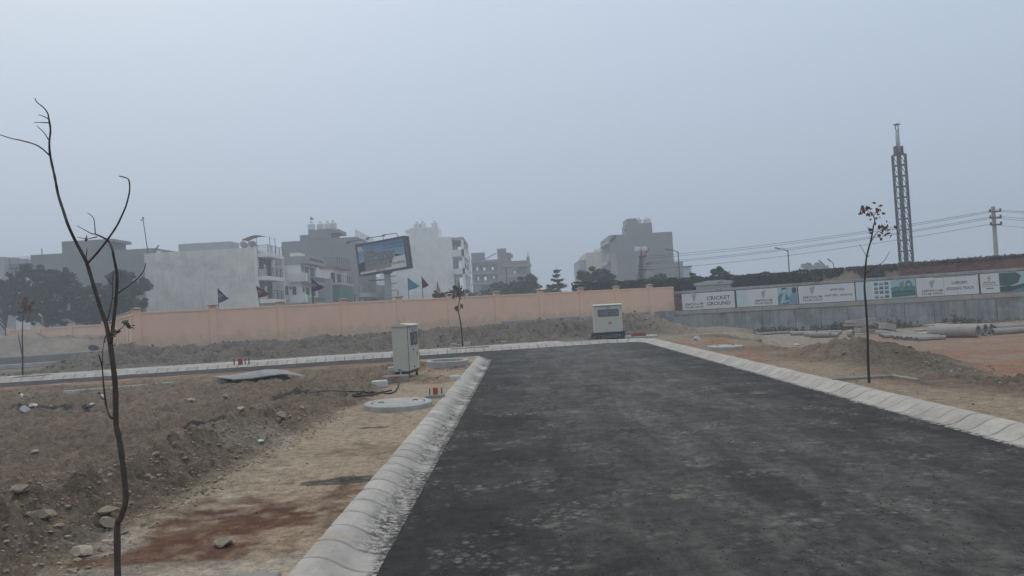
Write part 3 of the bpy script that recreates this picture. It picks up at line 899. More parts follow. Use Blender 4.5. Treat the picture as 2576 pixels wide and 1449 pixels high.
def X_(px, py, Y): return P(px, py, Y).x
def Z_(px, py, Y): return P(px, py, Y).z
def Yat(px, py, X):                                 # distance at which a pixel column meets the plane x = X
    d = ray(px, py); return X / d.x * d.y
class House:
    def __init__(s, name, label, px, Y, cat='house'):
        s.o = thing(name, label, cat, (X_(px, hz(px), Y), Y, GB)); s.off = s.o.location.copy()
    def blk(s, name, mat, X0, X1, Y0, Y1, Z0, Z1, parent=None, b=0.0):
        o = s.off; m = MB()
        m.box(X0 - o.x, X1 - o.x, Y0 - o.y, Y1 - o.y, Z0 - o.z, Z1 - o.z)
        return m.build(name, mat, parent or s.o)
    def win(s, px0, px1, py0, py1, Y, name='window', mat=None, bars=1):  # on a wall facing the camera
        pm = (px0 + px1) / 2; o = s.off
        x0, x1, z0, z1 = X_(px0, (py0 + py1) / 2, Y) - o.x, X_(px1, (py0 + py1) / 2, Y) - o.x, Z_(pm, py1, Y) - o.z, Z_(pm, py0, Y) - o.z
        y = Y - o.y; t = .07
        m = MB()
        m.box(x0, x0 + t, y - .06, y - .005, z0, z1); m.box(x1 - t, x1, y - .06, y - .005, z0, z1)
        m.box(x0 + t, x1 - t, y - .06, y - .005, z1 - t, z1); m.box(x0 + t, x1 - t, y - .06, y - .005, z0, z0 + t)
        for k in range(bars):
            xc = x0 + (x1 - x0) * (k + 1) / (bars + 1); m.box(xc - .025, xc + .025, y - .055, y - .006, z0 + t, z1 - t)
        w = m.build(name, mat or FRM, s.o)
        MB().box(x0 + t, x1 - t, y - .03, y - .01, z0 + t, z1 - t).build('pane', GLS, w)
        return w
    def wside(s, X, Y0, Y1, Z0, Z1, sg=1, name='window', mat=None, bars=1):   # on a wall facing +x (sg=1) or -x
        o = s.off; x = X - o.x; a, b, t = Y0 - o.y, Y1 - o.y, .07; z0, z1 = Z0 - o.z, Z1 - o.z
        xa, xb = (x + .005, x + .06) if sg > 0 else (x - .06, x - .005)
        m = MB()
        m.box(xa, xb, a, a + t, z0, z1); m.box(xa, xb, b - t, b, z0, z1)
        m.box(xa, xb, a + t, b - t, z1 - t, z1); m.box(xa, xb, a + t, b - t, z0, z0 + t)
        for k in range(bars):
            yc = a + (b - a) * (k + 1) / (bars + 1); m.box(xa, xb - .005, yc - .03, yc + .03, z0 + t, z1 - t)
        w = m.build(name, mat or FRM, s.o)
        MB().box(xa + .004, xa + .02, a + t, b - t, z0 + t, z1 - t).build('pane', GLS, w)
        return w
    def rail(s, pts, z0, h=1.0, nb=6, parent=None, post=1.2):
        """railing along world x,y points: posts and level bars"""
        o = s.off; m = MB()
        for a, b in zip(pts[:-1], pts[1:]):
            a, b = Vector(a), Vector(b); L = (b - a).length; n = max(1, round(L / post))
            for k in range(n + 1):
                q = a.lerp(b, k / n); m.box(q.x - o.x - .03, q.x - o.x + .03, q.y - o.y - .03, q.y - o.y + .03, z0 - o.z, z0 + h - o.z)
            for k in range(nb):
                zz = z0 + h * (k + 1) / nb - .03 - o.z
                m.tube([(a.x - o.x, a.y - o.y, zz), (b.x - o.x, b.y - o.y, zz)], .022 if k < nb - 1 else .035, 5)
        return m.build('railing', STEEL, parent or s.o)
    def balcony(s, X0, X1, Y0, Y1, z, t=.45, mat=WHT, h=1.0, rail=True, nb=6):
        sl = s.blk('balcony_slab', mat, X0, X1, Y0, Y1, z - t, z)
        if rail: s.rail([(X0, Y0 + .06), (X1 - .06, Y0 + .06), (X1 - .06, Y1 - .06)], z, h, nb, sl)
        return sl
TANKN = 0
def tank_mesh():
    m = MB()
    m.lathe([(.62, 0), (.65, .05), (.65, .28), (.62, .31), (.65, .34), (.65, .58), (.62, .61), (.65, .64), (.65, .95), (.6, 1.05), (.42, 1.2), (.24, 1.28), (.22, 1.36), (.0, 1.38)], 18)
    return m.mesh('tank_shell', TANKW, True)
TM = tank_mesh()
LIDM = MB().lathe([(.25, 1.34), (.26, 1.40), (.2, 1.45), (0, 1.46)], 14).mesh('lid', DKP)
def tank(px, py_base, Y, label, group, sc=1.0):
    w = P(px, py_base, Y)
    t = thing('water_tank', label, 'water tank', (w.x, w.y, w.z), random.Random(int(px)).uniform(0, 6), group)
    t.scale = (sc, sc, sc)
    link('tank_shell', TM, t); link('lid', LIDM, t)
    return t

# --- A: weathered blank side wall, balconies to the street on its right
Y0 = 82.0
A = House('townhouse', 'weathered three storey house, blank lime plastered side wall and white balconies', 500, Y0)
xl, xr = X_(366, 720, Y0), X_(649, 700, Y0)
zt = Z_(640, 622, Y0)
A.blk('side_wall', OLDW, xl, xr - .35, Y0, Y0 + .3, -.2 + GB, zt)
A.blk('corner_column', WHT, xr - .35, xr, Y0 - .04, Y0 + .3, GB - .2, zt + .12)
A.blk('house_body', WHT, xl, xr - .02, Y0 + .3, Y0 + 6.2, GB - .2, zt - .35)
A.blk('parapet', OLDW, xl, xl + .2, Y0 + .3, Y0 + 6.2, zt - .35, zt)
lev = [Z_(676, 635, Y0) , Z_(676, 694, Y0), Z_(676, 752, Y0)]
bx1 = xr + 1.25
for k, z in enumerate(lev):
    A.balcony(xr, bx1, Y0 + .15, Y0 + 5.6, z, .42, WHT, 1.0 if k else .9)
    if k:
        A.wside(xr, Y0 + .5, Y0 + 1.9, z + .9, z + 2.2); A.wside(xr, Y0 + 2.2, Y0 + 2.7, z + 1.5, z + 2.2, bars=0); A.wside(xr, Y0 + 3.0, Y0 + 4.6, z + .05, z + 2.2, name='door', bars=2)
        ac = A.blk('air_conditioner', WHT, xr + .02, xr + .45, Y0 + .9, Y0 + 1.6, z + 2.22, z + 2.62)
        A.blk('grille', DKP, xr + .45, xr + .47, Y0 + .98, Y0 + 1.52, z + 2.28, z + 2.56, ac)
        A.blk('balcony_post', WHT, bx1 - .2, bx1 - .02, Y0 + 5.3, Y0 + 5.55, z, z + 2.5)
# things on its roof
rz = zt - .35
tag(MB().box(-3.0, 3.0, 0, 2.6, 0, 1.5).build('stair_head', GRYL), None)
sh = bpy.data.objects['stair_head']; sh.parent = A.o; w = P(515, 622, Y0 + 3); sh.location = (w.x - A.off.x, 3, rz - A.off.z)
cb = MB()
for k in range(9):
    u0, u1 = k / 9, (k + 1) / 9
    za, zb_ = math.sin(u0 * math.pi) * .45, math.sin(u1 * math.pi) * .45
    cb.add([(u0 * 3.2, 0, 1.7 + za), (u1 * 3.2, 0, 1.7 + zb_), (u1 * 3.2, 2, 1.7 + zb_), (u0 * 3.2, 2, 1.7 + za)], [(0, 1, 2, 3)])
ca_ = cb.build('roof_canopy', surf('rusty_sheet', (.23, .18, .15), (.17, .15, .14), 3), A.o)
w = P(610, 612, Y0 + 1.2); ca_.location = (w.x - A.off.x, 1.0, rz - A.off.z - .35)
pp_ = MB()
for (x, y) in ((.1, .1), (3.1, .1), (.1, 1.9), (3.1, 1.9), (1.6, .1)): MB().tube([(x, y, 0), (x, y, 1.9)], .035, 5).build('canopy_post', STEEL, ca_)
pass
for px in (633 - 30, 633 - 8):
    dsh = MB().lathe([(0, 0), (.25, .03), (.42, .1), (.47, .14)], 14, M=Matrix.Rotation(-1.0, 4, 'X'))
    w = P(px + 10, 625, Y0 + .8)
    t = thing('satellite_dish', 'small satellite dish on the roof edge of the weathered house', 'satellite dish', (w.x, w.y, rz + .1), 0, 'dishes on the weathered roof')
    dsh.build('dish', GRYL, t).location = (0, 0, .6)
    MB().tube([(0, .1, 0), (0, .1, .6)], .03, 6).build('mast', STEEL, t)
t = thing('antenna_pole', 'thin pole leaning above the left roof edge of the weathered house', 'pole', P(374, 640, Y0 + .6))
a, b_ = P(374, 640, Y0 + .6), P(359.5, 549, Y0 + .6)
MB().tube([(0, 0, -.6), b_ - a], [.06, .045], 6).build('mast', STEEL, t)
m = MB(); m.box(-.05, .12, -.05, .05, -.05, .12); m.box(-.22, -.08, -.04, .04, -.28, -.12)
m.build('lamp_bracket', DKP, t).location = b_ - a
rb_ = MB()
rr = random.Random(2)
for k in range(8):
    c = rr.uniform(0, 2.6); h_ = rr.uniform(.2, .8) * (1 - c / 3)
    rb_.bbox(c, c + rr.uniform(.3, .7), .2, 1.0, 0, h_, .06)
w = P(378, 637, Y0 + .6)
t = rb_.build('broken_parapet', OLDW, A.o); t.location = (w.x - A.off.x, .6, zt - .35 - A.off.z)
t = thing('roof_beam', 'blue painted steel beam leaning out over the broken parapet', 'beam', P(386, 637, Y0 + .5))
MB().tube([(0, 0, 0), P(399, 617, Y0 + .5) - P(386, 637, Y0 + .5)], .08, 6).build('beam', flat('blue_steel', (.06, .14, .25)), t)
MB().tube([(0, .3, 0), P(395, 621, Y0 + .5) - P(386, 637, Y0 + .5)], .05, 6).build('brace', flat('blue_steel', (.06, .14, .25)), t)

# --- B1: grey blank wall with stair block, behind the dark trees
Yb = 97.0
B1 = House('townhouse', 'plain grey rendered house with a raised stair block behind the dark trees', 230, Yb)
ztb = Z_(230, 633, Yb)
B1.blk('house_body', GRYP, X_(79, 700, Yb), X_(392, 700, Yb), Yb, Yb + 9, GB - .2, ztb)
B1.blk('stair_block', GRYP, X_(155, 620, Yb), X_(267, 615, Yb), Yb + .03, Yb + 5, ztb, Z_(220, 604, Yb))
B1.blk('roof_slab', GRYP, X_(247, 608, Yb), X_(282, 606, Yb), Yb + .2, Yb + 5, Z_(265, 608, Yb), Z_(265, 601, Yb))
B1.blk('vent_pipe', STEEL, X_(92, 633, Yb), X_(93.2, 633, Yb), Yb + 1, Yb + 1.12, ztb, ztb + .9)
# --- B0: pale house at the far left
Yc = 112.0
B0 = House('townhouse', 'pale house with a roof railing and balcony left of the dark trees', 30, Yc)
B0.blk('house_body', GRYL, X_(-60, 700, Yc), X_(12, 700, Yc), Yc, Yc + 12, GB - .2, Z_(6, 646, Yc))
B0.blk('street_front', WHT, X_(12, 700, Yc), X_(40, 700, Yc), Yc + 3, Yc + 14, GB - .2, Z_(40, 668, Yc + 3))
B0.balcony(X_(12, 665, Yc), X_(58, 660, Yc), Yc + 1, Yc + 9, Z_(30, 664, Yc + 1), .6, DKP, 1.0, True, 4)
B0.balcony(X_(12, 690, Yc), X_(48, 690, Yc), Yc + 1, Yc + 9, Z_(30, 690, Yc + 1), .9, WHT, 1.0, False)
B0.wside(X_(40, 700, Yc), Yc + 4, Yc + 7, Z_(40, 686, Yc), Z_(40, 676, Yc))
B0.blk('porch', WHT, X_(40, 800, Yc - 18), X_(75, 800, Yc - 18), Yc - 18, Yc - 10, GB - .3, Z_(58, 775, Yc - 18))
B0.win(45, 68, 783, 805, Yc - 18.0)

# --- C: white house with solid parapets, right of A
Y2 = 89.0
Cc = House('townhouse', 'white house with solid parapet balconies stepping forward beside the weathered house', 740, Y2)
cx0, cx1, cx2 = X_(690, 690, Y2), X_(755, 675, Y2), X_(777, 655, Y2)
Cc.blk('house_body', WHT, cx0 - 4, cx1, Y2, Y2 + 7.5, GB - .2, Z_(740, 656, Y2))
tp = Cc.blk('roof_parapet', GRYL, cx0 - 4, cx2, Y2 - .1, Y2 + 7.6, Z_(740, 664, Y2), Z_(740, 645, Y2))
Cc.blk('parapet_band', DKP, cx2 + .002, cx2 + .03, Y2 + .3, Y2 + 7.0, Z_(776, 655, Y2), Z_(776, 647, Y2), tp)
for (p0, p1, f1, f2) in ((688, 709, 707, 697), (742, 762, 760, 750)):
    sl = Cc.blk('balcony_slab', WHT, X_(728, p0, Y2 - .8), X_(769, p0, Y2 - .8), Y2 - .8, Y2 - .02, Z_(750, p1, Y2), Z_(750, p0, Y2))
    s2 = Cc.blk('balcony_slab', GRYL, cx1 + .01, cx2, Y2 + .02, Y2 + 7.2, Z_(776, f1 + 6, Y2), Z_(776, f2 - 3, Y2))
    Cc.blk('glass_band', DKP, cx2 + .002, cx2 + .03, Y2 + .3, Y2 + 6.9, Z_(776, f1 - 1, Y2), Z_(776, f2 - 2, Y2), s2)
Cc.win(714.5, 725.5, 720, 742, Y2); Cc.win(728, 733, 721, 728, Y2, bars=0); Cc.win(736, 746, 721, 753, Y2, 'door')
for z0, z1 in ((690, 667), (742, 720)):
    Cc.wside(cx1, Y2 + .6, Y2 + 1.3, Z_(760, z0 - 8, Y2), Z_(760, z1 + 2, Y2), bars=0)
    Cc.wside(cx1, Y2 + 2.0, Y2 + 3.4, Z_(760, z0, Y2), Z_(760, z1 + 2, Y2), name='door'); Cc.wside(cx1, Y2 + 4.4, Y2 + 6.2, Z_(760, z0, Y2), Z_(760, z1 + 2, Y2), bars=2)
Cc.blk('stair_head', WHT, X_(729, 636, Y2 + 2), X_(750, 636, Y2 + 2), Y2 + 2, Y2 + 5, Z_(740, 646, Y2), Z_(740, 636, Y2 + 2))

# --- E: white house with red edged slabs and green shade cloth
Y3 = 99.0
E = House('townhouse', 'white house with red edged slabs and a green shade cloth', 830, Y3)
ex0, ex1, ex2 = X_(790, 690, Y3), X_(838, 690, Y3), X_(852, 672, Y3)
E.blk('house_body', WHT, ex0 - 3, ex1, Y3, Y3 + 8, GB - .2, Z_(830, 673, Y3))
rs = E.blk('roof_slab', REDP, X_(804, 672, Y3), ex2, Y3 - .3, Y3 + 7.5, Z_(830, 675, Y3), Z_(830, 668.5, Y3))
E.rail([(X_(818, 668, Y3), Y3 - .2), (ex2 - .1, Y3 - .2), (ex2 - .1, Y3 + 7.3)], Z_(830, 668.5, Y3), 1.1, 5, rs)
E.win(832.5, 843, 686, 711, Y3, 'door', DKP, 0)
E.blk('street_wall', GRYL, X_(800, 740, Y3 - 1.5), X_(833.5, 740, Y3 - 1.5), Y3 - 1.5, Y3 - .02, GB - .2, Z_(815, 701, Y3 - 1.5))
b_s = E.blk('balcony_slab', PINKP, X_(834, 715, Y3), X_(858, 713, Y3), Y3 - .8, Y3 + 8, Z_(845, 717, Y3), Z_(845, 711.5, Y3))
E.rail([(X_(846, 711, Y3), Y3 - .7), (X_(857.5, 711, Y3), Y3 - .7), (X_(857.5, 711, Y3), Y3 + 7.8)], Z_(845, 711.5, Y3), 1.05, 5, b_s)
E.blk('shade_cloth', GREEN, X_(834.5, 735, Y3), X_(857, 735, Y3), Y3 - .75, Y3 + 7.5, Z_(845, 759, Y3), Z_(845, 717.5, Y3))
E.blk('balcony_slab', PINKP, X_(834, 765, Y3), X_(858, 763, Y3), Y3 - .82, Y3 + 8, Z_(845, 768, Y3), Z_(845, 760, Y3))
E.wside(ex1, Y3 + 2, Y3 + 4.2, Z_(845, 711, Y3), Z_(845, 686, Y3), name='door', bars=2)

# --- T: tall grey house with four roof tanks
Y4 = 116.0
T = House('townhouse', 'tall grey rendered house with stepped stair tower and four white roof tanks', 800, Y4)
tx1 = X_(897, 650, Y4)
ztm = Z_(860, 596, Y4)
T.blk('house_body', GRYP, X_(712, 690, Y4), tx1, Y4, Y4 + 16, GB - .2, Z_(725, 606, Y4) - .1)
T.blk('upper_wall', GRYP, X_(755, 600, Y4), X_(897, 610, Y4), Y4 + .03, Y4 + 14, Z_(725, 606, Y4) - .1, Z_(870, 597, Y4))
T.blk('stair_tower', GRYP, X_(775, 590, Y4), X_(832, 590, Y4), Y4 + .05, Y4 + 6, Z_(800, 600, Y4), Z_(800, 578, Y4))
T.blk('tower_step', GRYP, X_(754, 600, Y4), X_(776, 600, Y4), Y4 + .08, Y4 + 6, Z_(765, 606, Y4), Z_(765, 591, Y4))
T.blk('roof_slab', GRYP, X_(829, 580, Y4), X_(850, 578, Y4), Y4 + .5, Y4 + 6, Z_(840, 585, Y4), Z_(840, 576, Y4))
T.blk('roof_slab', GRYP, X_(697, 622, Y4), X_(711.7, 620, Y4), Y4 + 2, Y4 + 8, Z_(704, 622, Y4), Z_(704, 617, Y4))
T.rail([(tx1, Y4 + .1), (tx1, Y4 + 15)], Z_(897, 597, Y4), 1.2, 4)
T.blk('roof_slab', GRYL, tx1 + .01, tx1 + 1.6, Y4, Y4 + 15.5, Z_(900, 612, Y4), Z_(900, 606, Y4))
for z0, z1, zs in ((740, 715, 742), (765, 748, 772)):
    T.wside(tx1, Y4 + 1, Y4 + 4, Z_(897, z0, Y4), Z_(897, z1, Y4)); T.wside(tx1, Y4 + 6.5, Y4 + 9, Z_(897, z0, Y4), Z_(897, z1, Y4), name='door'); T.wside(tx1, Y4 + 11, Y4 + 14, Z_(897, z0, Y4), Z_(897, z1, Y4))
T.blk('balcony_slab', GRYL, tx1 + .01, tx1 + 1.8, Y4 + .2, Y4 + 15.2, Z_(900, 748, Y4), Z_(900, 737, Y4))
for k, (px, sc) in enumerate(((784, .9), (806, .85), (834 - 1 - 8, .85), (842 - 4, .9))):
    tank(px, 578.8 - .0577 * (px - 784), Y4 + 2 + (k % 2), 'round white plastic water tank on the tall grey house', 'tanks on the tall grey house', sc)
t = thing('roof_flag', 'tiny flag on a thin stick above the tanks of the tall grey house', 'flag', P(783, 579, Y4 + 4))
top = P(780.5, 545, Y4 + 4) - P(783, 579, Y4 + 4)
MB().tube([(0, 0, 0), top], .03, 5).build('stick', STEEL, t)
fm = MB(); fm.add([(0, 0, 0), (0, 0, -.5), (.3, .05, -.55), (.65, 0, -.42), (.3, .05, -.2)], [(0, 1, 2, 4), (4, 2, 3)]); fm.build('cloth', flat('blue_grey_cloth', (.10, .12, .22)), t).location = top
# --- low houses seen between
Y5 = 128.0
S = House('townhouse', 'low pale house with a roof railing seen past the billboard post', 950, Y5)
S.blk('house_body', GRYL, X_(905, 740, Y5), X_(946, 740, Y5), Y5, Y5 + 10, GB - .2, Z_(930, 716, Y5))
S.rail([(X_(918, 716, Y5), Y5), (X_(946, 715, Y5), Y5), (X_(946, 715, Y5), Y5 + 9)], Z_(930, 716, Y5), 1.3, 4)
S.win(930, 935, 735, 754, Y5); S.win(937, 944, 735, 758, Y5, 'door')
S2 = House('townhouse', 'plain light grey house end behind the billboard post', 960, Y5 + 6)
S2.blk('house_body', GRYL, X_(944, 740, Y5 + 6), X_(985, 740, Y5 + 6), Y5 + 6, Y5 + 16, GB - .2, Z_(955, 718, Y5 + 6))
S2.blk('canopy', GRYL, X_(944, 735, Y5 + 5), X_(975, 735, Y5 + 5), Y5 + 4.5, Y5 + 5.98, Z_(955, 739, Y5 + 5), Z_(955, 736, Y5 + 5))

# --- W: white house with three tanks
Y6 = 120.0
Wh = House('townhouse', 'tall whitewashed house with blank wall, open balconies at its right and three tanks', 1050, Y6)
wx1 = X_(1139, 660, Y6)
Wh.blk('house_body', WHT, X_(978, 660, Y6), wx1, Y6, Y6 + 14, GB - .2, Z_(1090, 598, Y6))
Wh.blk('stair_block', WHT, X_(1030, 590, Y6), X_(1102, 580, Y6), Y6 + .04, Y6 + 6, Z_(1060, 600, Y6), Z_(1060, 573, Y6))
Wh.blk('roof_slab', WHT, X_(1019, 582, Y6), X_(1030, 582, Y6), Y6 + .3, Y6 + 5, Z_(1024, 587, Y6), Z_(1024, 577.5, Y6))
Wh.blk('wing', WHT, X_(957, 700, Y6 - 4), X_(976, 700, Y6 - 4), Y6 - 4, Y6 - .05, Z_(965, 706, Y6), Z_(965, 692, Y6))
Wh.blk('roof_slab', GRYL, wx1 + .01, wx1 + 1.9, Y6 + .2, Y6 + 13, Z_(1145, 604, Y6), Z_(1145, 597, Y6))
for za, zb_ in ((645, 628), (690, 676), (0, 0)):
    if za: Wh.blk('balcony_slab', WHT, wx1 + .01, wx1 + 1.9, Y6 + .2, Y6 + 13, Z_(1145, za, Y6), Z_(1145, zb_, Y6))
for yy in (.2, 6.5, 12.6):
    Wh.blk('balcony_post', WHT, wx1 + 1.5, wx1 + 1.88, Y6 + yy, Y6 + yy + .35, GB, Z_(1145, 604, Y6))
for z0, z1 in ((628, 608), (676, 652), (735, 700)):
    Wh.wside(wx1, Y6 + 2, Y6 + 4.6, Z_(1139, z0, Y6), Z_(1139, z1, Y6), name='door'); Wh.wside(wx1, Y6 + 8, Y6 + 11, Z_(1139, z0, Y6), Z_(1139, z1, Y6))
Wh.rail([(wx1, Y6 + .3), (wx1 + 1.7, Y6 + .3), (wx1 + 1.7, Y6 + 13)], Z_(1145, 676, Y6), 1.0, 5)
for k, px in enumerate((1050, 1065, 1094)):
    tank(px - 1, 575 - .0577 * (px - 1060), Y6 + 2 + k * .4, 'round white plastic water tank on the whitewashed house', 'tanks on the whitewashed house', .78)

# --- U: unfinished concrete frame
Y7 = 178.0
U = House('unfinished_building', 'unfinished grey concrete framed building with open window holes and scaffold poles', 1255, Y7, 'building')
def uX(px): return X_(px, 690, Y7) - U.off.x
def uZ(py, px=1255): return Z_(px, py, Y7) - U.off.z
def R4(a, b, c, d): return (uX(a), uX(b), uZ(d, (a + b) / 2), uZ(c, (a + b) / 2))
zr1, zr2 = uZ(654, 1220), uZ(664, 1300)
hl_ = [R4(1213.5, 1219.5, 669, 678), R4(1236, 1241, 667.5, 675), R4(1215, 1221, 693, 703), R4(1238, 1243, 692.5, 697), R4(1241, 1245.5, 721, 727),
       R4(1196, 1200, 668, 680), R4(1198, 1203, 694, 706)]
U.front = MB().wallholes(uX(1187.5), uX(1255), 0, zr1, 6.6, 6.9, hl_).build('back_wall', BARE, U.o)
big = [R4(1206, 1227, 665, 680), R4(1232, 1249, 665, 679), R4(1191, 1203, 664, 681), R4(1208, 1229, 690, 706), R4(1233, 1250, 689, 705), R4(1193, 1204, 691, 706), R4(1209, 1230, 717, 733), R4(1234, 1251, 716, 732)]
MB().wallholes(uX(1187.5), uX(1255), 0, zr1, 0, .35, big).build('front_frame', BARE, U.o)
for py in (657, 687, 712.5):
    MB().box(uX(1187), uX(1255.2), -.35, 8, uZ(py + 2.2, 1220), uZ(py - 2.2, 1220)).build('floor_slab', surf('slab_edge', (.235, .23, .225)), U.o)
MB().box(uX(1188), uX(1221), .1, 4, uZ(654, 1205), uZ(635.5, 1205)).build('stair_head', BARE, U.o)
MB().box(uX(1218), uX(1222), -.6, 4.2, uZ(641, 1220), uZ(636, 1220)).build('canopy', BARE, U.o)
holes_r = [R4(1302, 1328, 670, 679), R4(1302, 1328, 680.5, 689), R4(1293.8, 1297, 679, 689.5), R4(1300, 1328, 702, 716), R4(1272, 1290, 660, 676)]
MB().wallholes(uX(1255), uX(1334), 0, zr2, -.6, -.25, [h_ for h_ in holes_r]).build('front_frame', BARE, U.o)
MB().wallholes(uX(1255), uX(1334), 0, zr2, 6, 6.3, [R4(1293.8, 1297, 678, 690), R4(1294.5, 1299, 708.5, 712.5)]).build('back_wall', BARE, U.o)
for py in (668, 694):
    MB().box(uX(1257), uX(1338), -1.0, 8, uZ(py + 2.4, 1300), uZ(py - 2.2, 1300)).build('floor_slab', surf('slab_edge', (.235, .23, .225)), U.o)
MB().box(uX(1288), uX(1327), -.4, 4, uZ(668, 1305), uZ(656, 1305)).build('brick_parapet', BRKF, U.o)
MB().box(uX(1254), uX(1277), -.9, 4, uZ(668, 1266), uZ(625.5, 1266)).build('stair_tower', BARE, U.o)
MB().box(uX(1277), uX(1288.4), -.3, 4, uZ(668, 1282), uZ(636, 1282)).build('stair_tower', BARE, U.o)
MB().box(uX(1286), uX(1293), -.8, 3.5, uZ(646, 1290), uZ(639, 1290)).build('canopy', BARE, U.o)
MB().box(uX(1326.7), uX(1334.5), -.9, .2, 0, uZ(646, 1330)).build('corner_column', BARE, U.o)
for xx in (uX(1187.6), uX(1253)): MB().box(xx, xx + .3, .36, 6.58, 0, zr1 - .02).build('side_wall', BARE, U.o)
for xx in (uX(1257), uX(1290), uX(1332)): MB().box(xx, xx + .3, -.24, 5.98, 0, zr2 - .02).build('side_wall', BARE, U.o)
sc_ = MB()
for px, pt in ((1182, 637), (1184.5, 646)): sc_.tube([(uX(px), -1.5, 0), (uX(px), -1.5, uZ(pt, px))], .07, 5)
for k in range(9): sc_.tube([(uX(1181), -1.6, .8 + k * 1.5), (uX(1190), -1.2, .9 + k * 1.5)], .06, 5)
sc_.tube([(uX(1330), -.5, uZ(650, 1330)), (uX(1331), -.5, uZ(635, 1331))], .09, 5); sc_.tube([(uX(1222), 0, uZ(652, 1222)), (uX(1252), 0, uZ(636, 1252))], .12, 5)
tag(sc_.build('scaffold', STEEL, U.o), kind='stuff')

# --- right-hand group
Y8 = 170.0
Pp = House('apartment_house', 'distant pale cream house with a row of roof tanks left of the grey tower house', 1500, Y8)
Pp.blk('house_body', CREAM, X_(1477, 680, Y8), X_(1560, 680, Y8), Y8, Y8 + 18, GB - .2, Z_(1520, 633, Y8))
Pp.blk('street_front', GRYP, X_(1459, 690, Y8 + 1), X_(1476.8, 690, Y8 + 1), Y8 + 1, Y8 + 16, GB - .2, Z_(1468, 653, Y8))
Pp.blk('upper_wall', CREAM, X_(1476, 650, Y8 - .1), X_(1492, 650, Y8 - .1), Y8 - .1, Y8 + 10, Z_(1480, 660, Y8), Z_(1484, 650, Y8))
for k in range(5):
    tank(1497 + k * 8.2, 634 - .0577 * (k * 8.2) + 1, Y8 + 2, 'faint white water tank on the distant cream house', 'tanks on the distant cream house', .62)
Y9 = 132.0
Gg = House('tower_house', 'big plain grey house with a stair tower and a lower front wing', 1620, Y9)
gx0, gx1 = X_(1537, 650, Y9), X_(1695, 650, Y9)
Gg.blk('house_body', GRYP, gx0, gx1, Y9, Y9 + 14, GB - .2, Z_(1650, 585, Y9))
Gg.blk('stair_tower', GRYP, X_(1577, 570, Y9), X_(1640.5, 570, Y9), Y9 + .04, Y9 + 6, Z_(1610, 590, Y9), Z_(1625, 561, Y9))
Gg.blk('tower_top', GRYP, X_(1577, 555, Y9), X_(1602, 555, Y9), Y9 + .07, Y9 + 5, Z_(1590, 563, Y9), Z_(1590, 549.5, Y9))
Gg.blk('ledge', GRYP, X_(1573.5, 573, Y9), X_(1576.9, 573, Y9), Y9 + .4, Y9 + 3, Z_(1575, 577, Y9), Z_(1575, 567, Y9))
pr = MB(); o = Gg.off
pr.add([(X_(1523, 612, Y9) - o.x, 0, Z_(1523, 614, Y9) - o.z), (X_(1549, 590, Y9) - o.x, 0, Z_(1549, 590.5, Y9) - o.z), (gx0 + 1.2 - o.x, 0, Z_(1549, 600, Y9) - o.z), (X_(1530, 612, Y9) - o.x, 0, Z_(1530, 615, Y9) - o.z),
        (X_(1523, 612, Y9) - o.x, 10, Z_(1523, 614, Y9) - o.z), (X_(1549, 590, Y9) - o.x, 10, Z_(1549, 590.5, Y9) - o.z), (gx0 + 1.2 - o.x, 10, Z_(1549, 600, Y9) - o.z), (X_(1530, 612, Y9) - o.x, 10, Z_(1530, 615, Y9) - o.z)],
       [(0, 3, 2, 1), (4, 5, 6, 7), (0, 1, 5, 4), (0, 4, 7, 3)])
pr.build('sloping_canopy', GRYL, Gg.o)
for z0, z1 in ((655, 640), (700, 680)):
    Gg.balcony(X_(1529, z0, Y9), gx0 - .01, Y9 + 1, Y9 + 11, Z_(1533, z0, Y9), .6, GRYL, 1, False)
    Gg.wside(gx0, Y9 + 3, Y9 + 5, Z_(1537, z0, Y9), Z_(1537, z1 - 6, Y9), -1)
Gg.blk('lower_wing', GRYP, X_(1552, 680, Y9 - 7), X_(1643, 680, Y9 - 7), Y9 - 7, Y9 - .02, GB - .2, Z_(1590, 635.5, Y9 - 7))
for k, (px, sc) in enumerate(((1608, .75), (1625, .75), (1636 - 4, .7))):
    tank(px, 562 - .0577 * (px - 1620), Y9 + 2 + k * .3, 'white water tank on the stair tower of the big grey house', 'tanks on the grey tower', sc)
for px in (1604, 1621.5):
    w = P(px, 632.5 - .0577 * (px - 1590), Y9 - 5)
    t = thing('water_tank', 'low ribbed white water tank on the lower wing of the grey house', 'water tank', w, 0, 'tanks on the lower wing'); t.scale = (.5, .5, .55)
    m = MB()
    for k in range(3): m.lathe([(1.0, 0), (1.05, .08), (1.05, .3), (1.0, .38)], 18, c=(0, 0, .4 * k))
    m.build('tank_shell', TANKW, t, True); MB().lathe([(.3, 1.18), (.3, 1.4), (0, 1.42)], 12).build('lid', TANKW, t)
Ya = 142.0
K = House('house_annex', 'small grey block with a slatted porch right of the big grey house', 1715, Ya)
K.blk('house_body', GRYP, X_(1697, 680, Ya), X_(1719, 680, Ya), Ya, Ya + 6, GB, Z_(1710, 658, Ya))
K.blk('porch_roof', GRYP, X_(1712, 672, Ya), X_(1742, 668, Ya), Ya + .3, Ya + 6, Z_(1725, 672, Ya), Z_(1725, 668.5, Ya))
sl = MB()
for k in range(7): 
    x = X_(1716 + k * 4, 685, Ya) - K.off.x; sl.box(x - .1, x + .1, .6, .8, 0, Z_(1725, 672, Ya) - GB)
sl.build('porch_post', GRYL, K.o)
Yw = 78.0
t, L_ = wallthing('compound_wall', 'plain cream compound wall running behind the clipped hedge', 'wall', P(1690, hz(1690), Yw), P(2080, hz(2080), Yw - 6), GB)
MB().box(0, L_, 0, .3, 0, Z_(1750, 703, Yw) - GB).build('wall_panel', CREAM, t)
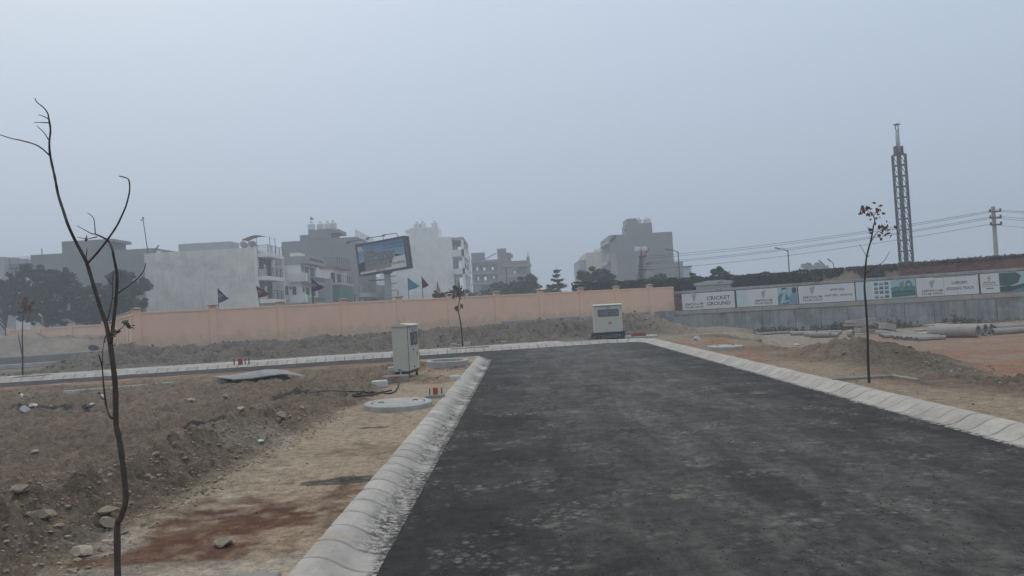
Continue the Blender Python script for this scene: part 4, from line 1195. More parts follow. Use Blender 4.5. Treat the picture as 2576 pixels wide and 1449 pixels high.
MB().box(0, L_, -.08, .38, Z_(1750, 703, Yw) - GB, Z_(1750, 700, Yw) - GB).build('coping', CREAM, t)
# ------------------------------------------------------------------ trees, hedges, saplings
def leafmat(name, c1, c2, c3=None):
    m, n, l, b = newmat(name)
    r = n.new('ShaderNodeNewGeometry')
    col = mix(n, l, r.outputs['Random Per Island'], c1, c2)
    if c3: col = mix(n, l, rng(n, l, nz(n, l, r.outputs['Position'], .8, 3), .45, .62), col, c3)
    l.new(col, b.inputs['Base Color']); b.inputs['Roughness'].default_value = .75; b.inputs['Specular IOR Level'].default_value = .2
    return m
LEAFD = leafmat('dark_foliage', (.018, .034, .018), (.045, .070, .034), (.050, .078, .040))
LEAFC = leafmat('conifer_foliage', (.018, .036, .024), (.038, .062, .040))
LEAFH = leafmat('hedge_foliage', (.016, .028, .016), (.034, .052, .026))
LEAFB = leafmat('shrub_foliage', (.04, .07, .03), (.085, .12, .055), (.10, .11, .06))
LEAFX = leafmat('dry_creeper', (.055, .045, .034), (.12, .095, .066), (.045, .045, .03))
LEAFBR = leafmat('dry_leaves', (.12, .06, .04), (.21, .12, .075))
LEAFOL = leafmat('olive_leaves', (.085, .09, .055), (.14, .13, .08))
BARK = surf('dark_bark', (.060, .048, .043), (.040, .033, .031), 30, .9, .5, 90, .004)
BARKN = surf('sapling_bark', (.085, .066, .056), (.052, .042, .038), 26, .9, .6, 120, .003)
def quads(cent, nrm, size, asp=1.8, seed=0):
    """leaf-shaped four-cornered faces at points, facing nrm"""
    rg = np.random.default_rng(seed); N = len(cent)
    nrm = nrm / (np.linalg.norm(nrm, axis=1, keepdims=True) + 1e-9)
    a = rg.normal(size=(N, 3)); a -= (a * nrm).sum(1, keepdims=True) * nrm; a /= np.linalg.norm(a, axis=1, keepdims=True) + 1e-9
    b = np.cross(nrm, a); s = (size * rg.uniform(.6, 1.3, N))[:, None]
    v = np.stack([cent - a * s * asp / 2, cent - b * s / 2 + a * s * .1, cent + a * s * asp / 2, cent + b * s / 2 + a * s * .1], 1).reshape(-1, 3)
    return v, np.arange(4 * N).reshape(-1, 4)
def blobs_points(blobs, n, seed=0, shell=.55):
    rg = np.random.default_rng(seed)
    vol = np.array([b[3] * b[4] * b[5] for b in blobs]) ** .75
    idx = rg.choice(len(blobs), n, p=vol / vol.sum())
    d = rg.normal(size=(n, 3)); d /= np.linalg.norm(d, axis=1, keepdims=True)
    r = shell + (1 - shell) * rg.random(n) ** .6
    r *= 1 + .14 * rg.normal(size=n)
    B = np.array(blobs)[idx]
    return B[:, :3] + d * r[:, None] * B[:, 3:6], d
def crown(o, blobs, n, size, mat, seed=0, up=.5, asp=1.8, name='crown'):
    rr = random.Random(seed + 77); sub_ = []
    for (x, y, z, a, b, c_) in blobs:              # leaf clumps on the skin of each bough, gaps between
        for k in range(8):
            v = Vector((rr.gauss(0, 1), rr.gauss(0, 1), rr.gauss(0, 1))).normalized() * rr.uniform(.6, 1.05); q = rr.uniform(.26, .46)
            sub_.append((x + v.x * a, y + v.y * b, z + v.z * c_, a * q, b * q, c_ * q * 1.1))
    blobs = sub_
    c, d = blobs_points(blobs, n, seed, .3)
    rg = np.random.default_rng(seed + 1)
    nn = d + rg.normal(size=d.shape) * .7; nn[:, 2] += up
    v, f = quads(c, nn, size, asp, seed + 2)
    return link(name, np_mesh(name, v, f, mat, False), o)
def tree(name, label, cat, base, h, blobs, n, size, mat, trunk_r=.18, seed=0, group=None, limbs=True):
    t = thing(name, label, cat, base, 0, group)
    tb = MB(); rr = random.Random(seed)
    tb.tube([(0, 0, -.3), (.05, .02, h * .3), (-.04, .05, h * .6), (0, 0, h)], [trunk_r, trunk_r * .8, trunk_r * .6, trunk_r * .3], 8)
    if limbs:
        for b in blobs:
            z0 = min(h * rr.uniform(.35, .7), b[2])
            tb.tube([(0, 0, z0), (b[0] * .5, b[1] * .5, (z0 + b[2]) / 2 + .2), (b[0], b[1], b[2])], [trunk_r * .5, trunk_r * .35, trunk_r * .12], 6)
    tb.build('trunk', BARK, t)
    crown(t, blobs, n, size, mat, seed)
    return t
def spread(px0, px1, py0, py1, Y, base, n, r, seed, dy=2.5):
    """clumps filling a window of the picture, relative to a tree base"""
    rr = random.Random(seed); out = []
    for k in range(n):
        q = P(rr.uniform(px0, px1), rr.uniform(py0, py1), Y + rr.uniform(-dy, dy)) - base
        s = r * rr.uniform(.7, 1.25)
        out.append((q.x, q.y, q.z, s * 1.15, s, s * .72))
    return out
TR = [('broad dark tree spreading over the far wall, left of the weathered house', 120, 76, [(30, 215, 692, 745, 20), (40, 240, 745, 808, 24), (60, 170, 680, 700, 7)]),
      ('dark tree pressed against the weathered blank house wall', 300, 73, [(235, 352, 717, 765, 16), (225, 352, 760, 818, 18), (295, 325, 690, 712, 3)]),
      ('dark tree at the left end of the low far wall', 15, 80, [(-60, 40, 720, 790, 14), (-40, 30, 712, 740, 6)])]
for k, (lab, px, Y, wins) in enumerate(TR):
    g = P(px, hz(px), Y); base = Vector((g.x, g.y, 1.2))
    bl = []
    for j, (a, b, c, d, n) in enumerate(wins): bl += spread(a, b, c, d, Y, base, n, .95, k * 10 + j)
    tree('broadleaf_tree', lab, 'tree', base, 3.4, bl, 26000 if k < 2 else 14000, .20, LEAFD, .16, k + 3)
SM = [('round_shrub', 'dusty rounded shrub mass behind the wall in front of the unfinished building', 1195, 92, (1135, 1255, 726, 748, 10, .95), 5000, .16, LEAFB, 2.0),
      ('casuarina_tree', 'dark feathery tree to the right of the unfinished building', 1312, 90, (1290, 1335, 702, 742, 12, 1.0), 7000, .15, LEAFC, 4.0),
      ('broadleaf_tree', 'dark leafy tree at the left end of the clipped hedge', 1500, 80, (1470, 1535, 688, 724, 11, .8), 7000, .17, LEAFD, 3.5),
      ('garden_shrub', 'loose grey green shrub growing over the hedge by the wired pole', 1665, 66, (1642, 1690, 690, 712, 8, .5), 3200, .11, LEAFB, 2.6),
      ('broadleaf_tree', 'small ragged tree rising over the hedge near a street lamp', 1840, 66, (1790, 1872, 682, 702, 9, .42), 3600, .12, LEAFD, 2.8),
      ('garden_shrub', 'small shrub sprouting over the hedge beside the small ragged tree', 1765, 64, (1740, 1790, 692, 708, 6, .38), 1800, .11, LEAFB, 2.4),
      ('garden_shrub', 'small dark shrub peeping over the peach wall beside the pink pennant', 1112, 60, (1095, 1135, 740, 752, 6, .32), 1500, .10, LEAFD, 1.2),
      ('round_shrub', 'low shrub between the feathery tree and the conifer', 1368, 92, (1350, 1395, 728, 745, 6, .6), 2200, .15, LEAFB, 1.6),
      ('distant_tree', 'hazy distant tree on the skyline behind the creeper covered wall', 2045, 190, (2022, 2070, 674, 684, 7, 2.0), 3500, .35, LEAFD, 6.0),
      ('garden_shrub', 'dry weed bush growing against the foot of the concrete retaining wall', 2235, 47, (2212, 2270, 800, 812, 7, .32), 2200, .08, LEAFX, .6),
      ('garden_shrub', 'brown weed clump at the wall foot behind the thin pipes', 2400, 45, (2385, 2425, 797, 806, 6, .3), 1500, .08, LEAFX, .5),
      ('garden_shrub', 'grey weed heap against the retaining wall under the framed logo board', 1945, 51, (1905, 1990, 816, 830, 8, .38), 2500, .09, LEAFX, .5),
      ('garden_shrub', 'tangled dry weeds by the broken slabs at the wall foot', 2085, 49.5, (2050, 2125, 808, 826, 8, .36), 2500, .09, LEAFX, .6)]
for k, (nm, lab, px, Y, (a, b, c, d, n, r), nl, sz, mt, h) in enumerate(SM):
    g = P(px, hz(px), Y); z0 = gz(g.x, g.y) if Y < 58 else (1.9 if px > 1600 and Y < 70 else 1.0); base = Vector((g.x, g.y, z0))
    bl = spread(a, b, c, d, Y, base, n, r, 40 + k, r)
    if mt is LEAFX:                                # dry weeds: stalks and thin blades
        t = thing('weed_clump', lab, 'weeds', base); rg = np.random.default_rng(k); cs, ns, sk = [], [], MB()
        for q in bl:
            for j in range(9):
                h_ = abs(rg.normal()) * (.10 + .3 * (j == 0)) + .08 + max(q[2], 0) * .35; x0_, y0_ = q[0] + rg.normal() * .5, q[1] + rg.normal() * .35
                tip = Vector((x0_ + rg.normal() * .22, y0_ + rg.normal() * .2, h_)); sk.tube([(x0_, y0_, -.05), Vector((x0_, y0_, 0)).lerp(tip, .5) + Vector((0, 0, .05)), tip], [.012, .009, .003], 4)
                u = rg.random((16, 1)); cs.append(np.array([[x0_, y0_, 0]]) * (1 - u) + np.array([list(tip)]) * u + rg.normal(size=(16, 3)) * .06); ns.append(rg.normal(size=(16, 3)))
        tag(sk.build('stalks', LEAFX, t), kind='stuff')
        v, f = quads(np.concatenate(cs), np.concatenate(ns), .06, 2.6, k)
        link('leaves', np_mesh('leaves', v, f, mt, False), t)
        continue
    tree(nm, lab, 'tree' if 'tree' in nm else 'shrub', base, min(h, max(q[2] for q in bl)), bl, nl, sz, mt, .09, k + 20)
# feathery outline twigs of the casuarina and a layered conifer
Y = 84.0
g = P(1405, hz(1405), Y); base = Vector((g.x, g.y, 1.0))
t = thing('conifer_tree', 'young conifer with layered branches behind the peach wall', 'tree', base)
topz = P(1404, 684, Y).z - 1.0
MB().tube([(0, 0, -.2), (.03, 0, topz * .6), (0, 0, topz + .7)], [.1, .06, .012], 7).build('trunk', BARK, t)
cs, ns = [], []
rg = np.random.default_rng(7); rr = random.Random(7)
bm_ = MB()
for k in range(9):
    z = topz * (.18 + .80 * k / 8) + rr.uniform(-.12, .12); L = (1.75 - 1.35 * k / 8) * rr.uniform(.6, 1.2)
    for j in range(7):
        w = rr.uniform(0, 6.28); Lj = L * rr.uniform(.7, 1.1)
        tip = Vector((math.cos(w) * Lj, math.sin(w) * Lj, z + rr.uniform(.05, .42) * Lj))
        bm_.tube([(0, 0, z), tip], [.025, .006], 4)
        u = rg.uniform(.15, 1, 60)[:, None]
        cs.append(np.array([[0, 0, z]]) * (1 - u) + np.array([list(tip)]) * u + rg.normal(size=(60, 3)) * np.array([.10, .10, .06]))
        ns.append(rg.normal(size=(60, 3)) * .5 + np.array([0, 0, 1]))
bm_.build('branch', BARK, t)
v, f = quads(np.concatenate(cs), np.concatenate(ns), .13, 2.2, 3)
link('crown', np_mesh('crown', v, f, LEAFC, False), t)

# clipped hedge on the raised ground behind the sign wall
def hedge(label, pts, zt, wid, n, mat, seed, name='hedge', core=True, sz=.10):
    """pts: (x, y, base z); zt: list of top z"""
    o = thing(name, label, 'hedge', pts[0])
    b0 = Vector(pts[0]); rg = np.random.default_rng(seed); cs, ns = [], []; cb_ = MB()
    L = [(Vector(b) - Vector(a)).length for a, b in zip(pts[:-1], pts[1:])]
    for k, (a, b) in enumerate(zip(pts[:-1], pts[1:])):
        a, b = Vector(a), Vector(b); d = (b - a).to_2d().normalized(); nn = Vector((-d.y, d.x))
        m = int(n * L[k] / sum(L)); u = rg.random(m); side_ = rg.random(m)
        zb, ztp = a.z + (b.z - a.z) * u, zt[k] + (zt[k + 1] - zt[k]) * u
        wob = .05 * np.sin(u * L[k] * 2.3) + .04 * np.sin(u * L[k] * 5.1 + 1)
        front = side_ < .6
        vv = np.where(front, -wid / 2 + rg.normal(size=m) * .04, rg.uniform(-wid / 2, wid / 2, m))
        zz = np.where(front, zb + (ztp - zb) * rg.random(m), ztp + wob + np.abs(rg.normal(size=m)) * .05 - .03)
        x = a.x + (b.x - a.x) * u + nn.x * vv - b0.x; y = a.y + (b.y - a.y) * u + nn.y * vv - b0.y
        cs.append(np.stack([x, y, zz - b0.z], 1))
        ns.append(np.where(front[:, None], np.array([[-nn.x, -nn.y, .3]]), np.array([[0, 0, 1.0]])) + rg.normal(size=(m, 3)) * .6)
        if core:
            w2 = wid / 2 - .06
            q = [a + Vector((nn.x * s_ * w2, nn.y * s_ * w2, 0)) - b0 for s_ in (-1, 1)] + [b + Vector((nn.x * s_ * w2, nn.y * s_ * w2, 0)) - b0 for s_ in (1, -1)]
            tz = [zt[k] - b0.z - .1] * 2 + [zt[k + 1] - b0.z - .1] * 2
            vs = [(w.x, w.y, w.z) for w in q] + [(w.x, w.y, h_) for w, h_ in zip(q, tz)]
            cb_.add(vs, [(4, 5, 6, 7), (0, 4, 7, 3), (0, 1, 5, 4), (2, 3, 7, 6), (1, 2, 6, 5)])
    if core: cb_.build('branches', LEAFH, o)
    v, f = quads(np.concatenate(cs), np.concatenate(ns), sz, 1.5, seed)
    link('foliage', np_mesh('foliage', v, f, mat, False), o)
    return o
def wallpt(px, back, z):
    u = wu(px); e = Vector((math.cos(ang_w), math.sin(ang_w))); n = Vector((-e.y, e.x))
    w = Vector((WALLB.x, WALLB.y)) + e * u + n * back
    return (w.x, w.y, z)
h0 = P(1448, hz(1448), 63.0)
hedge('long dark green clipped hedge above the sign board wall', [(h0.x, h0.y, 1.4), wallpt(1700, 1.9, 1.7), wallpt(2046, 1.6, 1.7)], [P(1460, 712, 63).z, P(1700, 703.5, 57.5).z, P(2040, 683, 53).z], 1.0, 15000, LEAFH, 5)
# creeper covered tan wall, and dry creeper along the brick wall
cw0, cw1 = wallpt(2040, 1.0, 1.6), wallpt(2262, .8, 1.6)
dw = Vector((cw1[0] - cw0[0], cw1[1] - cw0[1]))
t = thing('creeper_wall', 'tan compound wall with patchy dry creeper between hedge and brick wall', 'wall', cw0, math.atan2(dw.y, dw.x))
zt0, zt1 = P(2045, 680, 52).z - 1.6, P(2255, 664, 49).z - 1.6
TANW = surf('sandy_plaster', (.43, .35, .25), (.36, .29, .21), 1.5, .95, dirt=((.25, .21, .16), .5))
m = MB(); Lc = dw.length
m.add([(0, 0, 0), (Lc, 0, 0), (Lc, 0, zt1), (0, 0, zt0), (0, .25, 0), (Lc, .25, 0), (Lc, .25, zt1), (0, .25, zt0)], [(0, 1, 2, 3), (7, 6, 5, 4), (3, 2, 6, 7), (0, 3, 7, 4), (1, 5, 6, 2)])
m.build('wall_panel', TANW, t)
rg = np.random.default_rng(12); N = 9000
u, vv = rg.random(N), rg.random(N)
den = vn(u * Lc * 1.4, vv * 2.0 + 5, 3) + .35 * vn(u * Lc * 5, vv * 6, 9) + .40 * vv
keep = den > .80
u, vv = u[keep], vv[keep]
cs = np.stack([u * Lc, -.05 - .08 * rg.random(len(u)), (zt0 + (zt1 - zt0) * u) * (.12 + .9 * vv)], 1)
v, f = quads(cs, np.array([[0, -1, .2]]) + rg.normal(size=(len(u), 3)) * .6, .09, 2.0, 4)
link('creeper', np_mesh('creeper', v, f, LEAFX, False), t)
u = rg.random(5200)
cs = np.stack([u * LB, rg.uniform(-.12, .3, len(u)), 2.98 + zb2(u * LB) + np.abs(rg.normal(size=len(u))) * .07 - .14 * rg.random(len(u))], 1)
v, f = quads(cs, np.array([[0, -.6, 1]]) + rg.normal(size=(len(u), 3)) * .7, .085, 2.4, 6)
link('creeper', np_mesh('creeper', v, f, LEAFX, False), bwo)

# ------------------------------------------------------------------ saplings
def limb(pts, Y, base, r0, r1, wob=.04, seed=0, n=7):
    """a branch through picture points at distance Y, smoothed, tapering, with slight nodes"""
    rr = random.Random(seed)
    q = [P(x, y, Y + (rr.uniform(-wob, wob) if k else 0)) - base for k, (x, y) in enumerate(pts)]
    sub = []
    for k in range(len(q) - 1):
        p0, p1, p2, p3 = q[max(k - 1, 0)], q[k], q[k + 1], q[min(k + 2, len(q) - 1)]
        for j in range(4):
            u = j / 4
            sub.append(.5 * ((2 * p1) + (p2 - p0) * u + (2 * p0 - 5 * p1 + 4 * p2 - p3) * u * u + (3 * p1 - p0 - 3 * p2 + p3) * u ** 3))
    sub.append(q[-1])
    rad_ = [(r0 + (r1 - r0) * k / (len(sub) - 1)) * rr.uniform(.92, 1.1) for k in range(len(sub))]
    return MB().tube(sub, rad_, n)
def leaves(o, spots, n, size, mat, spread_, seed, name='leaves', droop=.0):
    rg = np.random.default_rng(seed); c = np.array([list(s) for s in spots])
    idx = rg.integers(len(c), size=n)
    cc = c[idx] + rg.normal(size=(n, 3)) * spread_; cc[:, 2] -= droop * rg.random(n)
    v, f = quads(cc, rg.normal(size=(n, 3)), size, 2.0, seed)
    return link(name, np_mesh(name, v, f, mat, False), o)
YS = 4.35
g = P(296, hz(296), YS); SB = Vector((P(296.5, 1500, YS).x, YS, .1))
t = thing('sapling', 'bare forked sapling with a kinked trunk beside the near kerb verge', 'sapling', SB)
trunk = [(297, 1540), (296, 1449), (295, 1325), (303, 1304), (316, 1263), (314.6, 1221), (308, 1159), (300, 1105), (292, 1064), (290, 973), (283.6, 911), (277, 862)]
limb(trunk, YS, SB, .0185, .0135, .01, 1, 10).build('trunk', BARKN, t, True)
big = [((277, 864), (265.6, 810), (254, 779), (239.6, 732), (221, 669.7), (213.5, 651), (192.7, 612), (172, 568), (159, 529), (146.7, 491), (138, 446), (127, 395), (124, 361), (127, 327), (122.8, 299), (120, 285), (110, 271), (93, 257), (88, 247)),
       ((278, 866), (286.5, 802), (293, 737), (294, 690), (286.5, 649), (282.5, 628), (273.4, 607), (257.8, 596.7), (239.6, 589)),
       ((219, 664), (247, 633), (271, 602), (294, 568), (312.5, 529), (319, 511), (326, 480), (324.5, 454), (316, 447), (300.5, 443)),
       ((290, 1053), (277, 1048), (267, 1019), (261, 973), (256.7, 923.5), (248, 892.5)),
       ((127, 393), (96, 367), (56, 354), (28, 348), (-4, 338), (-40, 330)),
       ((294, 740), (323, 719), (346, 701), (362, 680), (366, 662)),
       ((268, 810), (276, 784), (282.5, 748), (283.8, 706), (285, 685))]
rads = [(.0125, .0022), (.0105, .004), (.0065, .003), (.0075, .003), (.0045, .0018), (.0042, .0022), (.004, .0018)]
for k, (pts, (a, b)) in enumerate(zip(big, rads)):
    bo = limb(pts, YS + (.0 if k < 3 else .02), SB, a, b, .05, k + 5, 8).build('branch', BARKN, t, True)
tw = [((123, 353), (110, 333), (92, 316)), ((124, 309), (104, 308), (84.7, 308)), ((120, 298), (108, 292), (97, 288.6)), ((239.6, 590), (238, 563), (234, 547), (220, 535.5)), ((240, 589), (229, 587), (213.5, 578.5), (194, 568)),
      ((244, 596), (230, 599), (218.7, 600.7), (194, 596.7)), ((216, 650), (218, 636), (219, 625)), ((257, 925), (258, 890), (261, 861)), ((306, 1112), (304, 1100), (308, 1084)), ((282, 752), (292, 745)), ((284, 838), (296, 832), (308, 824), (314, 813)), ((282, 716), (276, 708), (271, 700)), ((262, 862), (266, 845), (270, 838))]
for k, pts in enumerate(tw):
    limb(pts, YS + .01, SB, .0035, .0016, .02, 60 + k, 6).build('twig', BARKN, t, True)
leaves(t, [P(x, y, YS) - SB for x, y in ((312, 812), (317, 814), (323, 817), (328, 820))], 26, .018, LEAFOL, .008, 2)
leaves(t, [P(x, y, YS) - SB for x, y in ((288, 836), (294, 834), (285, 845))], 14, .016, LEAFOL, .008, 3)
leaves(t, [P(x, y, YS + .05) - SB for x, y in ((236, 552), (217, 600))], 5, .014, LEAFBR, .006, 4)
# grey clip of cut branch low on the trunk is part of it
YB = 12.4
base = onland(2187, 963); base.z = gz(base.x, base.y); YB = base.y
t = thing('sapling', 'thin sapling with dry brown leaf tufts in the pit beside the right kerb', 'sapling', base)
limb([(2187, 970), (2183.6, 906), (2182.5, 841), (2179, 776), (2175, 730), (2176, 692), (2180, 647), (2191.4, 602), (2197, 571), (2201, 554), (2195.7, 541), (2190, 532)], YB, base, .0235, .007, .03, 2, 8).build('trunk', BARK, t, True)
for k, (pts, r) in enumerate(((((2186, 619), (2200, 593), (2211, 582), (2228, 577)), .008), (((2177, 690), (2190, 679), (2205.5, 669.5), (2225, 655), (2239, 631)), .0085), (((2180, 650), (2177, 640), (2162, 614)), .007), (((2195, 541), (2180, 527), (2168, 523)), .004), (((2197, 541), (2206, 530), (2214, 522)), .004), (((2181, 647), (2188, 642)), .006))):
    limb(pts, YB, base, r, .003, .05, k, 6).build('branch', BARK, t, True)
leaves(t, [P(x, y, YB) - base for x, y in ((2170, 526), (2178, 528), (2186, 536), (2194, 528), (2204, 535), (2212, 530))], 42, .045, LEAFBR, .055, 5)
leaves(t, [P(x, y, YB) - base for x, y in ((2198, 572), (2208, 580), (2218, 575), (2228, 574), (2236, 580), (2225, 582))], 46, .045, LEAFBR, .055, 6)
base = onland(1163.5, 873); base.z = max(base.z, .08); YM = base.y
t = thing('sapling', 'small leafy sapling in the footpath pit behind the far kerb', 'sapling', base)
limb([(1163.6, 875), (1161, 828), (1155.8, 797), (1152, 776), (1156, 755), (1157, 729), (1154.5, 711)], YM, base, .036, .014, .05, 3, 7).build('trunk', BARK, t, True)
leaves(t, [P(x, y, YM) - base for x, y in ((1142, 727), (1148, 735), (1155, 730), (1162, 737), (1158, 722), (1150, 742))], 60, .10, LEAFOL, .11, 8)
leaves(t, [P(x, y, YM) - base for x, y in ((1141, 724), (1139, 750), (1162, 770), (1150, 776))], 24, .12, LEAFBR, .05, 9)
base = onland(57, 946); base.z = max(base.z, .08); YM = base.y
t = thing('sapling', 'slender twin stemmed sapling in the footpath pit at the left', 'sapling', base)
limb([(57, 948), (57, 905), (57, 875), (56, 850), (58, 800), (62, 772)], YM, base, .035, .012, .05, 3, 7).build('trunk', BARK, t, True)
limb([(57, 900), (52, 872), (47, 850), (46, 838)], YM, base, .022, .01, .05, 4, 6).build('branch', BARK, t, True)
leaves(t, [P(x, y, YM) - base for x, y in ((64, 760), (68, 768), (74, 772), (66, 783), (76, 782))], 90, .10, LEAFBR, .10, 10)
base = onland(262, 905); YM = 26.0
# ------------------------------------------------------------------ lettering
def text_obj(body, h, mat, parent, x, y, z, width=None, bold=0.0, name='lettering', center=False, serif=False):
    c = bpy.data.curves.new('t', 'FONT'); c.body = body; c.size = 1.0; c.offset = bold; c.resolution_u = 3
    o = bpy.data.objects.new('t', c); COL.objects.link(o)
    bpy.context.view_layer.update()
    me = bpy.data.meshes.new_from_object(o)
    bpy.data.objects.remove(o); bpy.data.curves.remove(c)
    n = len(me.vertices); co = np.zeros(n * 3, np.float32); me.vertices.foreach_get('co', co); co = co.reshape(-1, 3)
    x0, x1 = co[:, 0].min(), co[:, 0].max(); y0, y1 = co[:, 1].min(), co[:, 1].max()
    ky = h / .73; kx = (width / (x1 - x0)) if width else ky
    X = (co[:, 0] - x0) * kx - (((x1 - x0) * kx / 2) if center else 0); Z = co[:, 1] * ky
    out = np.stack([X, np.zeros(n), Z], 1).astype(np.float32)
    me.vertices.foreach_set('co', out.ravel()); me.materials.clear(); me.materials.append(mat); me.update(); me.name = name
    return link(name, me, parent, loc=(x, y, z))
INK = flat('sign_ink', (.05, .055, .06), .7)
INK2 = flat('sign_ink_grey', (.07, .078, .085), .7)
WBOARD = surf('white_sign_sheet', (.66, .67, .67), (.60, .615, .615), 1.2, .6, dirt=((.50, .50, .48), .3))
CYAN, TEAL, DTEAL, LCY = flat('print_cyan', (.30, .48, .53)), flat('print_teal', (.065, .20, .235)), flat('print_dark_teal', (.022, .055, .07)), surf('print_pale_cyan', (.46, .58, .62), (.58, .65, .67), 1.6, .6)
PGRN, PDG = flat('print_green', (.03, .09, .075)), flat('print_dark_green', (.02, .05, .045))
SKIN = flat('print_face', (.40, .47, .46))
def poly(parent, pts, y, mat, name='print'):
    m = MB(); m.add([(x, y, z) for x, z in pts], [tuple(range(len(pts)))]); return m.build(name, mat, parent)
def ell(cx, cz, rx, rz, n=18): return [(cx + rx * math.cos(2 * math.pi * k / n), cz + rz * math.sin(2 * math.pi * k / n)) for k in range(n)]
LOGOC = [flat('logo_%d' % k, tuple(max(0, 1 - k / 5) * a + min(1, k / 5) * b for a, b in zip((.36, .22, .13), (.10, .115, .125)))) for k in range(10)]
def logo(parent, x, z, h, y=-.028):
    """fan of stripes, tan at the top to grey at the point"""
    for k in range(10):
        u0, u1 = k / 10, (k + .55) / 10
        def edge(u):
            L = (-.52 * (1 - u) ** .8 * .5 - .02, h * (1 - u) - h * .22 * (1 - u) * (1 - u)); Rr = (.62 * (1 - u) * .5 + .04, h * (1 - u))
            return (x + L[0] * h, z + L[1]), (x + Rr[0] * h, z + Rr[1])
        (a, b), (c, d) = edge(u0), edge(u1)
        poly(parent, [a, c, d, b], y, LOGOC[k], 'logo_stripe')
def brand(parent, x, z, s=1.0, y=-.028, ink=None):
    """emblem with the two-line name; x centre, z bottom"""
    text_obj('EMPERIUM', .135 * s, ink or INK2, parent, x, y, z + .175 * s, 1.02 * s, .003, center=True)
    text_obj('PALM DRIVE', .135 * s, ink or INK2, parent, x, y, z, 1.05 * s, .003, center=True)
    logo(parent, x, z + .37 * s, .50 * s, y)
SH = 1.22
signs = []
LBL = ['white sign board reading CRICKET GROUND beside the end of the peach wall', 'sign board with centred emblem and a teal picture of two men', 'white sign board with two lines of Hindi lettering',
       'sign board with a grid of small pictures and a teal garden view', 'white sign board reading GARDEN JOGGING TRACK with a peeling corner', 'sign board with a narrow white strip and a large green landscape picture']
e_w = Vector((math.cos(ang_w), math.sin(ang_w))); n_w = Vector((-e_w.y, e_w.x))
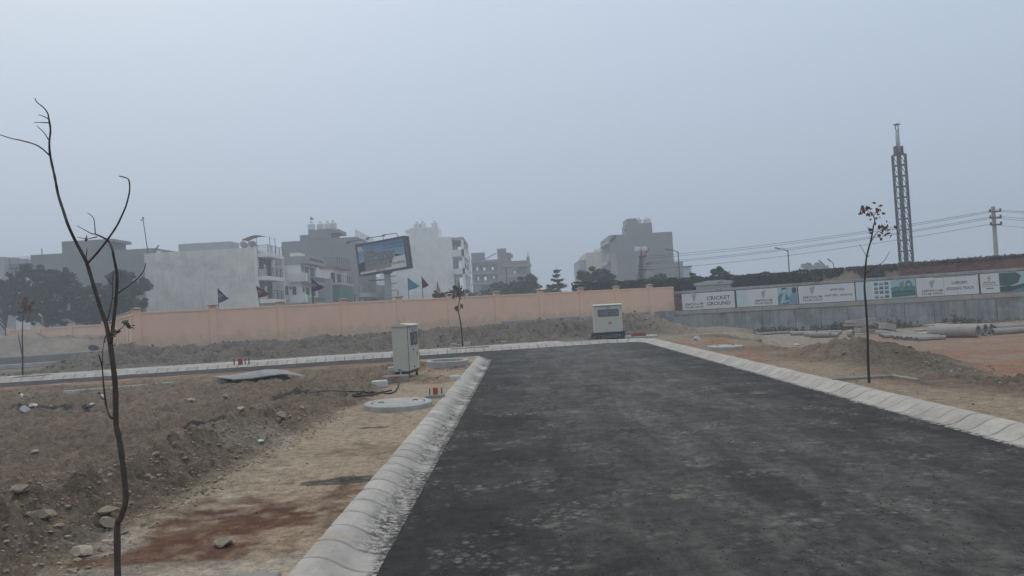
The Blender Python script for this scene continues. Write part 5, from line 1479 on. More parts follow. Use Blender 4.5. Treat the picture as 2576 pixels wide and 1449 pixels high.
for k, (u0, u1) in enumerate(SU):
    w = Vector((WALLB.x, WALLB.y)) + e_w * u0 - n_w * .05
    s = thing('sign_board', LBL[k], 'sign', (w.x, w.y, .79 + zw(u0)), ang_w)
    s.rotation_euler = (0, -RISE, ang_w)
    Wd = u1 - u0
    MB().bbox(0, Wd, -.02, .03, 0, SH, .006).build('board', WBOARD, s)
    y = -.025
    if k == 0:
        brand(s, Wd * .235, .12, Wd * .333, y); text_obj('CRICKET', .27, INK, s, Wd * .70, y, .66, Wd * .44, .018, center=True); text_obj('GROUND', .27, INK, s, Wd * .70, y, .26, Wd * .44, .018, center=True)
    elif k == 1:
        poly(s, [(.02, .02), (Wd * .18, .02), (Wd * .18, SH - .02), (.02, SH - .02)], y, LCY)
        brand(s, Wd * .45, .12, 1.15, y, INK)
        x0 = Wd * .685; x1 = Wd - .02; ww_ = x1 - x0
        poly(s, [(x0, .02), (x1, .02), (x1, SH - .02), (x0, SH - .02)], y, CYAN)
        P2 = lambda pts: [(x0 + a * ww_, b * SH) for a, b in pts]
        poly(s, P2([(0, .02), (0, .45), (.12, .62), (.30, .68), (.48, .60), (.60, .35), (.58, .02)]), y - .003, TEAL)
        poly(s, P2([(.10, .05), (.34, .12), (.42, .62), (.30, .66), (.20, .45)]), y - .005, CYAN)
        poly(s, P2(ell(.36, .80, .13, .15)), y - .005, SKIN); poly(s, P2([(.22, .82), (.24, .97), (.38, 1.0 - .02), (.50, .93), (.50, .86), (.40, .90), (.30, .88)]), y - .007, DTEAL)
        poly(s, P2([(.62, .02), (.60, .40), (.72, .62), (.90, .66), (.995, .60), (.995, .02)]), y - .005, flat('print_mid_teal', (.14, .30, .36)))
        poly(s, P2(ell(.86, .80, .13, .17)), y - .006, DTEAL)
        poly(s, P2([(.15, .10), (.6, .18), (.62, .26), (.2, .20)]), y - .007, SKIN)
    elif k == 2:
        brand(s, Wd * .25, .14, Wd * .333, y)
        text_obj('अपना शहर,', .17, INK, s, Wd * .70, y, .76, Wd * .26, .008, center=True)
        text_obj('अपने लोग, अपना घर', .17, INK, s, Wd * .71, y, .36, Wd * .49, .008, center=True)
    elif k == 3:
        poly(s, [(.02, .02), (Wd * .27, .02), (Wd * .27, SH - .02), (.02, SH - .02)], y, LCY)
        for a in range(3):
            for b in range(4):
                xx, zz = Wd * (.315 + .088 * a), .08 + .285 * b
                poly(s, [(xx, zz), (xx + Wd * .068, zz), (xx + Wd * .068, zz + .2), (xx, zz + .2)], y, [CYAN, TEAL, flat('print_blue', (.10, .25, .36)), LCY][(a * 3 + b * 2 + a * b) % 4])
                poly(s, [(xx, zz), (xx + Wd * .068, zz), (xx + Wd * .068, zz + .07), (xx, zz + .10)], y - .003, [PGRN, TEAL, DTEAL][(a + b) % 3])
        x0, x1 = Wd * .60, Wd - .02; q = lambda pts: [(x0 + a * (x1 - x0), b * SH) for a, b in pts]
        poly(s, q([(0, .02), (1, .02), (1, .98), (0, .98)]), y, CYAN); poly(s, q([(0, .3), (1, .3), (1, .6), (.7, .66), (.5, .58), (.25, .64), (0, .58)]), y - .003, TEAL)
        poly(s, q([(0, .06), (1, .12), (1, .36), (.5, .42), (0, .34)]), y - .005, PGRN); poly(s, q([(.05, .14), (.9, .17), (.95, .26), (.5, .31), (.1, .26)]), y - .007, flat('print_lawn', (.05, .15, .12)))
        arch = [(.62 + .17 * math.cos(w), .45 + .48 * math.sin(w)) for w in np.linspace(math.pi, 0, 12)] + [(.62 + .11 * math.cos(w) , .45 + .34 * math.sin(w)) for w in np.linspace(0, math.pi, 12)]
        poly(s, q([(a + .12, b) for a, b in arch]), y - .006, flat('print_arch', (.10, .17, .18)))
        poly(s, q([(.36, .80), (.55, .93), (.50, .35), (.42, .36)]), y - .009, flat('print_sculpture', (.22, .20, .15)))
    elif k == 4:
        brand(s, Wd * .255, .10, Wd * .325, y); text_obj('GARDEN', .18, INK, s, Wd * .70, y, .70, Wd * .245, .014, center=True); text_obj('JOGGING TRACK', .18, INK, s, Wd * .71, y, .34, Wd * .445, .014, center=True)
        for a, b, c, d in ((.30, .96, .97, .985), (.66, .02, .663, .97), (.45, .02, .453, .94)):
            poly(s, [(Wd * a, SH * b), (Wd * c, SH * b), (Wd * c, SH * d), (Wd * a, SH * d)], y - .002, INK2, 'sheet_seam')
    else:
        brand(s, Wd * .13, .52, .62, y); poly(s, [(.05, .42), (Wd * .26, .44), (Wd * .26, .46), (.05, .44)], y, INK2); poly(s, [(Wd * .08, .25), (Wd * .19, .26), (Wd * .19, .32), (Wd * .08, .31)], y, INK2)
        x0, x1 = Wd * .28, Wd - .02; q = lambda pts: [(x0 + a * (x1 - x0), b * SH) for a, b in pts]
        poly(s, q([(0, .02), (1, .02), (1, .98), (0, .98)]), y, CYAN); poly(s, q([(0, .02), (1, .02), (1, .55), (.7, .50), (.5, .40), (.3, .3), (0, .3)]), y - .003, PDG)
        poly(s, q([(0, .35), (.20, .3), (.38, .45), (.45, .8), (.35, .98), (0, .98)]), y - .005, PGRN); poly(s, q([(.2, .03), (.9, .03), (1, .25), (.55, .28)]), y - .006, TEAL)
    signs.append(s)

# ------------------------------------------------------------------ billboard
YB_ = 67.0
base = P(975, 768, YB_); base.z = 1.0
bb = thing('billboard', 'tilted advertising billboard showing an office building on a single post', 'billboard', base)
Cc_ = P(960, 645, YB_) - base
ux = Vector((math.cos(.40), -math.sin(.40), .075)).normalized(); uz = Vector((-.085, 0, 1)); uz = (uz - ux * uz.dot(ux)).normalized(); uy = uz.cross(ux)
if uy.y < 0: uy = -uy
MBB = Matrix(((ux.x, uy.x, uz.x, Cc_.x), (ux.y, uy.y, uz.y, Cc_.y), (ux.z, uy.z, uz.z, Cc_.z), (0, 0, 0, 1)))
BWd, BH = 5.25, 2.92
FRAMEM = surf('billboard_steel', (.055, .065, .075), (.075, .085, .095), 3, .6)
panel = MB().box(-BWd / 2 + .15, BWd / 2 - .15, 0, .10, -BH / 2 + .15, BH / 2 - .15).build('face_panel', FRAMEM, bb); panel.matrix_local = MBB
f_ = MB()
f_.bbox(-BWd / 2, -BWd / 2 + .16, -.08, .25, -BH / 2, BH / 2, .01); f_.bbox(BWd / 2 - .16, BWd / 2, -.08, .25, -BH / 2, BH / 2, .01)
f_.bbox(-BWd / 2 + .16, BWd / 2 - .16, -.08, .25, -BH / 2, -BH / 2 + .17, .01); f_.bbox(-BWd / 2 + .16, BWd / 2 - .16, -.08, .25, BH / 2 - .15, BH / 2, .01)
fo_ = f_.build('frame', FRAMEM, bb); fo_.matrix_local = MBB
g_ = MB()                                           # back frame seen at the right end
for z in (-BH / 2 + .05, -.5, .35, BH / 2 - .1): g_.box(BWd / 2 - .1, BWd / 2 - .03, .25, .78, z, z + .06)
for yy in (.45, .70): g_.box(BWd / 2 - .12, BWd / 2 - .02, yy, yy + .09, -BH / 2, BH / 2)
g_.box(-BWd / 2, BWd / 2, .70, .78, -BH / 2, -BH / 2 + .12); g_.box(-BWd / 2, BWd / 2, .70, .78, BH / 2 - .12, BH / 2); g_.box(-BWd / 2, -BWd / 2 + .1, .25, .78, BH / 2 - .2, BH / 2 - .1)
g_.build('back_frame', FRAMEM, bb).matrix_local = MBB
l_ = MB()
for x, dx in ((-1.6, -1.2), (.4, -1.1), (1.9, -.9)):
    l_.tube([(x, .1, BH / 2), (x + .2, -.35, BH / 2 + .28), (x + dx, -.9, BH / 2 + .30)], .035, 5); l_.bbox(x + dx - .12, x + dx + .12, -1.0, -.75, BH / 2 + .16, BH / 2 + .28, .03)
l_.build('lamp_arm', FRAMEM, bb).matrix_local = MBB
def skyprint():
    m, n, l, b = newmat('print_sky')
    o = n.new('ShaderNodeTexCoord').outputs['Object']; sp = n.new('ShaderNodeSeparateXYZ'); l.new(o, sp.inputs[0])
    l.new(mix(n, l, rng(n, l, sp.outputs['Z'], -1.0, 1.3), (.30, .45, .56), (.085, .21, .36)), b.inputs['Base Color']); b.inputs['Roughness'].default_value = .5
    return m
pr_ = link('artwork', None, panel); pr_.empty_display_size = .1
def bp(pts, y, mat, name='print'):
    m = MB(); m.add([(x, y, z) for x, z in pts], [tuple(range(len(pts)))]); return m.build(name, mat, panel)
hw, hh = BWd / 2 - .16, BH / 2 - .16
bpy.data.objects.remove(pr_)
bp([(-hw, -hh), (hw, -hh), (hw, hh), (-hw, hh)], -.01, skyprint())
PW, PGY, PGD, PTN, PTR = flat('print_white', (.62, .63, .63)), flat('print_wall_grey', (.20, .215, .225)), flat('print_wall_dark', (.10, .115, .13)), flat('print_ground', (.33, .25, .19)), flat('print_trees', (.025, .05, .03))
bp([(-hw, -hh), (hw, -hh), (hw, -.28), (1.5, .02), (1.2, -.1), (-1.5, -.35), (-1.9, -.2), (-hw, -.3)], -.014, PTR)
bp([(-hw, -hh), (hw, -hh), (hw, -.75), (.5, -.7), (-1.2, -1.0), (-hw, -1.05)], -.018, PTN)
bp([(-1.85, -1.05), (-1.85, .62), (-1.75, .78), (-.72, .80), (-.72, .48), (1.42, .42), (1.42, -.55), (-.7, -1.0), (-1.3, -1.12)], -.022, PGY, 'printed_building')
bp([(-1.85, .60), (-1.75, .80), (-.72, .82), (-.72, .74), (-1.7, .72)], -.025, PTN)
bp([(-1.85, -1.05), (-1.85, .62), (-1.62, .70), (-1.55, -1.08)], -.026, flat('print_wall_tan', (.24, .19, .16)))
for r in range(4):
    for c in range(11):
        x = -.62 + c * .185; z = .22 - r * .30 - .0 * c + (.02 if r else 0)
        top = .36 - r * .27 + (-.0)
        bp([(x, top - .17), (x + .13, top - .17), (x + .13, top), (x, top)], -.027, [PGD, flat('print_pane_mid', (.16, .175, .185)), flat('print_pane_light', (.27, .28, .28)), PGD, flat('print_pane_mid', (.16, .175, .185))][(r * 7 + c * 5 + c * c) % 5], 'printed_window')
for r in range(4):
    for x in (-1.45, -1.12, -.88): bp([(x, .42 - r * .36), (x + .12, .42 - r * .36), (x + .12, .58 - r * .36), (x, .58 - r * .36)], -.028, PGD, 'printed_window')
bp([(hw, -hh), (hw, -.20), (1.35, -.22), (1.15, -.32), (.92, -1.0), (.85, -1.1), (-hw, -1.14), (-hw, -hh)], -.030, PW)
bp([(-hw + .05, hh - .1), (-hw + .05, hh - .52), (-hw + .62, hh - .52), (-hw + .46, hh - .1)], -.030, PW)
bp([(-hw + .12, hh - .44), (-hw + .5, hh - .44), (-hw + .5, hh - .40), (-hw + .12, hh - .40)], -.033, flat('print_red', (.45, .07, .06)))
bp([(-hw + .22, hh - .34), (-hw + .40, hh - .34), (-hw + .31, hh - .18)], -.033, flat('print_grey_mark', (.3, .33, .33)))
bp([(1.02, -.42), (1.5, -.42), (1.5, -.385), (1.02, -.385)], -.033, flat('print_red', (.45, .07, .06)))
NAVY = flat('print_navy', (.02, .045, .10))
text_obj('Premier Office Address', .155, NAVY, panel, .28, -.033, hh - .42, 2.0, .008)
text_obj('in the centre of Panipat.', .155, NAVY, panel, .28, -.033, hh - .70, 2.0, .008)
text_obj('enthia', .30, flat('print_ink', (.06, .065, .07)), panel, 1.05, -.033, -.90, 1.25, .012)
text_obj('9896031031', .15, NAVY, panel, -.75, -.033, -hh + .03, .95, .012)
post = MB(); pt = Cc_ + uz * (-BH / 2 - .05) + uy * .38 + ux * .12
post.tube([Vector((0, 0, -.5)), pt * .5 + Vector((.06, 0, 0)), pt + Vector((0, 0, .05))], [.32, .30, .29], 16)
post.build('post', surf('post_paint', (.27, .29, .30), (.22, .24, .25), 1.2, .6), bb, True)
rg_ = MB()
for k in range(7):
    q = pt * (.08 + .14 * k); MB().tube([q + Vector((.1, -.1, 0)), q + Vector((.85, -.15, .02))], .03, 5).build('climbing_rung', FRAMEM, bb)
for q in (pt * .86,): rg_.box(q.x - 1.7, q.x - .3, q.y - .2, q.y + .2, q.z - .03, q.z + .06)
rg_.build('side_platform', FRAMEM, bb)
hd = MB(); hd.tube([pt + Vector((0, 0, -.1)), pt + Vector((0, 0, .02)), pt + uz * .06], [.30, .5, .55], 16); hd.build('post_head', FRAMEM, bb)

# ------------------------------------------------------------------ pennants on sticks behind the wall
def pennant(px, pyb, pyt, Y, w, h, mat, label, lean=0.0, limp=0.0, marks=False, seed=0, pxt=None):
    a = P(px, pyb, Y); b = P(pxt if pxt else px - 4, pyt, Y)
    t = thing('pennant', label, 'flag', (a.x, a.y, 1.0))
    a2 = Vector((0, 0, 0)); d = b - Vector((a.x, a.y, a.z))
    foot = Vector((-d.x * (a.z - 1.0) / max(d.z, .1), 0, 0)); top = Vector((d.x, d.y, b.z - 1.0))
    MB().tube([foot, top], .022, 6).build('stick', surf('pole_wood', (.07, .06, .055), None, 20), t)
    m = MB(); n = 9; vs, fs = [], []; rr = random.Random(seed); ph = rr.uniform(0, 6)
    dn = (foot - top).normalized()
    for i in range(n + 1):
        u = i / n
        for j in range(6):
            v = j / 5
            # triangle tapering to a point, sagging with the wind dropping
            hgt = h * (1 - u) + .03 * h
            x = w * u * (1 - limp); zc = -v * hgt - (1 - (1 - u) ** 1.2) * h * (.72 + limp * .5)
            y = .10 * w * math.sin(u * 5 + ph + v) * u + .02
            vs.append(top + Vector((x, y, zc)) + Vector((dn.x * v * hgt * .9, 0, 0)))
    for i in range(n):
        for j in range(5): fs.append((i * 6 + j, (i + 1) * 6 + j, (i + 1) * 6 + j + 1, i * 6 + j + 1))
    m.add(vs, fs); c = m.build('cloth', mat, t, True)
    if marks:
        mk = MB()
        for (uu, vv, r) in ((.16, .45, .10), (.30, .42, .08), (.42, .38, .06), (.24, .72, .05)):
            hgt = h * (1 - uu); q = top + Vector((w * uu * (1 - limp), -.06 * w - .03, -vv * hgt - (1 - (1 - uu) ** 1.2) * h * (.72 + limp * .5)))
            k = 10; o_ = len(mk.v)
            ring = [q + Vector((math.cos(6.28 * i / k) * r, 0, math.sin(6.28 * i / k) * r)) for i in range(k)] + [q + Vector((math.cos(6.28 * i / k) * r * .6, 0, math.sin(6.28 * i / k) * r * .6)) for i in range(k)]
            mk.add(ring, [(i, i + 1, i + 1 + k, i + k) for i in range(k - 2)])
        mk.build('emblem', flat('pennant_print', (.34, .37, .40)), c)
    return t
NB, MR, PU, YE, SKB, PK = (surf('cloth_navy', (.035, .075, .15), None, 3), surf('cloth_maroon', (.115, .03, .04), None, 3), surf('cloth_purple', (.05, .028, .105), None, 3),
                           surf('cloth_yellow', (.44, .38, .10), None, 3), surf('cloth_sky', (.07, .27, .38), None, 3), surf('cloth_pink', (.52, .24, .24), None, 3))
pennant(551, 785, 725, 44, .60, .85, NB, 'navy blue pennant with white emblem in front of the weathered wall', marks=True, seed=1, pxt=548)
pennant(655, 777, 719, 45.5, .85, .72, MR, 'dark maroon pennant with pale lettering near the balconies', limp=.05, marks=True, seed=2, pxt=645)
pennant(787, 768, 700, 47.5, .75, .85, PU, 'purple pennant with white emblem on a leaning stick', marks=True, seed=3, pxt=783.5)
pennant(789, 772, 738, 48.5, .5, .7, YE, 'limp yellow pennant below the purple pennant', limp=.62, seed=4, pxt=788)
pennant(1029, 757, 698, 51, .78, .85, SKB, 'sky blue pennant waving in front of the whitewashed house', marks=False, seed=5, pxt=1026)
pennant(1064, 754, 695, 51.5, .5, .8, MR, 'maroon pennant with a hanging tail right of the sky blue pennant', limp=.1, seed=6, pxt=1061)
pennant(1098, 752, 708, 52.5, .35, .75, PK, 'faded pink pennant near the small dark shrub', limp=.4, seed=7, pxt=1100)
pennant(1001, 758, 730, 50.5, .3, .75, MR, 'furled crimson pennant rising behind a wall pillar', limp=.72, seed=8, pxt=1001)
pennant(893, 765, 740, 49, .35, .65, PK, 'furled pale pink pennant left of the billboard post', limp=.7, seed=9, pxt=892)

# ------------------------------------------------------------------ lattice mast
YT = 75.0
b0 = P(2281, 668, YT); b0.z = 1.9
mast = thing('lattice_mast', 'tall square lattice steel mast around a grey exhaust pipe', 'mast', b0, .12)
Hm = P(2263, 389, YT).z - 1.9; hwid = .43
STB = surf('mast_steel', (.035, .042, .05), (.028, .033, .04), 2, .6)
for sx in (-1, 1):
    for sy in (-1, 1): MB().box(sx * hwid - .075, sx * hwid + .075, sy * hwid - .075, sy * hwid + .075, 0, Hm).build('leg', STB, mast)
nb_ = 12
for k in range(nb_ + 1):
    z = Hm * k / nb_; m = MB()
    for sy in (-1, 1): m.box(-hwid + .06, hwid - .06, sy * hwid - .04, sy * hwid + .04, z - .05, z + .05)
    for sx in (-1, 1): m.box(sx * hwid - .04, sx * hwid + .04, -hwid + .06, hwid - .06, z - .05, z + .05)
    m.build('cross_bar', STB, mast)
    if k < nb_:
        m = MB(); z1 = Hm * (k + 1) / nb_
        for sy in (-1, 1):
            m.tube([(-hwid, sy * hwid, z), (-.18, sy * hwid, z1)], .05, 4); m.tube([(hwid, sy * hwid, z), (.18, sy * hwid, z1)], .05, 4)
            m.tube([(-.18, sy * hwid, z), (-hwid, sy * hwid, z1)], .045, 4); m.tube([(.18, sy * hwid, z), (hwid, sy * hwid, z1)], .045, 4)
        for sx in (-1, 1): m.tube([(sx * hwid, -hwid, z), (sx * hwid, hwid, z1)], .045, 4)
        m.build('brace', STB, mast)
PIPEG = surf('galvanised_pipe', (.32, .35, .36), (.26, .285, .30), 2, .5, metal=.3)
Ht = P(2255, 327, YT).z - 1.9
MB().tube([(0, 0, 0), (0, 0, Hm)], [.21, .21], 14).build('exhaust_pipe', surf('dark_pipe', (.11, .12, .13), (.08, .09, .10), 2, .6), mast, True)  # the pipe is coloured darker inside the lattice, paler above it
MB().tube([(0, 0, Hm + .002), (0, 0, Ht)], [.20, .19], 14).build('stack_top', PIPEG, mast, True)
m = MB()
for sx in (-1, 1): m.box(sx * .33 - .08, sx * .33 + .08, -.2, .2, Hm + .06, Hm + .85)
m.box(-.4, .4, -.24, .24, Hm + .06, Hm + .18); m.build('pipe_bracket', STB, mast)
m = MB(); zc = Ht
for sx in (-1, 1): m.box(sx * .14 - .03, sx * .14 + .03, -.04, .04, zc - .02, zc + .55)
m.lathe([(.0, zc + .68), (.36, zc + .56), (.36, zc + .53), (0, zc + .60)][::-1], 14); m.build('rain_cap', STB, mast)

# ------------------------------------------------------------------ poles, lamps, wires
CPOLE = surf('precast_concrete_pole', (.38, .37, .34), (.31, .30, .28), 2, .9, streak=((.22, .22, .21), .4))
CER = flat('insulator_dark', (.05, .04, .04), .4)
YR = 58.0
r0 = P(2507, 660, YR); r0.z = 1.8
pr_ = thing('utility_pole', 'pale concrete electricity pole with three cross brackets behind the brick wall', 'utility pole', r0)
topR = P(2498, 520, YR) - r0
MB().tube([(0, 0, 0), Vector((topR.x, 0, topR.z))], [.17, .14], 10).build('pole_shaft', CPOLE, pr_)
def on_r(py): 
    q = P(2498 + (py - 520) * .06, py, YR) - r0; return Vector((topR.x * (q.z / topR.z), 0, q.z))
for py in (533, 549, 566):
    q = on_r(py); m = MB(); m.box(q.x - .45, q.x + .45, -.26, -.18, q.z - .05, q.z + .05)
    br = m.build('cross_arm', STEEL, pr_)
    for sx in (-1, 1):
        MB().lathe([(.05, 0), (.09, .04), (.05, .08), (.09, .12), (.04, .18)], 8, c=(q.x + sx * .40, -.22, q.z + .05)).build('insulator', CER, br)
YL = 78.0
l0 = P(1622, 730, YL); l0.z = 1.2
pl_ = thing('utility_pole', 'concrete pole with bundled red tipped cables and a support pole behind the peach wall', 'utility pole', l0)
topL = P(1620, 640, YL) - l0
MB().tube([(0, 0, 0), Vector((topL.x, 0, topL.z))], [.23, .19], 10).build('pole_shaft', CPOLE, pl_)
a_, b_ = P(1612, 730, YL - .3) - l0, P(1612, 646, YL - .3) - l0
MB().tube([Vector((a_.x, -.3, 0)), Vector((b_.x, -.3, b_.z))], [.22, .16], 8).build('support_pole', surf('dark_pole', (.10, .10, .10), None, 3), pl_)
m = MB(); cabR = flat('red_cable_end', (.20, .05, .05))
for k, (x, y) in enumerate(((1626, 629), (1632, 626), (1634, 630), (1629, 633))):
    q = P(x, y, YL - .3) - l0; m.tube([Vector((topL.x, -.3, topL.z - .4)), Vector((topL.x + .1, -.3, topL.z + .1)), q], .035, 5)
m.build('cable_end', cabR, pl_)
for (x0_, y0_, x1_, y1_) in ((1611, 665, 1601, 700), (1612, 668, 1605, 703), (1610, 660, 1606, 672)):
    MB().tube([P(x0_, y0_, YL - .4) - l0, P(x1_, y1_, YL - .4) - l0], .04, 5).build('stay_cable', STEEL, pl_)
for y in (645, 679):
    q = P(1616, y, YL - .35) - l0; MB().box(q.x - .45, q.x + .45, -.45, -.36, q.z - .06, q.z + .06).build('cross_arm', STEEL, pl_)
for (x0_, y0_, x1_, y1_) in ((1624, 663, 1640, 661), (1624, 666, 1640, 664), (1624, 670, 1634, 673), (1624, 679, 1642, 679)):
    MB().tube([P(x0_, y0_, YL - .3) - l0, P(x1_, y1_, YL - .3) - l0], .035, 5).build('bracket', STEEL, pl_)
q = P(1613, 640, YL - .3) - l0
MB().tube([q + Vector((0, 0, -.35)), q + Vector((.02, 0, .25)), q + Vector((.08, 0, .55))], [.11, .08, .03], 6).build('cable_head', cabR, pl_)
WIRE = flat('wire_black', (.035, .037, .04), .6)
GRPW = 'wires strung between the two concrete poles'
for k, (y0, y1, dx) in enumerate(((645, 530, -.4), (651, 531.5, .4), (661, 546, -.4), (665, 547.5, .4), (679, 564, -.4))):
    a, b = P(1623, y0, YL), P(2491 if dx < 0 else 2504, y1, YR)
    mid = (a + b) / 2; t = thing('power_wire', 'black overhead wire strung between the two concrete poles', 'wire', a, 0, GRPW)
    pts = []
    for i in range(13):
        u = i / 12; q = a.lerp(b, u) - a; q.z -= 4 * u * (1 - u) * .42; pts.append(q)
    MB().tube(pts, .015, 4).build('wire_strand', WIRE, t)
for k, (y0, y1) in enumerate(((527, 532), (530, 537), (544, 547), (549, 554), (566, 572))):
    a, b = P(2505, y0, YR), P(2760, y1, YR - 8)
    t = thing('power_wire', 'black overhead wire leaving the pale concrete pole past the brick wall', 'wire', a, 0, 'wires leaving the pale concrete pole')
    pts = [a.lerp(b, i / 8) - a - Vector((0, 0, 4 * (i / 8) * (1 - i / 8) * .15)) for i in range(9)]
    MB().tube(pts, .013, 4).build('wire_strand', WIRE, t)
def lamp(px, pyb, pyt, pxa, pya, Y, label, r=.06, zb=1.9):
    b = P(px, pyb, Y); b.z = zb; tp = P(px - 3, pyt, Y) - b; ar = P(pxa, pya, Y) - b
    t = thing('street_lamp', label, 'street lamp', b)
    MB().tube([(0, 0, 0), Vector((tp.x * .2, 0, tp.z))], [r * 1.3, r], 8).build('lamp_post', STEEL, t)
    s = Vector((tp.x * .2, 0, tp.z - .15)); MB().tube([s, s.lerp(ar, .5) + Vector((0, 0, .12)), ar.lerp(s, .2)], [.05, .045, .04], 6).build('arm', STEEL, t)
    d = (ar - s).normalized(); M = Matrix.Translation(ar.lerp(s, .1)) @ d.to_track_quat('X', 'Z').to_matrix().to_4x4()
    MB().bbox(-.1, .45, -.13, .13, -.06, .05, .03, M=M).build('lamp_head', surf('lamp_grey', (.14, .145, .15), None, 3), t)
lamp(1710, 706, 632, 1681, 628, 84, 'tall street lamp in front of the big grey house edge')
lamp(1986, 692, 629, 1957, 625, 82, 'tall street lamp alone against the sky above the hedge')
lamp(2075, 684, 664, 2066, 660, 92, 'short bent street lamp above the creeper wall, left of a pair', .05)
lamp(2098, 682, 661, 2088, 656, 92, 'short bent street lamp above the creeper wall, right of a pair', .05)
lamp(1277, 745, 672, 1246, 667, 118, 'thin street lamp in front of the unfinished building', .07, 1.0)
q0 = P(1259, 745, 105); q0.z = 1.0
t = thing('utility_pole', 'slim pale pole standing in front of the unfinished building', 'utility pole', q0)
MB().tube([(0, 0, 0), (0, 0, P(1255, 641, 105).z - 1.0)], [.17, .12], 8).build('pole_shaft', CPOLE, t)
q0 = P(1281, 745, 100); q0.z = 1.0
t = thing('utility_pole', 'short pale post beside the feathery tree', 'utility pole', q0)
MB().tube([(0, 0, 0), (0, 0, P(1280, 718, 100).z - 1.0)], [.12, .10], 8).build('pole_shaft', CPOLE, t)

# transformer kiosk behind the parapet
k0 = wallpt(1744, .75, 0); KZ = P(1790, 736, 55).z
ko = thing('switchgear_kiosk', 'pale green metal switchgear kiosk with overhanging lid behind the parapet', 'kiosk', (k0[0], k0[1], KZ - .6), ang_w - .03)
KG = surf('pale_green_enamel', (.36, .40, .36), (.32, .36, .325), 2, .6, dirt=((.27, .29, .26), .3))
Lk = wu(1838) - wu(1746)
MB().bbox(.05, Lk - .05, 0, 1.2, 0, 1.18, .02).build('kiosk_body', KG, ko)
for a, b in ((.10, Lk * .56), (Lk * .58, Lk * .86), (Lk * .88, Lk - .1)):
    d = MB().bbox(a, b, -.03, -.002, .62, 1.14, .008).build('door', KG, ko)
    if b - a > .5: MB().box((a + b) / 2 - .05, (a + b) / 2 + .05, -.05, -.031, .84, .90).build('handle', STEEL, d)
lid = MB(); lid.prism([(-.06, 1.18), (Lk + .06, 1.18), (Lk + .06, 1.40), (Lk * .75, 1.50), (Lk * .35, 1.50), (-.06, 1.36)], -.12, 1.3); lid.build('lid', KG, ko)
MB().box(Lk * .66, Lk * .80, -.135, -.122, 1.30, 1.35).build('name_plate', STEEL, ko)
# ------------------------------------------------------------------ feeder cabinets
CABM = surf('cabinet_enamel', (.52, .515, .45), (.48, .475, .415), 1.5, .55, dirt=((.40, .385, .33), .35), streak=((.37, .35, .30), .35))
CABD = flat('rubber_black', (.018, .018, .02), .6)
IRON = surf('painted_angle_iron', (.03, .033, .04), (.045, .045, .05), 6, .6)
PANE = flat('meter_glass', (.17, .185, .20), .12, spec=.5)
DIAL = flat('dial_black', (.03, .03, .035), .5)
WARN = flat('warning_red', (.45, .035, .045), .5)
def rrect(x0, x1, z0, z1, r, n=5):
    out = []
    for cx, cz, a0 in ((x1 - r, z1 - r, 0), (x0 + r, z1 - r, 90), (x0 + r, z0 + r, 180), (x1 - r, z0 + r, 270)):
        for k in range(n + 1):
            a = math.radians(a0 + 90 * k / n); out.append((cx + r * math.cos(a), cz + r * math.sin(a)))
    return out
def win_panel(parent, x0, x1, z0, z1, y, dials=False):
    """gasketed viewing window standing proud of a door"""
    f = MB(); o, i = rrect(x0, x1, z0, z1, .045), rrect(x0 + .022, x1 - .022, z0 + .022, z1 - .022, .03); n = len(o)
    vs = [(x, y - .014, z) for x, z in o] + [(x, y - .014, z) for x, z in i] + [(x, y, z) for x, z in o]
    f.add(vs, [(k, (k + 1) % n, (k + 1) % n + n, k + n) for k in range(n)] + [(k, k + 2 * n, (k + 1) % n + 2 * n, (k + 1) % n) for k in range(n)])
    w = f.build('window', CABD, parent)
    g = MB(); g.add([(x, y - .008, z) for x, z in i], [tuple(range(n))]); pane = g.build('pane', PANE, w)
    if dials:
        W_, H_ = x1 - x0, z1 - z0
        for (cx, cz) in ((.08, .66), (.16, .66), (.08, .30), (.16, .30)):
            MB().box(x0 + W_ * cx - .018, x0 + W_ * cx + .018, y - .013, y - .009, z0 + H_ * cz - .025, z0 + H_ * cz + .025).build('meter', DIAL, w)
        for c in range(5):
            for r, hh_ in ((.52, .030), (.25, .026)):
                if r == .25 and c > 1: hh_ = .010
                MB().box(x0 + W_ * (.50 + c * .077), x0 + W_ * (.50 + c * .077) + .03, y - .013, y - .009, z0 + H_ * r - hh_, z0 + H_ * r + hh_).build('switch', DIAL, w)
            MB().box(x0 + W_ * (.50 + c * .077), x0 + W_ * (.50 + c * .077) + .028, y - .013, y - .009, z0 + H_ * .82 - .006, z0 + H_ * .82 + .006).build('switch', flat('dial_red', (.25, .10, .10)), w)
        MB().box(x0 + W_ * .285, x0 + W_ * .292, y - .012, y - .009, z0 + .03, z1 - .03).build('divider', DIAL, w)
    return w
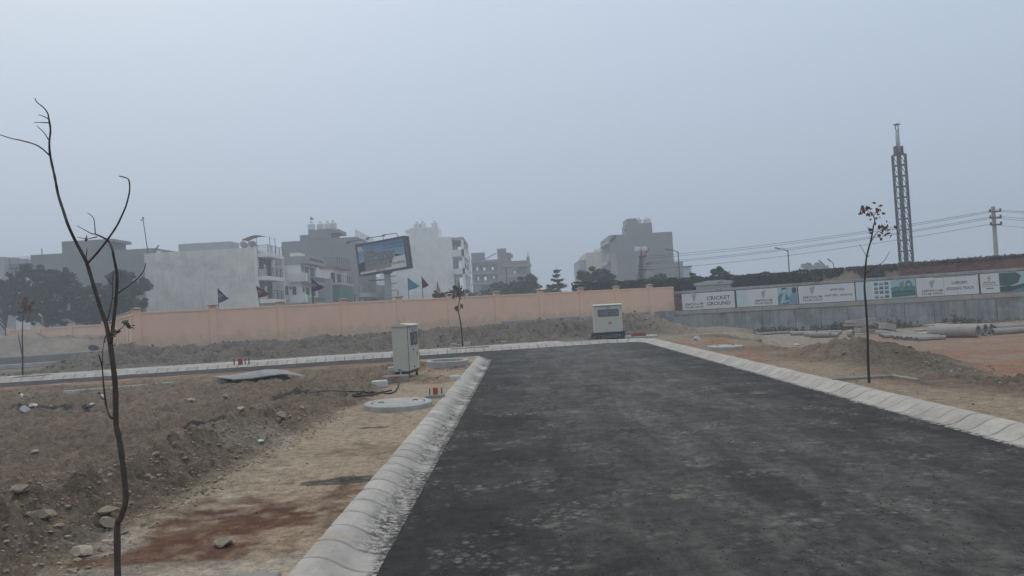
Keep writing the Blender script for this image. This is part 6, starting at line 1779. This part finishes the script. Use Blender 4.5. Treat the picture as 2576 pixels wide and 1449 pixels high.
def cabinet(label, loc, rotz, Wd, Dp, Hh, z0, style):
    c = thing('feeder_cabinet', label, 'electrical cabinet', loc, rotz)
    MB().bbox(0, Wd, .03, Dp, z0, z0 + Hh, .008).build('cabinet_body', CABM, c)
    MB().box(.006, Wd - .006, .018, .031, z0 + .006, z0 + Hh - .006).build('door_gasket', CABD, c)
    d = MB().bbox(.0, Wd, -.008, .019, z0 + .012, z0 + Hh - .012, .006).build('door', CABM, c)
    r = MB(); r.prism([(-.03, z0 + Hh), (Wd + .03, z0 + Hh), (Wd + .03, z0 + Hh + .03), (-.03, z0 + Hh + .03)], -.07, Dp + .03)
    r.add([(-.03, -.07, z0 + Hh + .03), (Wd + .03, -.07, z0 + Hh + .03), (Wd + .03, Dp + .03, z0 + Hh + .03), (-.03, Dp + .03, z0 + Hh + .03), (-.03, Dp * .6, z0 + Hh + .075), (Wd + .03, Dp * .6, z0 + Hh + .075)], [(0, 1, 5, 4), (3, 4, 5, 2), (0, 4, 3), (1, 2, 5)])
    r.build('canopy', CABM, c)
    if style == 0:
        win_panel(d, Wd * .13, Wd * .88, z0 + Hh * .60, z0 + Hh * .86, -.008, True)
        s = MB(); s.box(Wd * .50, Wd * .60, -.0105, -.0085, z0 + Hh * .29, z0 + Hh * .385); wp = s.build('warning_plate', WARN, d)
        MB().prism([(Wd * .545, z0 + Hh * .375), (Wd * .53, z0 + Hh * .345), (Wd * .545, z0 + Hh * .345), (Wd * .54, z0 + Hh * .32), (Wd * .565, z0 + Hh * .355), (Wd * .55, z0 + Hh * .355), (Wd * .56, z0 + Hh * .375)], -.013, -.0107).build('symbol', flat('warning_white', (.6, .6, .6)), wp)
        MB().box(Wd * .52, Wd * .58, -.0125, -.0107, z0 + Hh * .30, z0 + Hh * .312).build('symbol', flat('warning_white', (.6, .6, .6)), wp)
        MB().box(Wd * .45, Wd * .58, -.012, -.0085, z0 + Hh * .905, z0 + Hh * .93).build('name_plate', DIAL, d)
        MB().box(Wd * .06, Wd * .17, -.0105, -.0085, z0 + Hh * .89, z0 + Hh * .925).build('maker_plate', flat('maker_white', (.55, .55, .54)), d)
        for zz in (.89, .50, .10): MB().lathe([(.018, 0), (.018, .02), (0, .021)], 10, M=Matrix.Translation((Wd * .955, -.008, z0 + Hh * zz)) @ Matrix.Rotation(math.pi / 2, 4, 'X')).build('lock', DIAL, d)
    else:
        win_panel(d, Wd * .16, Wd * .36, z0 + Hh * .57, z0 + Hh * .86, -.008); win_panel(d, Wd * .46, Wd * .86, z0 + Hh * .57, z0 + Hh * .86, -.008)
        MB().box(Wd * .74, Wd * .84, -.0105, -.0085, z0 + Hh * .30, z0 + Hh * .40).build('warning_plate', WARN, d)
        for a, b in ((.60, .93), (.60, .91)): MB().box(Wd * a, Wd * a + .09, -.011, -.0085, z0 + Hh * b, z0 + Hh * b + .012).build('name_plate', DIAL, d)
        for zz in (.90, .46, .08): MB().lathe([(.018, 0), (.018, .02), (0, .021)], 10, M=Matrix.Translation((Wd * .40, -.008, z0 + Hh * zz)) @ Matrix.Rotation(math.pi / 2, 4, 'X')).build('lock', DIAL, d)
        MB().lathe([(.02, 0), (.02, .012), (0, .013)], 10, M=Matrix.Translation((0, Dp * .68, z0 + .05)) @ Matrix.Rotation(-math.pi / 2, 4, 'Y')).build('earth_stud', DIAL, c)
    for x in ((.0, Wd) if style == 0 else (0.0, Wd - .02)):           # lifting eyes
        e_ = MB(); yy = Dp * .55
        if style == 0: e_.box(x - .006, x + .006, yy - .02, yy + .02, z0 + Hh + .03, z0 + Hh + .15)
        else:
            hx = .02
            e_.wallholes(yy - .045, yy + .045, z0 + Hh + .0, z0 + Hh + .17, x - .0, x + .008, [(yy - .014, yy + .014, z0 + Hh + .11, z0 + Hh + .14)]); e_.v = [(b, a, z) for a, b, z in e_.v]
        e_.build('lifting_eye', CABM, c)
    return c
# near one: door turned to the road
ZC1 = .12
k0 = G(1032.5, 934, .29); c1 = cabinet('grey feeder cabinet with its twin window door turned to the road, by the corner kerb', (k0.x, k0.y, 0), math.radians(84.5), 1.02, .42, 1.11, .29, 1)
pl = MB()
for (x, y) in ((.03, .06), (.95, .06), (.03, .36), (.95, .36)): pl.box(x - .025, x + .025, y - .025, y + .025, .0, .225)
for a in ((0.0, 1.02, .03, .09), (0.0, 1.02, .34, .40)): pl.box(a[0], a[1], a[2], a[3], .225, .285)
pl.box(-.02, .04, .09, .34, .22, .28)
pl.build('base_frame', IRON, c1)
pd = MB().bbox(-.02, 1.04, .02, .44, -.2, .10, .02).build('plinth', surf('plinth_dark', (.10, .09, .08), None, 10), c1)
tb_ = MB(); tb_.tube([(-.06, .22, .05), (-.06, .22, .36)], .022, 8); tb_.build('cable_duct', surf('pvc_grey', (.33, .33, .32), None, 5), c1)
# far one: front to the camera, on a black frame over the kerb
k1 = G(1497.5, 838, .36); zf = .13
c2 = cabinet('grey feeder cabinet with a wide dial window on a black stand behind the far kerb', (k1.x, k1.y, 0), math.radians(3.0), 1.27, .46, 1.21, .36, 0)
fr = MB()
fr.box(-.10, 1.44, -.02, .05, .25, .355); fr.box(-.10, 1.44, .40, .47, .25, .355); fr.box(-.16, -.10, -.05, .50, .20, .33); fr.box(1.38, 1.44, -.06, .50, .17, .38)
for x in (.23, 1.27): fr.box(x - .02, x + .02, -.01, .03, .0, .25); fr.box(x - .02, x + .02, .42, .46, .0, .25)
fr.build('stand_frame', IRON, c2)
for (x, y, w, d, h, mt) in ((-.34, .15, .34, .3, .22, 'a'), (1.36, .0, .22, .35, .20, 'b')):
    pass
SLABM = surf('cement_block', (.30, .295, .28), (.23, .225, .21), 6, .95, .5, 40, .008)
BRKM = surf('loose_brick', (.22, .09, .06), (.16, .075, .055), 8, .95, .5, 50, .006, rnd=.2)
def block(name, label, cat, px, py, Wd, Dp, Hh, rot, mat, group=None, z=None, bev=.02):
    w = onland(px, py)
    o = MB().bbox(-Wd / 2, Wd / 2, -Dp / 2, Dp / 2, -.03, Hh, bev).build(name, mat)
    o.location = (w.x, w.y, (w.z if z is None else z)); o.rotation_euler = (0, 0, rot)
    return tag(o, label, cat, group)
block('cement_block', 'grey cement block by the black stand of the far cabinet', 'block', 1582, 851, .34, .3, .22, .1, SLABM, z=.13)
block('brick_stack', 'low red and grey brick stack right of the far cabinet', 'bricks', 1607, 852, .62, .3, .20, .05, BRKM, z=.12)
block('cement_slab', 'flat cement slab lying under the far cabinet', 'slab', 1530, 852, .9, .4, .07, .05, SLABM, z=.13)
block('cement_block', 'cement block left of the far cabinet on the footpath', 'block', 1490, 853, .34, .28, .17, .05, SLABM, z=.13)
block('stone_slab', 'long pale slab lying at the foot of the spoil bank', 'slab', 1268, 851, 1.0, .4, .10, .1, surf('pale_slab', (.45, .42, .37), (.36, .33, .29), 5), z=.14)
b_ = block('paver_pile', 'low pile of cream paving blocks beside the footpath sapling', 'pile', 1157, 868, .95, .4, .05, .1, surf('cream_paver', (.50, .44, .36), (.42, .36, .29), 6), z=.13)
rr = random.Random(4)
for k in range(14):
    m = MB().bbox(-.1, .1, -.05, .05, 0, .06, .006).build('paving_block', surf('cream_paver_%d' % (k % 3), (.50, .44, .36), (.40, .34, .27), 6), b_)
    m.location = (rr.uniform(-.45, .45), rr.uniform(-.2, .2), .05 + .06 * (k % 2)); m.rotation_euler = (0, 0, rr.uniform(-.5, .5))

# ------------------------------------------------------------------ manholes
MANM = surf('manhole_concrete', (.40, .40, .385), (.31, .305, .29), 5, .9, .5, 45, .008, dirt=((.28, .25, .21), .45))
def manhole(px, py, r, h, label, lid=True, tiltx=.02):
    w = onland(px, py); zb = gz(w.x, w.y + r)
    t = thing('manhole', label, 'manhole', (w.x, w.y + r * .9, zb)); t.rotation_euler = (tiltx, .015, .3)
    MB().lathe([(r, -.15), (r, h - .012), (r - .012, h), (r * .80, h), (r * .79, h - .03), (r * .79, -.1)], 40).build('ring', MANM, t, False)
    if lid:
        l = MB().lathe([(r * .765, -.05), (r * .765, h - .008), (r * .75, h + .002), (0, h + .006)], 40).build('cover', MANM, t)
        for s in (-1, 1): MB().tube([(s * r * .5 - .05, 0, h + .004), (s * r * .5 - .03, 0, h + .02), (s * r * .5 + .03, 0, h + .02), (s * r * .5 + .05, 0, h + .004)], .008, 6).build('lifting_loop', STEEL, l)
    else:
        MB().lathe([(r * .79, h * .4), (0, h * .42)], 32).build('fill', SOILFLAT, t)
    return t
SOILFLAT = surf('loose_soil', (.24, .17, .12), (.17, .11, .075), 12, .95, .8, 40, .02)
manhole(990, 1036, .58, .095, 'round concrete manhole with lidded cover on the verge left of the road')
manhole(1122, 925, .62, .17, 'soil filled concrete manhole ring between the corner kerb and the near cabinet', lid=False)
manhole(1836, 881, .52, .10, 'concrete manhole beside the right kerb in red soil')
manhole(1620, 852, .72, .12, 'flat concrete manhole behind the rounded far corner kerb')

# ------------------------------------------------------------------ sheet, cable, pegs, blocks
w = onland(610, 962)
sheet = thing('asbestos_sheet', 'large warped grey cement sheet lying on the dirt by the side road', 'sheet', (w.x, w.y + .6, gz(w.x, w.y + .6)))
n = 18; vs, fs = [], []
out = [(-1.15, .25), (-.75, .45), (.12, .95), (.75, .72), (1.0, .28), (1.62, .12), (.95, -.18), (.45, -.52), (.22, -.56), (-.35, -.32)]
cx, cy = .1, .15
for r in range(6):
    for (x, y) in out:
        u = r / 5; X, Y = cx + (x - cx) * u, cy + (y - cy) * u
        z = .24 - .12 * u * u + .04 * math.sin(3 * X) + .05 * math.cos(4 * Y) * u - .16 * max(0, X - .9) * u
        vs.append((X, Y, z))
m_ = len(out)
for r in range(5):
    for k in range(m_): fs.append((r * m_ + k, (r + 1) * m_ + k, (r + 1) * m_ + (k + 1) % m_, r * m_ + (k + 1) % m_))
top = len(vs)
vs2 = [(x, y, z - .022) for x, y, z in vs]
fs2 = [tuple(i + top for i in f[::-1]) for f in fs]
edge = [(5 * m_ + k, 5 * m_ + k + top, 5 * m_ + (k + 1) % m_ + top, 5 * m_ + (k + 1) % m_) for k in range(m_)]
b = MB(); b.add(vs + vs2, fs + fs2 + edge)
b.build('sheet_panel', surf('cement_sheet', (.33, .33, .32), (.23, .23, .225), 3, .9, .5, 25, .01, dirt=((.18, .18, .18), .5)), sheet)
pb = MB(); pb.bbox(-1.0, -.7, .1, .35, -.05, .14, .03); pb.build('prop_stone', SLABM, sheet)
pb = MB(); pb.bbox(.55, .95, .1, .4, -.05, .16, .03); pb.build('prop_stone', SLABM, sheet)
CBL = flat('cable_black', (.014, .014, .015), .5)
def cable(label, pts, r=.016):
    q = [onland(x, y) + Vector((0, 0, .015)) for x, y in pts]
    sub = []
    for k in range(len(q) - 1):
        p0, p1, p2, p3 = q[max(k - 1, 0)], q[k], q[k + 1], q[min(k + 2, len(q) - 1)]
        for j in range(5):
            u = j / 5; s_ = .5 * ((2 * p1) + (p2 - p0) * u + (2 * p0 - 5 * p1 + 4 * p2 - p3) * u * u + (3 * p1 - p0 - 3 * p2 + p3) * u ** 3)
            s_.z = max(s_.z, gz(s_.x, s_.y) + .014); sub.append(s_)
    sub.append(q[-1]); o = sub[0].copy()
    c = MB().tube([s_ - o for s_ in sub], r, 7).build('power_cable', CBL, None, True); c.location = o
    return tag(c, label, 'cable')
cable('black cable running down from the near cabinet in a loose loop', [(1000, 953), (1003, 968), (995, 985), (980, 992), (960, 990), (930, 990), (905, 996), (886, 996), (900, 1000), (930, 996), (965, 988), (985, 983)])
cable('thin black cable snaking left over the dirt from the near cabinet', [(965, 985), (940, 992), (910, 990), (870, 992), (845, 987), (815, 986), (780, 991)], .012)
block('cable_plinth', 'brick and mortar plinth at the foot of the near cabinet', 'plinth', 996, 962, .62, .3, .17, .06, surf('mortared_brick', (.27, .26, .245), (.22, .12, .09), 5, .95, .5, 30, .01))
block('white_block', 'small white cement block on the plinth of the near cabinet', 'block', 985, 950, .17, .13, .10, .1, surf('white_cement', (.55, .55, .52), None, 6), z=.27)
block('cement_chunk', 'pale concrete chunk beside the looped cable', 'block', 956, 972, .34, .2, .13, .3, surf('white_cement', (.55, .55, .52), None, 6))
block('cement_chunk', 'pale cement block lying on red soil by the corner kerb', 'block', 1146, 925 + 30, .22, .14, .10, .5, surf('white_cement', (.55, .55, .52), None, 6))
def peg(px, py, label, s=1.0):
    w = onland(px, py); t = thing('cable_marker', label, 'marker', (w.x, w.y, w.z), .1)
    t.scale = (s, s, s)
    MB().bbox(-.30, .30, -.14, .14, -.06, .10, .02).build('base_block', SLABM, t)
    MB().bbox(-.06, .09, -.03, .03, .10, .31, .01).build('orange_tag', surf('orange_plastic', (.42, .085, .045), (.36, .075, .04), 6, .5), t)
    for x in (-.16, .20, ): MB().tube([(x, 0, .08), (x + .01, 0, .29)], .018, 6).build('steel_pin', STEEL, t)
    return t
peg(1095, 1001, 'orange tagged cable marker on a cement block beside the left kerb', .62)
w = P(605, 914, 29.2)
t = thing('cable_marker', 'orange tagged marker with dark pins on the far footpath', 'marker', (G(605, 918, .13).x, G(605, 918, .13).y, .13))
MB().bbox(-.08, .08, -.04, .04, 0, .24, .01).build('orange_tag', surf('orange_plastic_far', (.38, .085, .05), None, 6), t)
for x in (-.24, .18, .33): MB().tube([(x, 0, 0), (x, 0, .24)], .022, 6).build('steel_pin', STEEL, t)
# concrete edging of the tree pit at the right sapling
q = onland(2187, 962)
pit = thing('tree_pit', 'sunken tree pit with cement edging round the thin sapling', 'tree pit', (q.x, q.y, gz(q.x, q.y)), RA)
PITM = surf('pit_cement', (.27, .255, .23), (.20, .19, .17), 6)
for (x0, x1, y0, y1) in ((-.42, .62, .42, .50), (.62, .70, -.30, .50)):
    MB().bbox(x0, x1, y0, y1, -.1, .05, .01).build('edging', PITM, pit)
q = G(650, 1446, .115)
pit = thing('tree_pit', 'cement edge of a tree pit at the bottom of the left verge', 'tree pit', (q.x - .25, q.y - .12, .10), .0)
MB().bbox(-.55, .42, -.06, .05, -.1, .055, .01).build('edging', PITM, pit)
q = onland(370, 975)
for k, (a, c, zz) in enumerate((((160, 992), (440, 962), .0), )):
    A_, B_ = onland(*a), onland(*c); d = (B_ - A_).to_2d(); t = thing('cement_edging', 'broken cement edging strip on red soil before the side road', 'edging', (A_.x, A_.y, gz(A_.x, A_.y)), math.atan2(d.y, d.x))
    L_ = d.length; nseg = 5
    for i in range(nseg): MB().bbox(L_ * i / nseg, L_ * (i + .95) / nseg, -.05, .05, -.08, .07, .01).build('edging', CONC, t)

# ------------------------------------------------------------------ pipes and slabs in the field
PIPEM = surf('spun_concrete_pipe', (.34, .325, .295), (.27, .255, .23), 1.8, .95, .3, 40, .006, dirt=((.22, .19, .155), .5))
def pipe(px, py, r, L, yaw, label, group=None, z=None, name='concrete_pipe', roll_=0):
    """px,py: ground under the open end; yaw: heading of the rest of the pipe (0 = right, 90 = away)"""
    w = onfield(px, py); zz = (w.z if z is None else z) + r
    t = thing(name, label, 'pipe', (w.x, w.y, zz), math.radians(yaw), group)
    M = Matrix.Rotation(math.pi / 2, 4, 'Y')
    i = r * .80
    MB().lathe([(i, 0), (r - .012, 0), (r, .012), (r, L - .012), (r - .012, L), (i, L), (i, 0)], 26, M=M, cap=False).build('pipe_shell', PIPEM, t, False)
    MB().lathe([(r * 1.025, L * .0 + .02), (r * 1.025, L * .0 + .14)], 26, M=M, cap=False).build('collar', PIPEM, t)
    return t
scatter_later = None
w1 = onfield(2463, 849); RB = 29.5 / F * w1.y / 2 * 1.04
pipe(2463, 848.5, RB, 2.1, 124, 'big concrete pipe in front with its dark mouth facing right')
pipe(2481, 844, RB, 2.2, 124, 'big concrete pipe just behind the front one')
pipe(2496, 840, RB * .93, 2.3, 125, 'big concrete pipe third from the front of the big stack')
pipe(2497, 843, RB * .55, 3.2, 4, 'slimmer concrete pipe lying right of the big pipes')
pipe(2502, 834, RB * .60, 3.2, 4, 'slim concrete pipe behind the slimmer one, right of the big pipes')
GS = 'small pipes laid side by side on the red field'
w2 = onfield(2290, 857); rs_ = 12.0 / F * w2.y / 2
for k, (px, py, L, yw) in enumerate(((2306, 858.5, 1.35, 6), (2292, 857, 1.5, 14), (2283, 856.3, 1.5, 16), (2267, 855.6, 1.6, 12), (2258, 854, 1.6, 14), (2246, 853.4, 1.7, 12), (2221, 851, 1.9, 10), (2213, 848, 1.9, 9))):
    pipe(px, py, rs_ * (1.0 + .12 * ((k * 3) % 3 - 1)), L, yw, 'small concrete pipe laid in the row on the red field', GS)
G1 = 'small pipes in the heap beside the round drum'
for k, (px, py, L, yw) in enumerate(((2054, 842.7, 1.5, 142), (2069, 846, 1.0, 138), (2090, 848.7, 1.1, 136), (2098, 847.5, 1.2, 138), (2111, 848, 1.3, 140), (2118, 841, 1.3, 143))):
    pipe(px, py, .125 if k != 2 else .145, L, yw, 'small concrete pipe in the heap beside the round drum', G1)
pipe(2148, 848, .19, .28, 130, 'short round concrete drum standing by the small pipes')
for k, (px, py, L, yw, r) in enumerate(((1995, 838, 1.6, 178, .06), (1960, 840, 1.5, 182, .06), (1910, 839, 1.4, 175, .055))):
    pipe(px, py, r * 1.4, L, yw, 'thin pale pipe lying on the sand before the retaining wall', 'thin pale pipes on the sand')
SLB = surf('field_slab', (.36, .34, .30), (.28, .26, .23), 3, .95, .4, 30, .008)
def slab(px, py, L, Wd, T, yaw, lift, label, group=None):
    w = onfield(px, py); o = MB().bbox(-L / 2, L / 2, -Wd / 2, Wd / 2, 0, T, .015).build('concrete_slab', SLB)
    o.location = (w.x, w.y, w.z + lift); o.rotation_euler = (0, random.Random(int(px)).uniform(-.05, .05), math.radians(yaw)); return tag(o, label, 'slab', group)
for k, (px, py, L, lift) in enumerate(((2355, 838, 2.6, .0), (2370, 834, 2.8, .10), (2395, 826, 2.8, .0), (2375, 822, 2.4, .12), (2330, 842, 1.6, 0))):
    slab(px, py, L, .5, .10, 3 + k * 2, lift, 'flat concrete slab in the loose pile behind the small pipes', 'slabs piled behind the small pipes')
rr = random.Random(11)
for k, (px, py, L, Wd, T, yaw, tilt, lab) in enumerate(((2160, 812, 1.5, .10, .12, 8, .10, 'thin beam at the bottom of the broken slab heap by the retaining wall'), (2165, 806, 1.7, .12, .12, 5, -.04, 'long beam jutting left from the broken slab heap'), (2205, 812, 1.3, .16, .14, -20, .38, 'sloping beam leaning down on the broken slab heap'), (2150, 818, 1.2, .14, .11, 2, .03, 'short pale beam under the broken slab heap'), (2232, 822, .8, .5, .35, 20, .2, 'bulky broken concrete lump at the right of the slab heap'), (2175, 832, .9, .6, .25, 10, .1, 'broad broken concrete lump below the slab heap'), (2225, 838, .9, .4, .18, 5, .05, 'low broken slab right of the concrete drum'), (2270, 836, .7, .4, .14, 4, .05, 'low broken slab behind the row of small pipes'))):
    w = onfield(px, 842); Yq = 40 + (k % 3) * .6; q = P(px, py, Yq)
    o = MB().bbox(-L / 2, L / 2, -Wd / 2, Wd / 2, -T / 2, T / 2, .02).build('broken_slab', SLB); o.location = q; o.rotation_euler = (0, tilt, math.radians(yaw)); tag(o, lab, 'slab')

# ------------------------------------------------------------------ stones, rubble
def rock_mesh(seed, sub=1, flat_=.7):
    bm = bmesh.new(); bmesh.ops.create_icosphere(bm, subdivisions=sub, radius=1)
    rr = random.Random(seed)
    ax = [rr.uniform(.65, 1.1), rr.uniform(.6, 1.0), flat_ * rr.uniform(.6, 1.0)]
    cut = [(Vector((rr.uniform(-1, 1), rr.uniform(-1, 1), rr.uniform(-.6, 1))).normalized(), rr.uniform(.35, .72)) for _ in range(9)]
    for v in bm.verts:
        for n_, d_ in cut:
            e = v.co.dot(n_) - d_
            if e > 0: v.co -= n_ * e
        v.co = Vector((v.co.x * ax[0], v.co.y * ax[1], v.co.z * ax[2])) * rr.uniform(.95, 1.06)
    V = np.array([v.co[:] for v in bm.verts]); Fc = np.array([[v.index for v in f.verts] for f in bm.faces]); bm.free()
    return V, Fc
ROCKS = [rock_mesh(k, 2 if k < 4 else 1) for k in range(12)]
STN = surf('dusty_stone', (.37, .31, .235), (.26, .215, .165), 7, .95, .6, 30, .01, rnd=.25)
CLODM = surf('soil_clod', (.34, .28, .205), (.22, .177, .13), 9, .95, .7, 40, .01)
def stone(px, py, r, label, seed, mat=STN, group=None, name='stone'):
    w = onland(px, py); V, Fc = ROCKS[seed % 4]
    me = np_mesh(name, V * r, Fc, mat, False); o = link(name, me, None, (w.x, w.y, w.z + r * .25)); o.rotation_euler = (0, 0, seed * 1.7)
    return tag(o, label, 'stone', group)
for k, (px, py, r, lab) in enumerate(((272, 1290, .10, 'tan boulder resting on the heap behind the forked sapling'), (273, 1325, .10, 'pale upright stone at the foot of the heap by the forked sapling'), (209, 1392, .105, 'flat pale stone left of the forked sapling base'),
        (567, 1375, .12, 'brown cracked clod in the middle of the red soil patch'), (480, 1010, .14, 'pale boulder on the dirt left of the cement sheet'), (712, 1050, .12, 'rounded dusty boulder at the edge of the heap'), (113, 1300, .11, 'long brown clod on the near dirt slope'),
        (56, 1240, .12, 'rounded dusty stone on the slope at the left'), (88, 1138, .10, 'tan stone alone on the upper slope'), (570, 1003, .11, 'bluish broken stone on the dirt below the cement sheet'))):
    stone(px, py, r * .85, lab, k)
for k, (px, py, r, lab) in enumerate(((64, 1036, .15, 'crumpled white plastic lump on the dirt near a lapwing'), (85, 1023, .12, 'pale cream stone right under a lapwing'), (234, 1022, .10, 'small white cube like stone beside the black bag'), (655, 1112, .055, 'torn pale green packet at the edge of the heap'))):
    stone(px, py, r, lab, k + 1, surf('white_litter', (.55, .56, .54), (.47, .48, .46), 6) if k != 3 else flat('pale_green_paper', (.42, .52, .42)), name='litter')
stone(220, 1027, .13, 'black plastic bag lump on the dirt beside a white stone', 2, flat('black_plastic', (.012, .012, .014), .45), name='plastic_bag')
stone(609, 1034 + 0, .085, 'yellowish foam scrap on the dirt heap', 3, flat('yellow_foam', (.42, .40, .22)), name='litter')
stone(1757, 856, .20, 'white bucket shaped lump beside the far right corner', 1, surf('white_litter_far', (.52, .52, .50), None, 6), name='litter')
stone(2004, 869, .13, 'white lump in the dark ditch on the right', 0, surf('white_litter_far', (.52, .52, .50), None, 6), name='litter')
stone(237, 889 - 8, .55, 'black tarpaulin heap at the end of the second road', 1, flat('tarp_black', (.02, .022, .026), .5), name='tarpaulin')
# fine rubble: nobody could count it
def scatter(name, windows, mat, seed, parent=None):
    rg = np.random.default_rng(seed); VV, FF, off = [], [], 0
    for (cnt, fn, r0, r1) in windows:
        for k in range(cnt):
            X, Y = fn(rg); 
            r = r0 * (r1 / r0) ** (rg.random() ** 2.2)
            V, Fc = ROCKS[4 + int(rg.integers(8))]
            a = rg.uniform(0, 6.28); c_, s_ = math.cos(a), math.sin(a)
            Q = V * r * rg.uniform(.7, 1.2, 3)
            Q = np.stack([Q[:, 0] * c_ - Q[:, 1] * s_, Q[:, 0] * s_ + Q[:, 1] * c_, Q[:, 2]], 1)
            VV.append((Q, X, Y, r)); FF.append(Fc + off); off += len(V)
    xs, ys = np.array([[w[1] for w in VV]]), np.array([[w[2] for w in VV]])
    zz = land(xs, ys)[0][0]
    pts = np.concatenate([w[0] + np.array([w[1], w[2], z + w[3] * .2]) for w, z in zip(VV, zz)])
    o = link(name, np_mesh(name, pts, np.concatenate(FF), mat, False), parent)
    return tag(o, kind='stuff')
def lv(v0, v1, t0, t1, pw=1.0):
    def f(rg):
        v = v0 + (v1 - v0) * rg.random(); t = t0 + (t1 - t0) * rg.random() ** pw
        return ist(SL - KW - v, t)
    return f
def rv(v0, v1, t0, t1):
    def f(rg): return ist(SR + KW + v0 + (v1 - v0) * rg.random(), t0 + (t1 - t0) * rg.random())
    return f
def bank(q0, q1, p0, p1):
    def f(rg): return ipq(p0 + (p1 - p0) * rg.random(), q0 + (q1 - q0) * rg.random())
    return f
scatter('rubble', [(5200, lv(1.5, 5.5, 3.0, 12, 1.0), .010, .045), (3200, lv(2.7, 4.6, 4.5, 11.5), .014, .055), (900, lv(1.5, 11, 6, 20), .02, .075), (1700, lv(1.35, 2.4, 3.0, 12), .010, .045), (160, lv(.1, 1.6, 3.2, 16), .006, .022)], CLODM, 1)
scatter('rubble', [(320, rv(1.6, 3.6, 9, 20), .02, .08), (160, rv(.1, 1.7, 7, 26), .01, .035)], CLODM, 2)
scatter('rubble', [(2200, bank(2.8, 6.0, -6, PC + 2), .02, .13)], surf('bank_clod', (.19, .168, .143), (.14, .123, .104), 5, .95, .6, 20, .02), 3)
scatter('brick_rubble', [(170, lv(.15, 2.6, 16.5, 23.5), .02, .075), (60, lv(2.5, 10, 20, 23.5), .02, .06)], surf('brick_rubble', (.23, .12, .085), (.30, .24, .19), 3, .95), 4)
scatter('dark_chips', [(260, lv(.1, 1.7, 3.6, 17), .006, .022), (120, rv(.1, 1.7, 7, 24), .008, .03)], flat('dark_chip', (.035, .032, .03)), 16)
_wl = lambda rg: (lambda u: (WALLB.x + e_w.x * u + n_w.x * -rg.uniform(.3, 2.4), WALLB.y + e_w.y * u + n_w.y * -rg.uniform(.3, 2.4)))(rg.uniform(1, LW - 2))
scatter('wall_debris', [(1500, _wl, .04, .30)], surf('wall_debris', (.09, .08, .07), (.20, .18, .15), 2, .95), 21)
scatter('pale_rubble', [(60, lv(1.4, 2.2, 3.6, 6.0), .015, .06), (40, lv(1.6, 5, 8, 18), .02, .06)], STN, 6)
def onr(rg): 
    return ist(SL + .1 + (SR - SL - .2) * rg.random(), 3.4 + 18 * rg.random() ** 1.7)
rg = np.random.default_rng(8); VV, FF, off = [], [], 0
for k in range(9000):
    X, Y = onr(rg); r = .0045 * (3.2 ** (rg.random() ** 2)); V, Fc = ROCKS[4 + k % 8]
    VV.append(V * r + np.array([X, Y, r * .35])); FF.append(Fc + off); off += len(V)
tag(link('road_grit', np_mesh('road_grit', np.concatenate(VV), np.concatenate(FF), surf('grit', (.20, .19, .175), (.035, .035, .035), 60, .9), False)), kind='stuff')

# ------------------------------------------------------------------ lapwings
BK, WH_, BRN, RDB, YLG = flat('feather_black', (.016, .016, .018)), flat('feather_white', (.55, .55, .53)), surf('feather_brown', (.21, .165, .12), (.17, .135, .10), 25), flat('bill_red', (.35, .06, .04)), flat('leg_yellow', (.38, .30, .08))
def lapwing(px, py, yaw, label):
    w = onland(px, py); t = thing('lapwing', label, 'bird', (w.x, w.y, w.z), yaw)
    n = 12; rings = [(-.19, .155, .004, .004), (-.15, .160, .016, .012), (-.10, .168, .036, .030), (-.03, .178, .056, .056), (.04, .190, .060, .062), (.085, .210, .050, .054), (.108, .240, .033, .036), (.118, .268, .026, .028), (.130, .290, .029, .030), (.148, .298, .027, .026), (.163, .294, .014, .014), (.170, .292, .006, .006)]
    b = MB(); vs, fs, mi = [], [], []
    for (x, z, ry, rz) in rings:
        for k in range(n):
            a = 2 * math.pi * k / n; vs.append((x, ry * math.cos(a), z + rz * math.sin(a)))
    b.v = vs
    for i in range(len(rings) - 1):
        for k in range(n):
            b.f.append((i * n + k, (i + 1) * n + k, (i + 1) * n + (k + 1) % n, i * n + (k + 1) % n))
            s = math.sin(2 * math.pi * (k + .5) / n); x = (rings[i][0] + rings[i + 1][0]) / 2
            m = 1
            if x < -.13: m = 0
            elif x < .09 and s > -.15: m = 2
            if x > .06: m = 0 if (s < .25 and abs(math.cos(2 * math.pi * (k + .5) / n)) < .75) else 1
            if x > .122: m = 0
            b.m.append(m)
    b.f.append(tuple(range(n))); b.m.append(0)
    b.build('body', [BK, WH_, BRN], t, True)
    MB().tube([(.165, 0, .292), (.20, 0, .287)], [.007, .002], 6).build('bill', RDB, t)
    for s in (-1, 1):
        MB().tube([(.01, s * .02, .14), (-.005, s * .02, .07), (.0, s * .02, .0), (.035, s * .025, .002)], [.007, .004, .004, .002], 6).build('leg', YLG, t)
        MB().lathe([(.0, -.004), (.004, 0), (0, .004)], 6, c=(.145, s * .026, .302)).build('eye', RDB, t)
    return t
lapwing(66, 1020, math.radians(178), 'lapwing bird in profile with black head and brown back on the dirt')
lapwing(267, 1020, math.radians(225), 'lapwing bird facing forward with black breast beside the forked sapling')
# ------------------------------------------------------------------ haze
hb = MB(); hb.box(-1000, 1000, -1000, 1000, -3.2, 22.5)
hm = bpy.data.materials.new('haze_air'); hm.use_nodes = True
hn, hl = hm.node_tree.nodes, hm.node_tree.links
hn.clear()
ho, hv = hn.new('ShaderNodeOutputMaterial'), hn.new('ShaderNodeVolumePrincipled')
hv.inputs['Color'].default_value = (.76, .845, .94, 1)
hv.inputs['Density'].default_value = 0.0029
hv.inputs['Anisotropy'].default_value = 0.2
hl.new(hv.outputs[0], ho.inputs['Volume'])
tag(hb.build('haze', hm), kind='stuff')
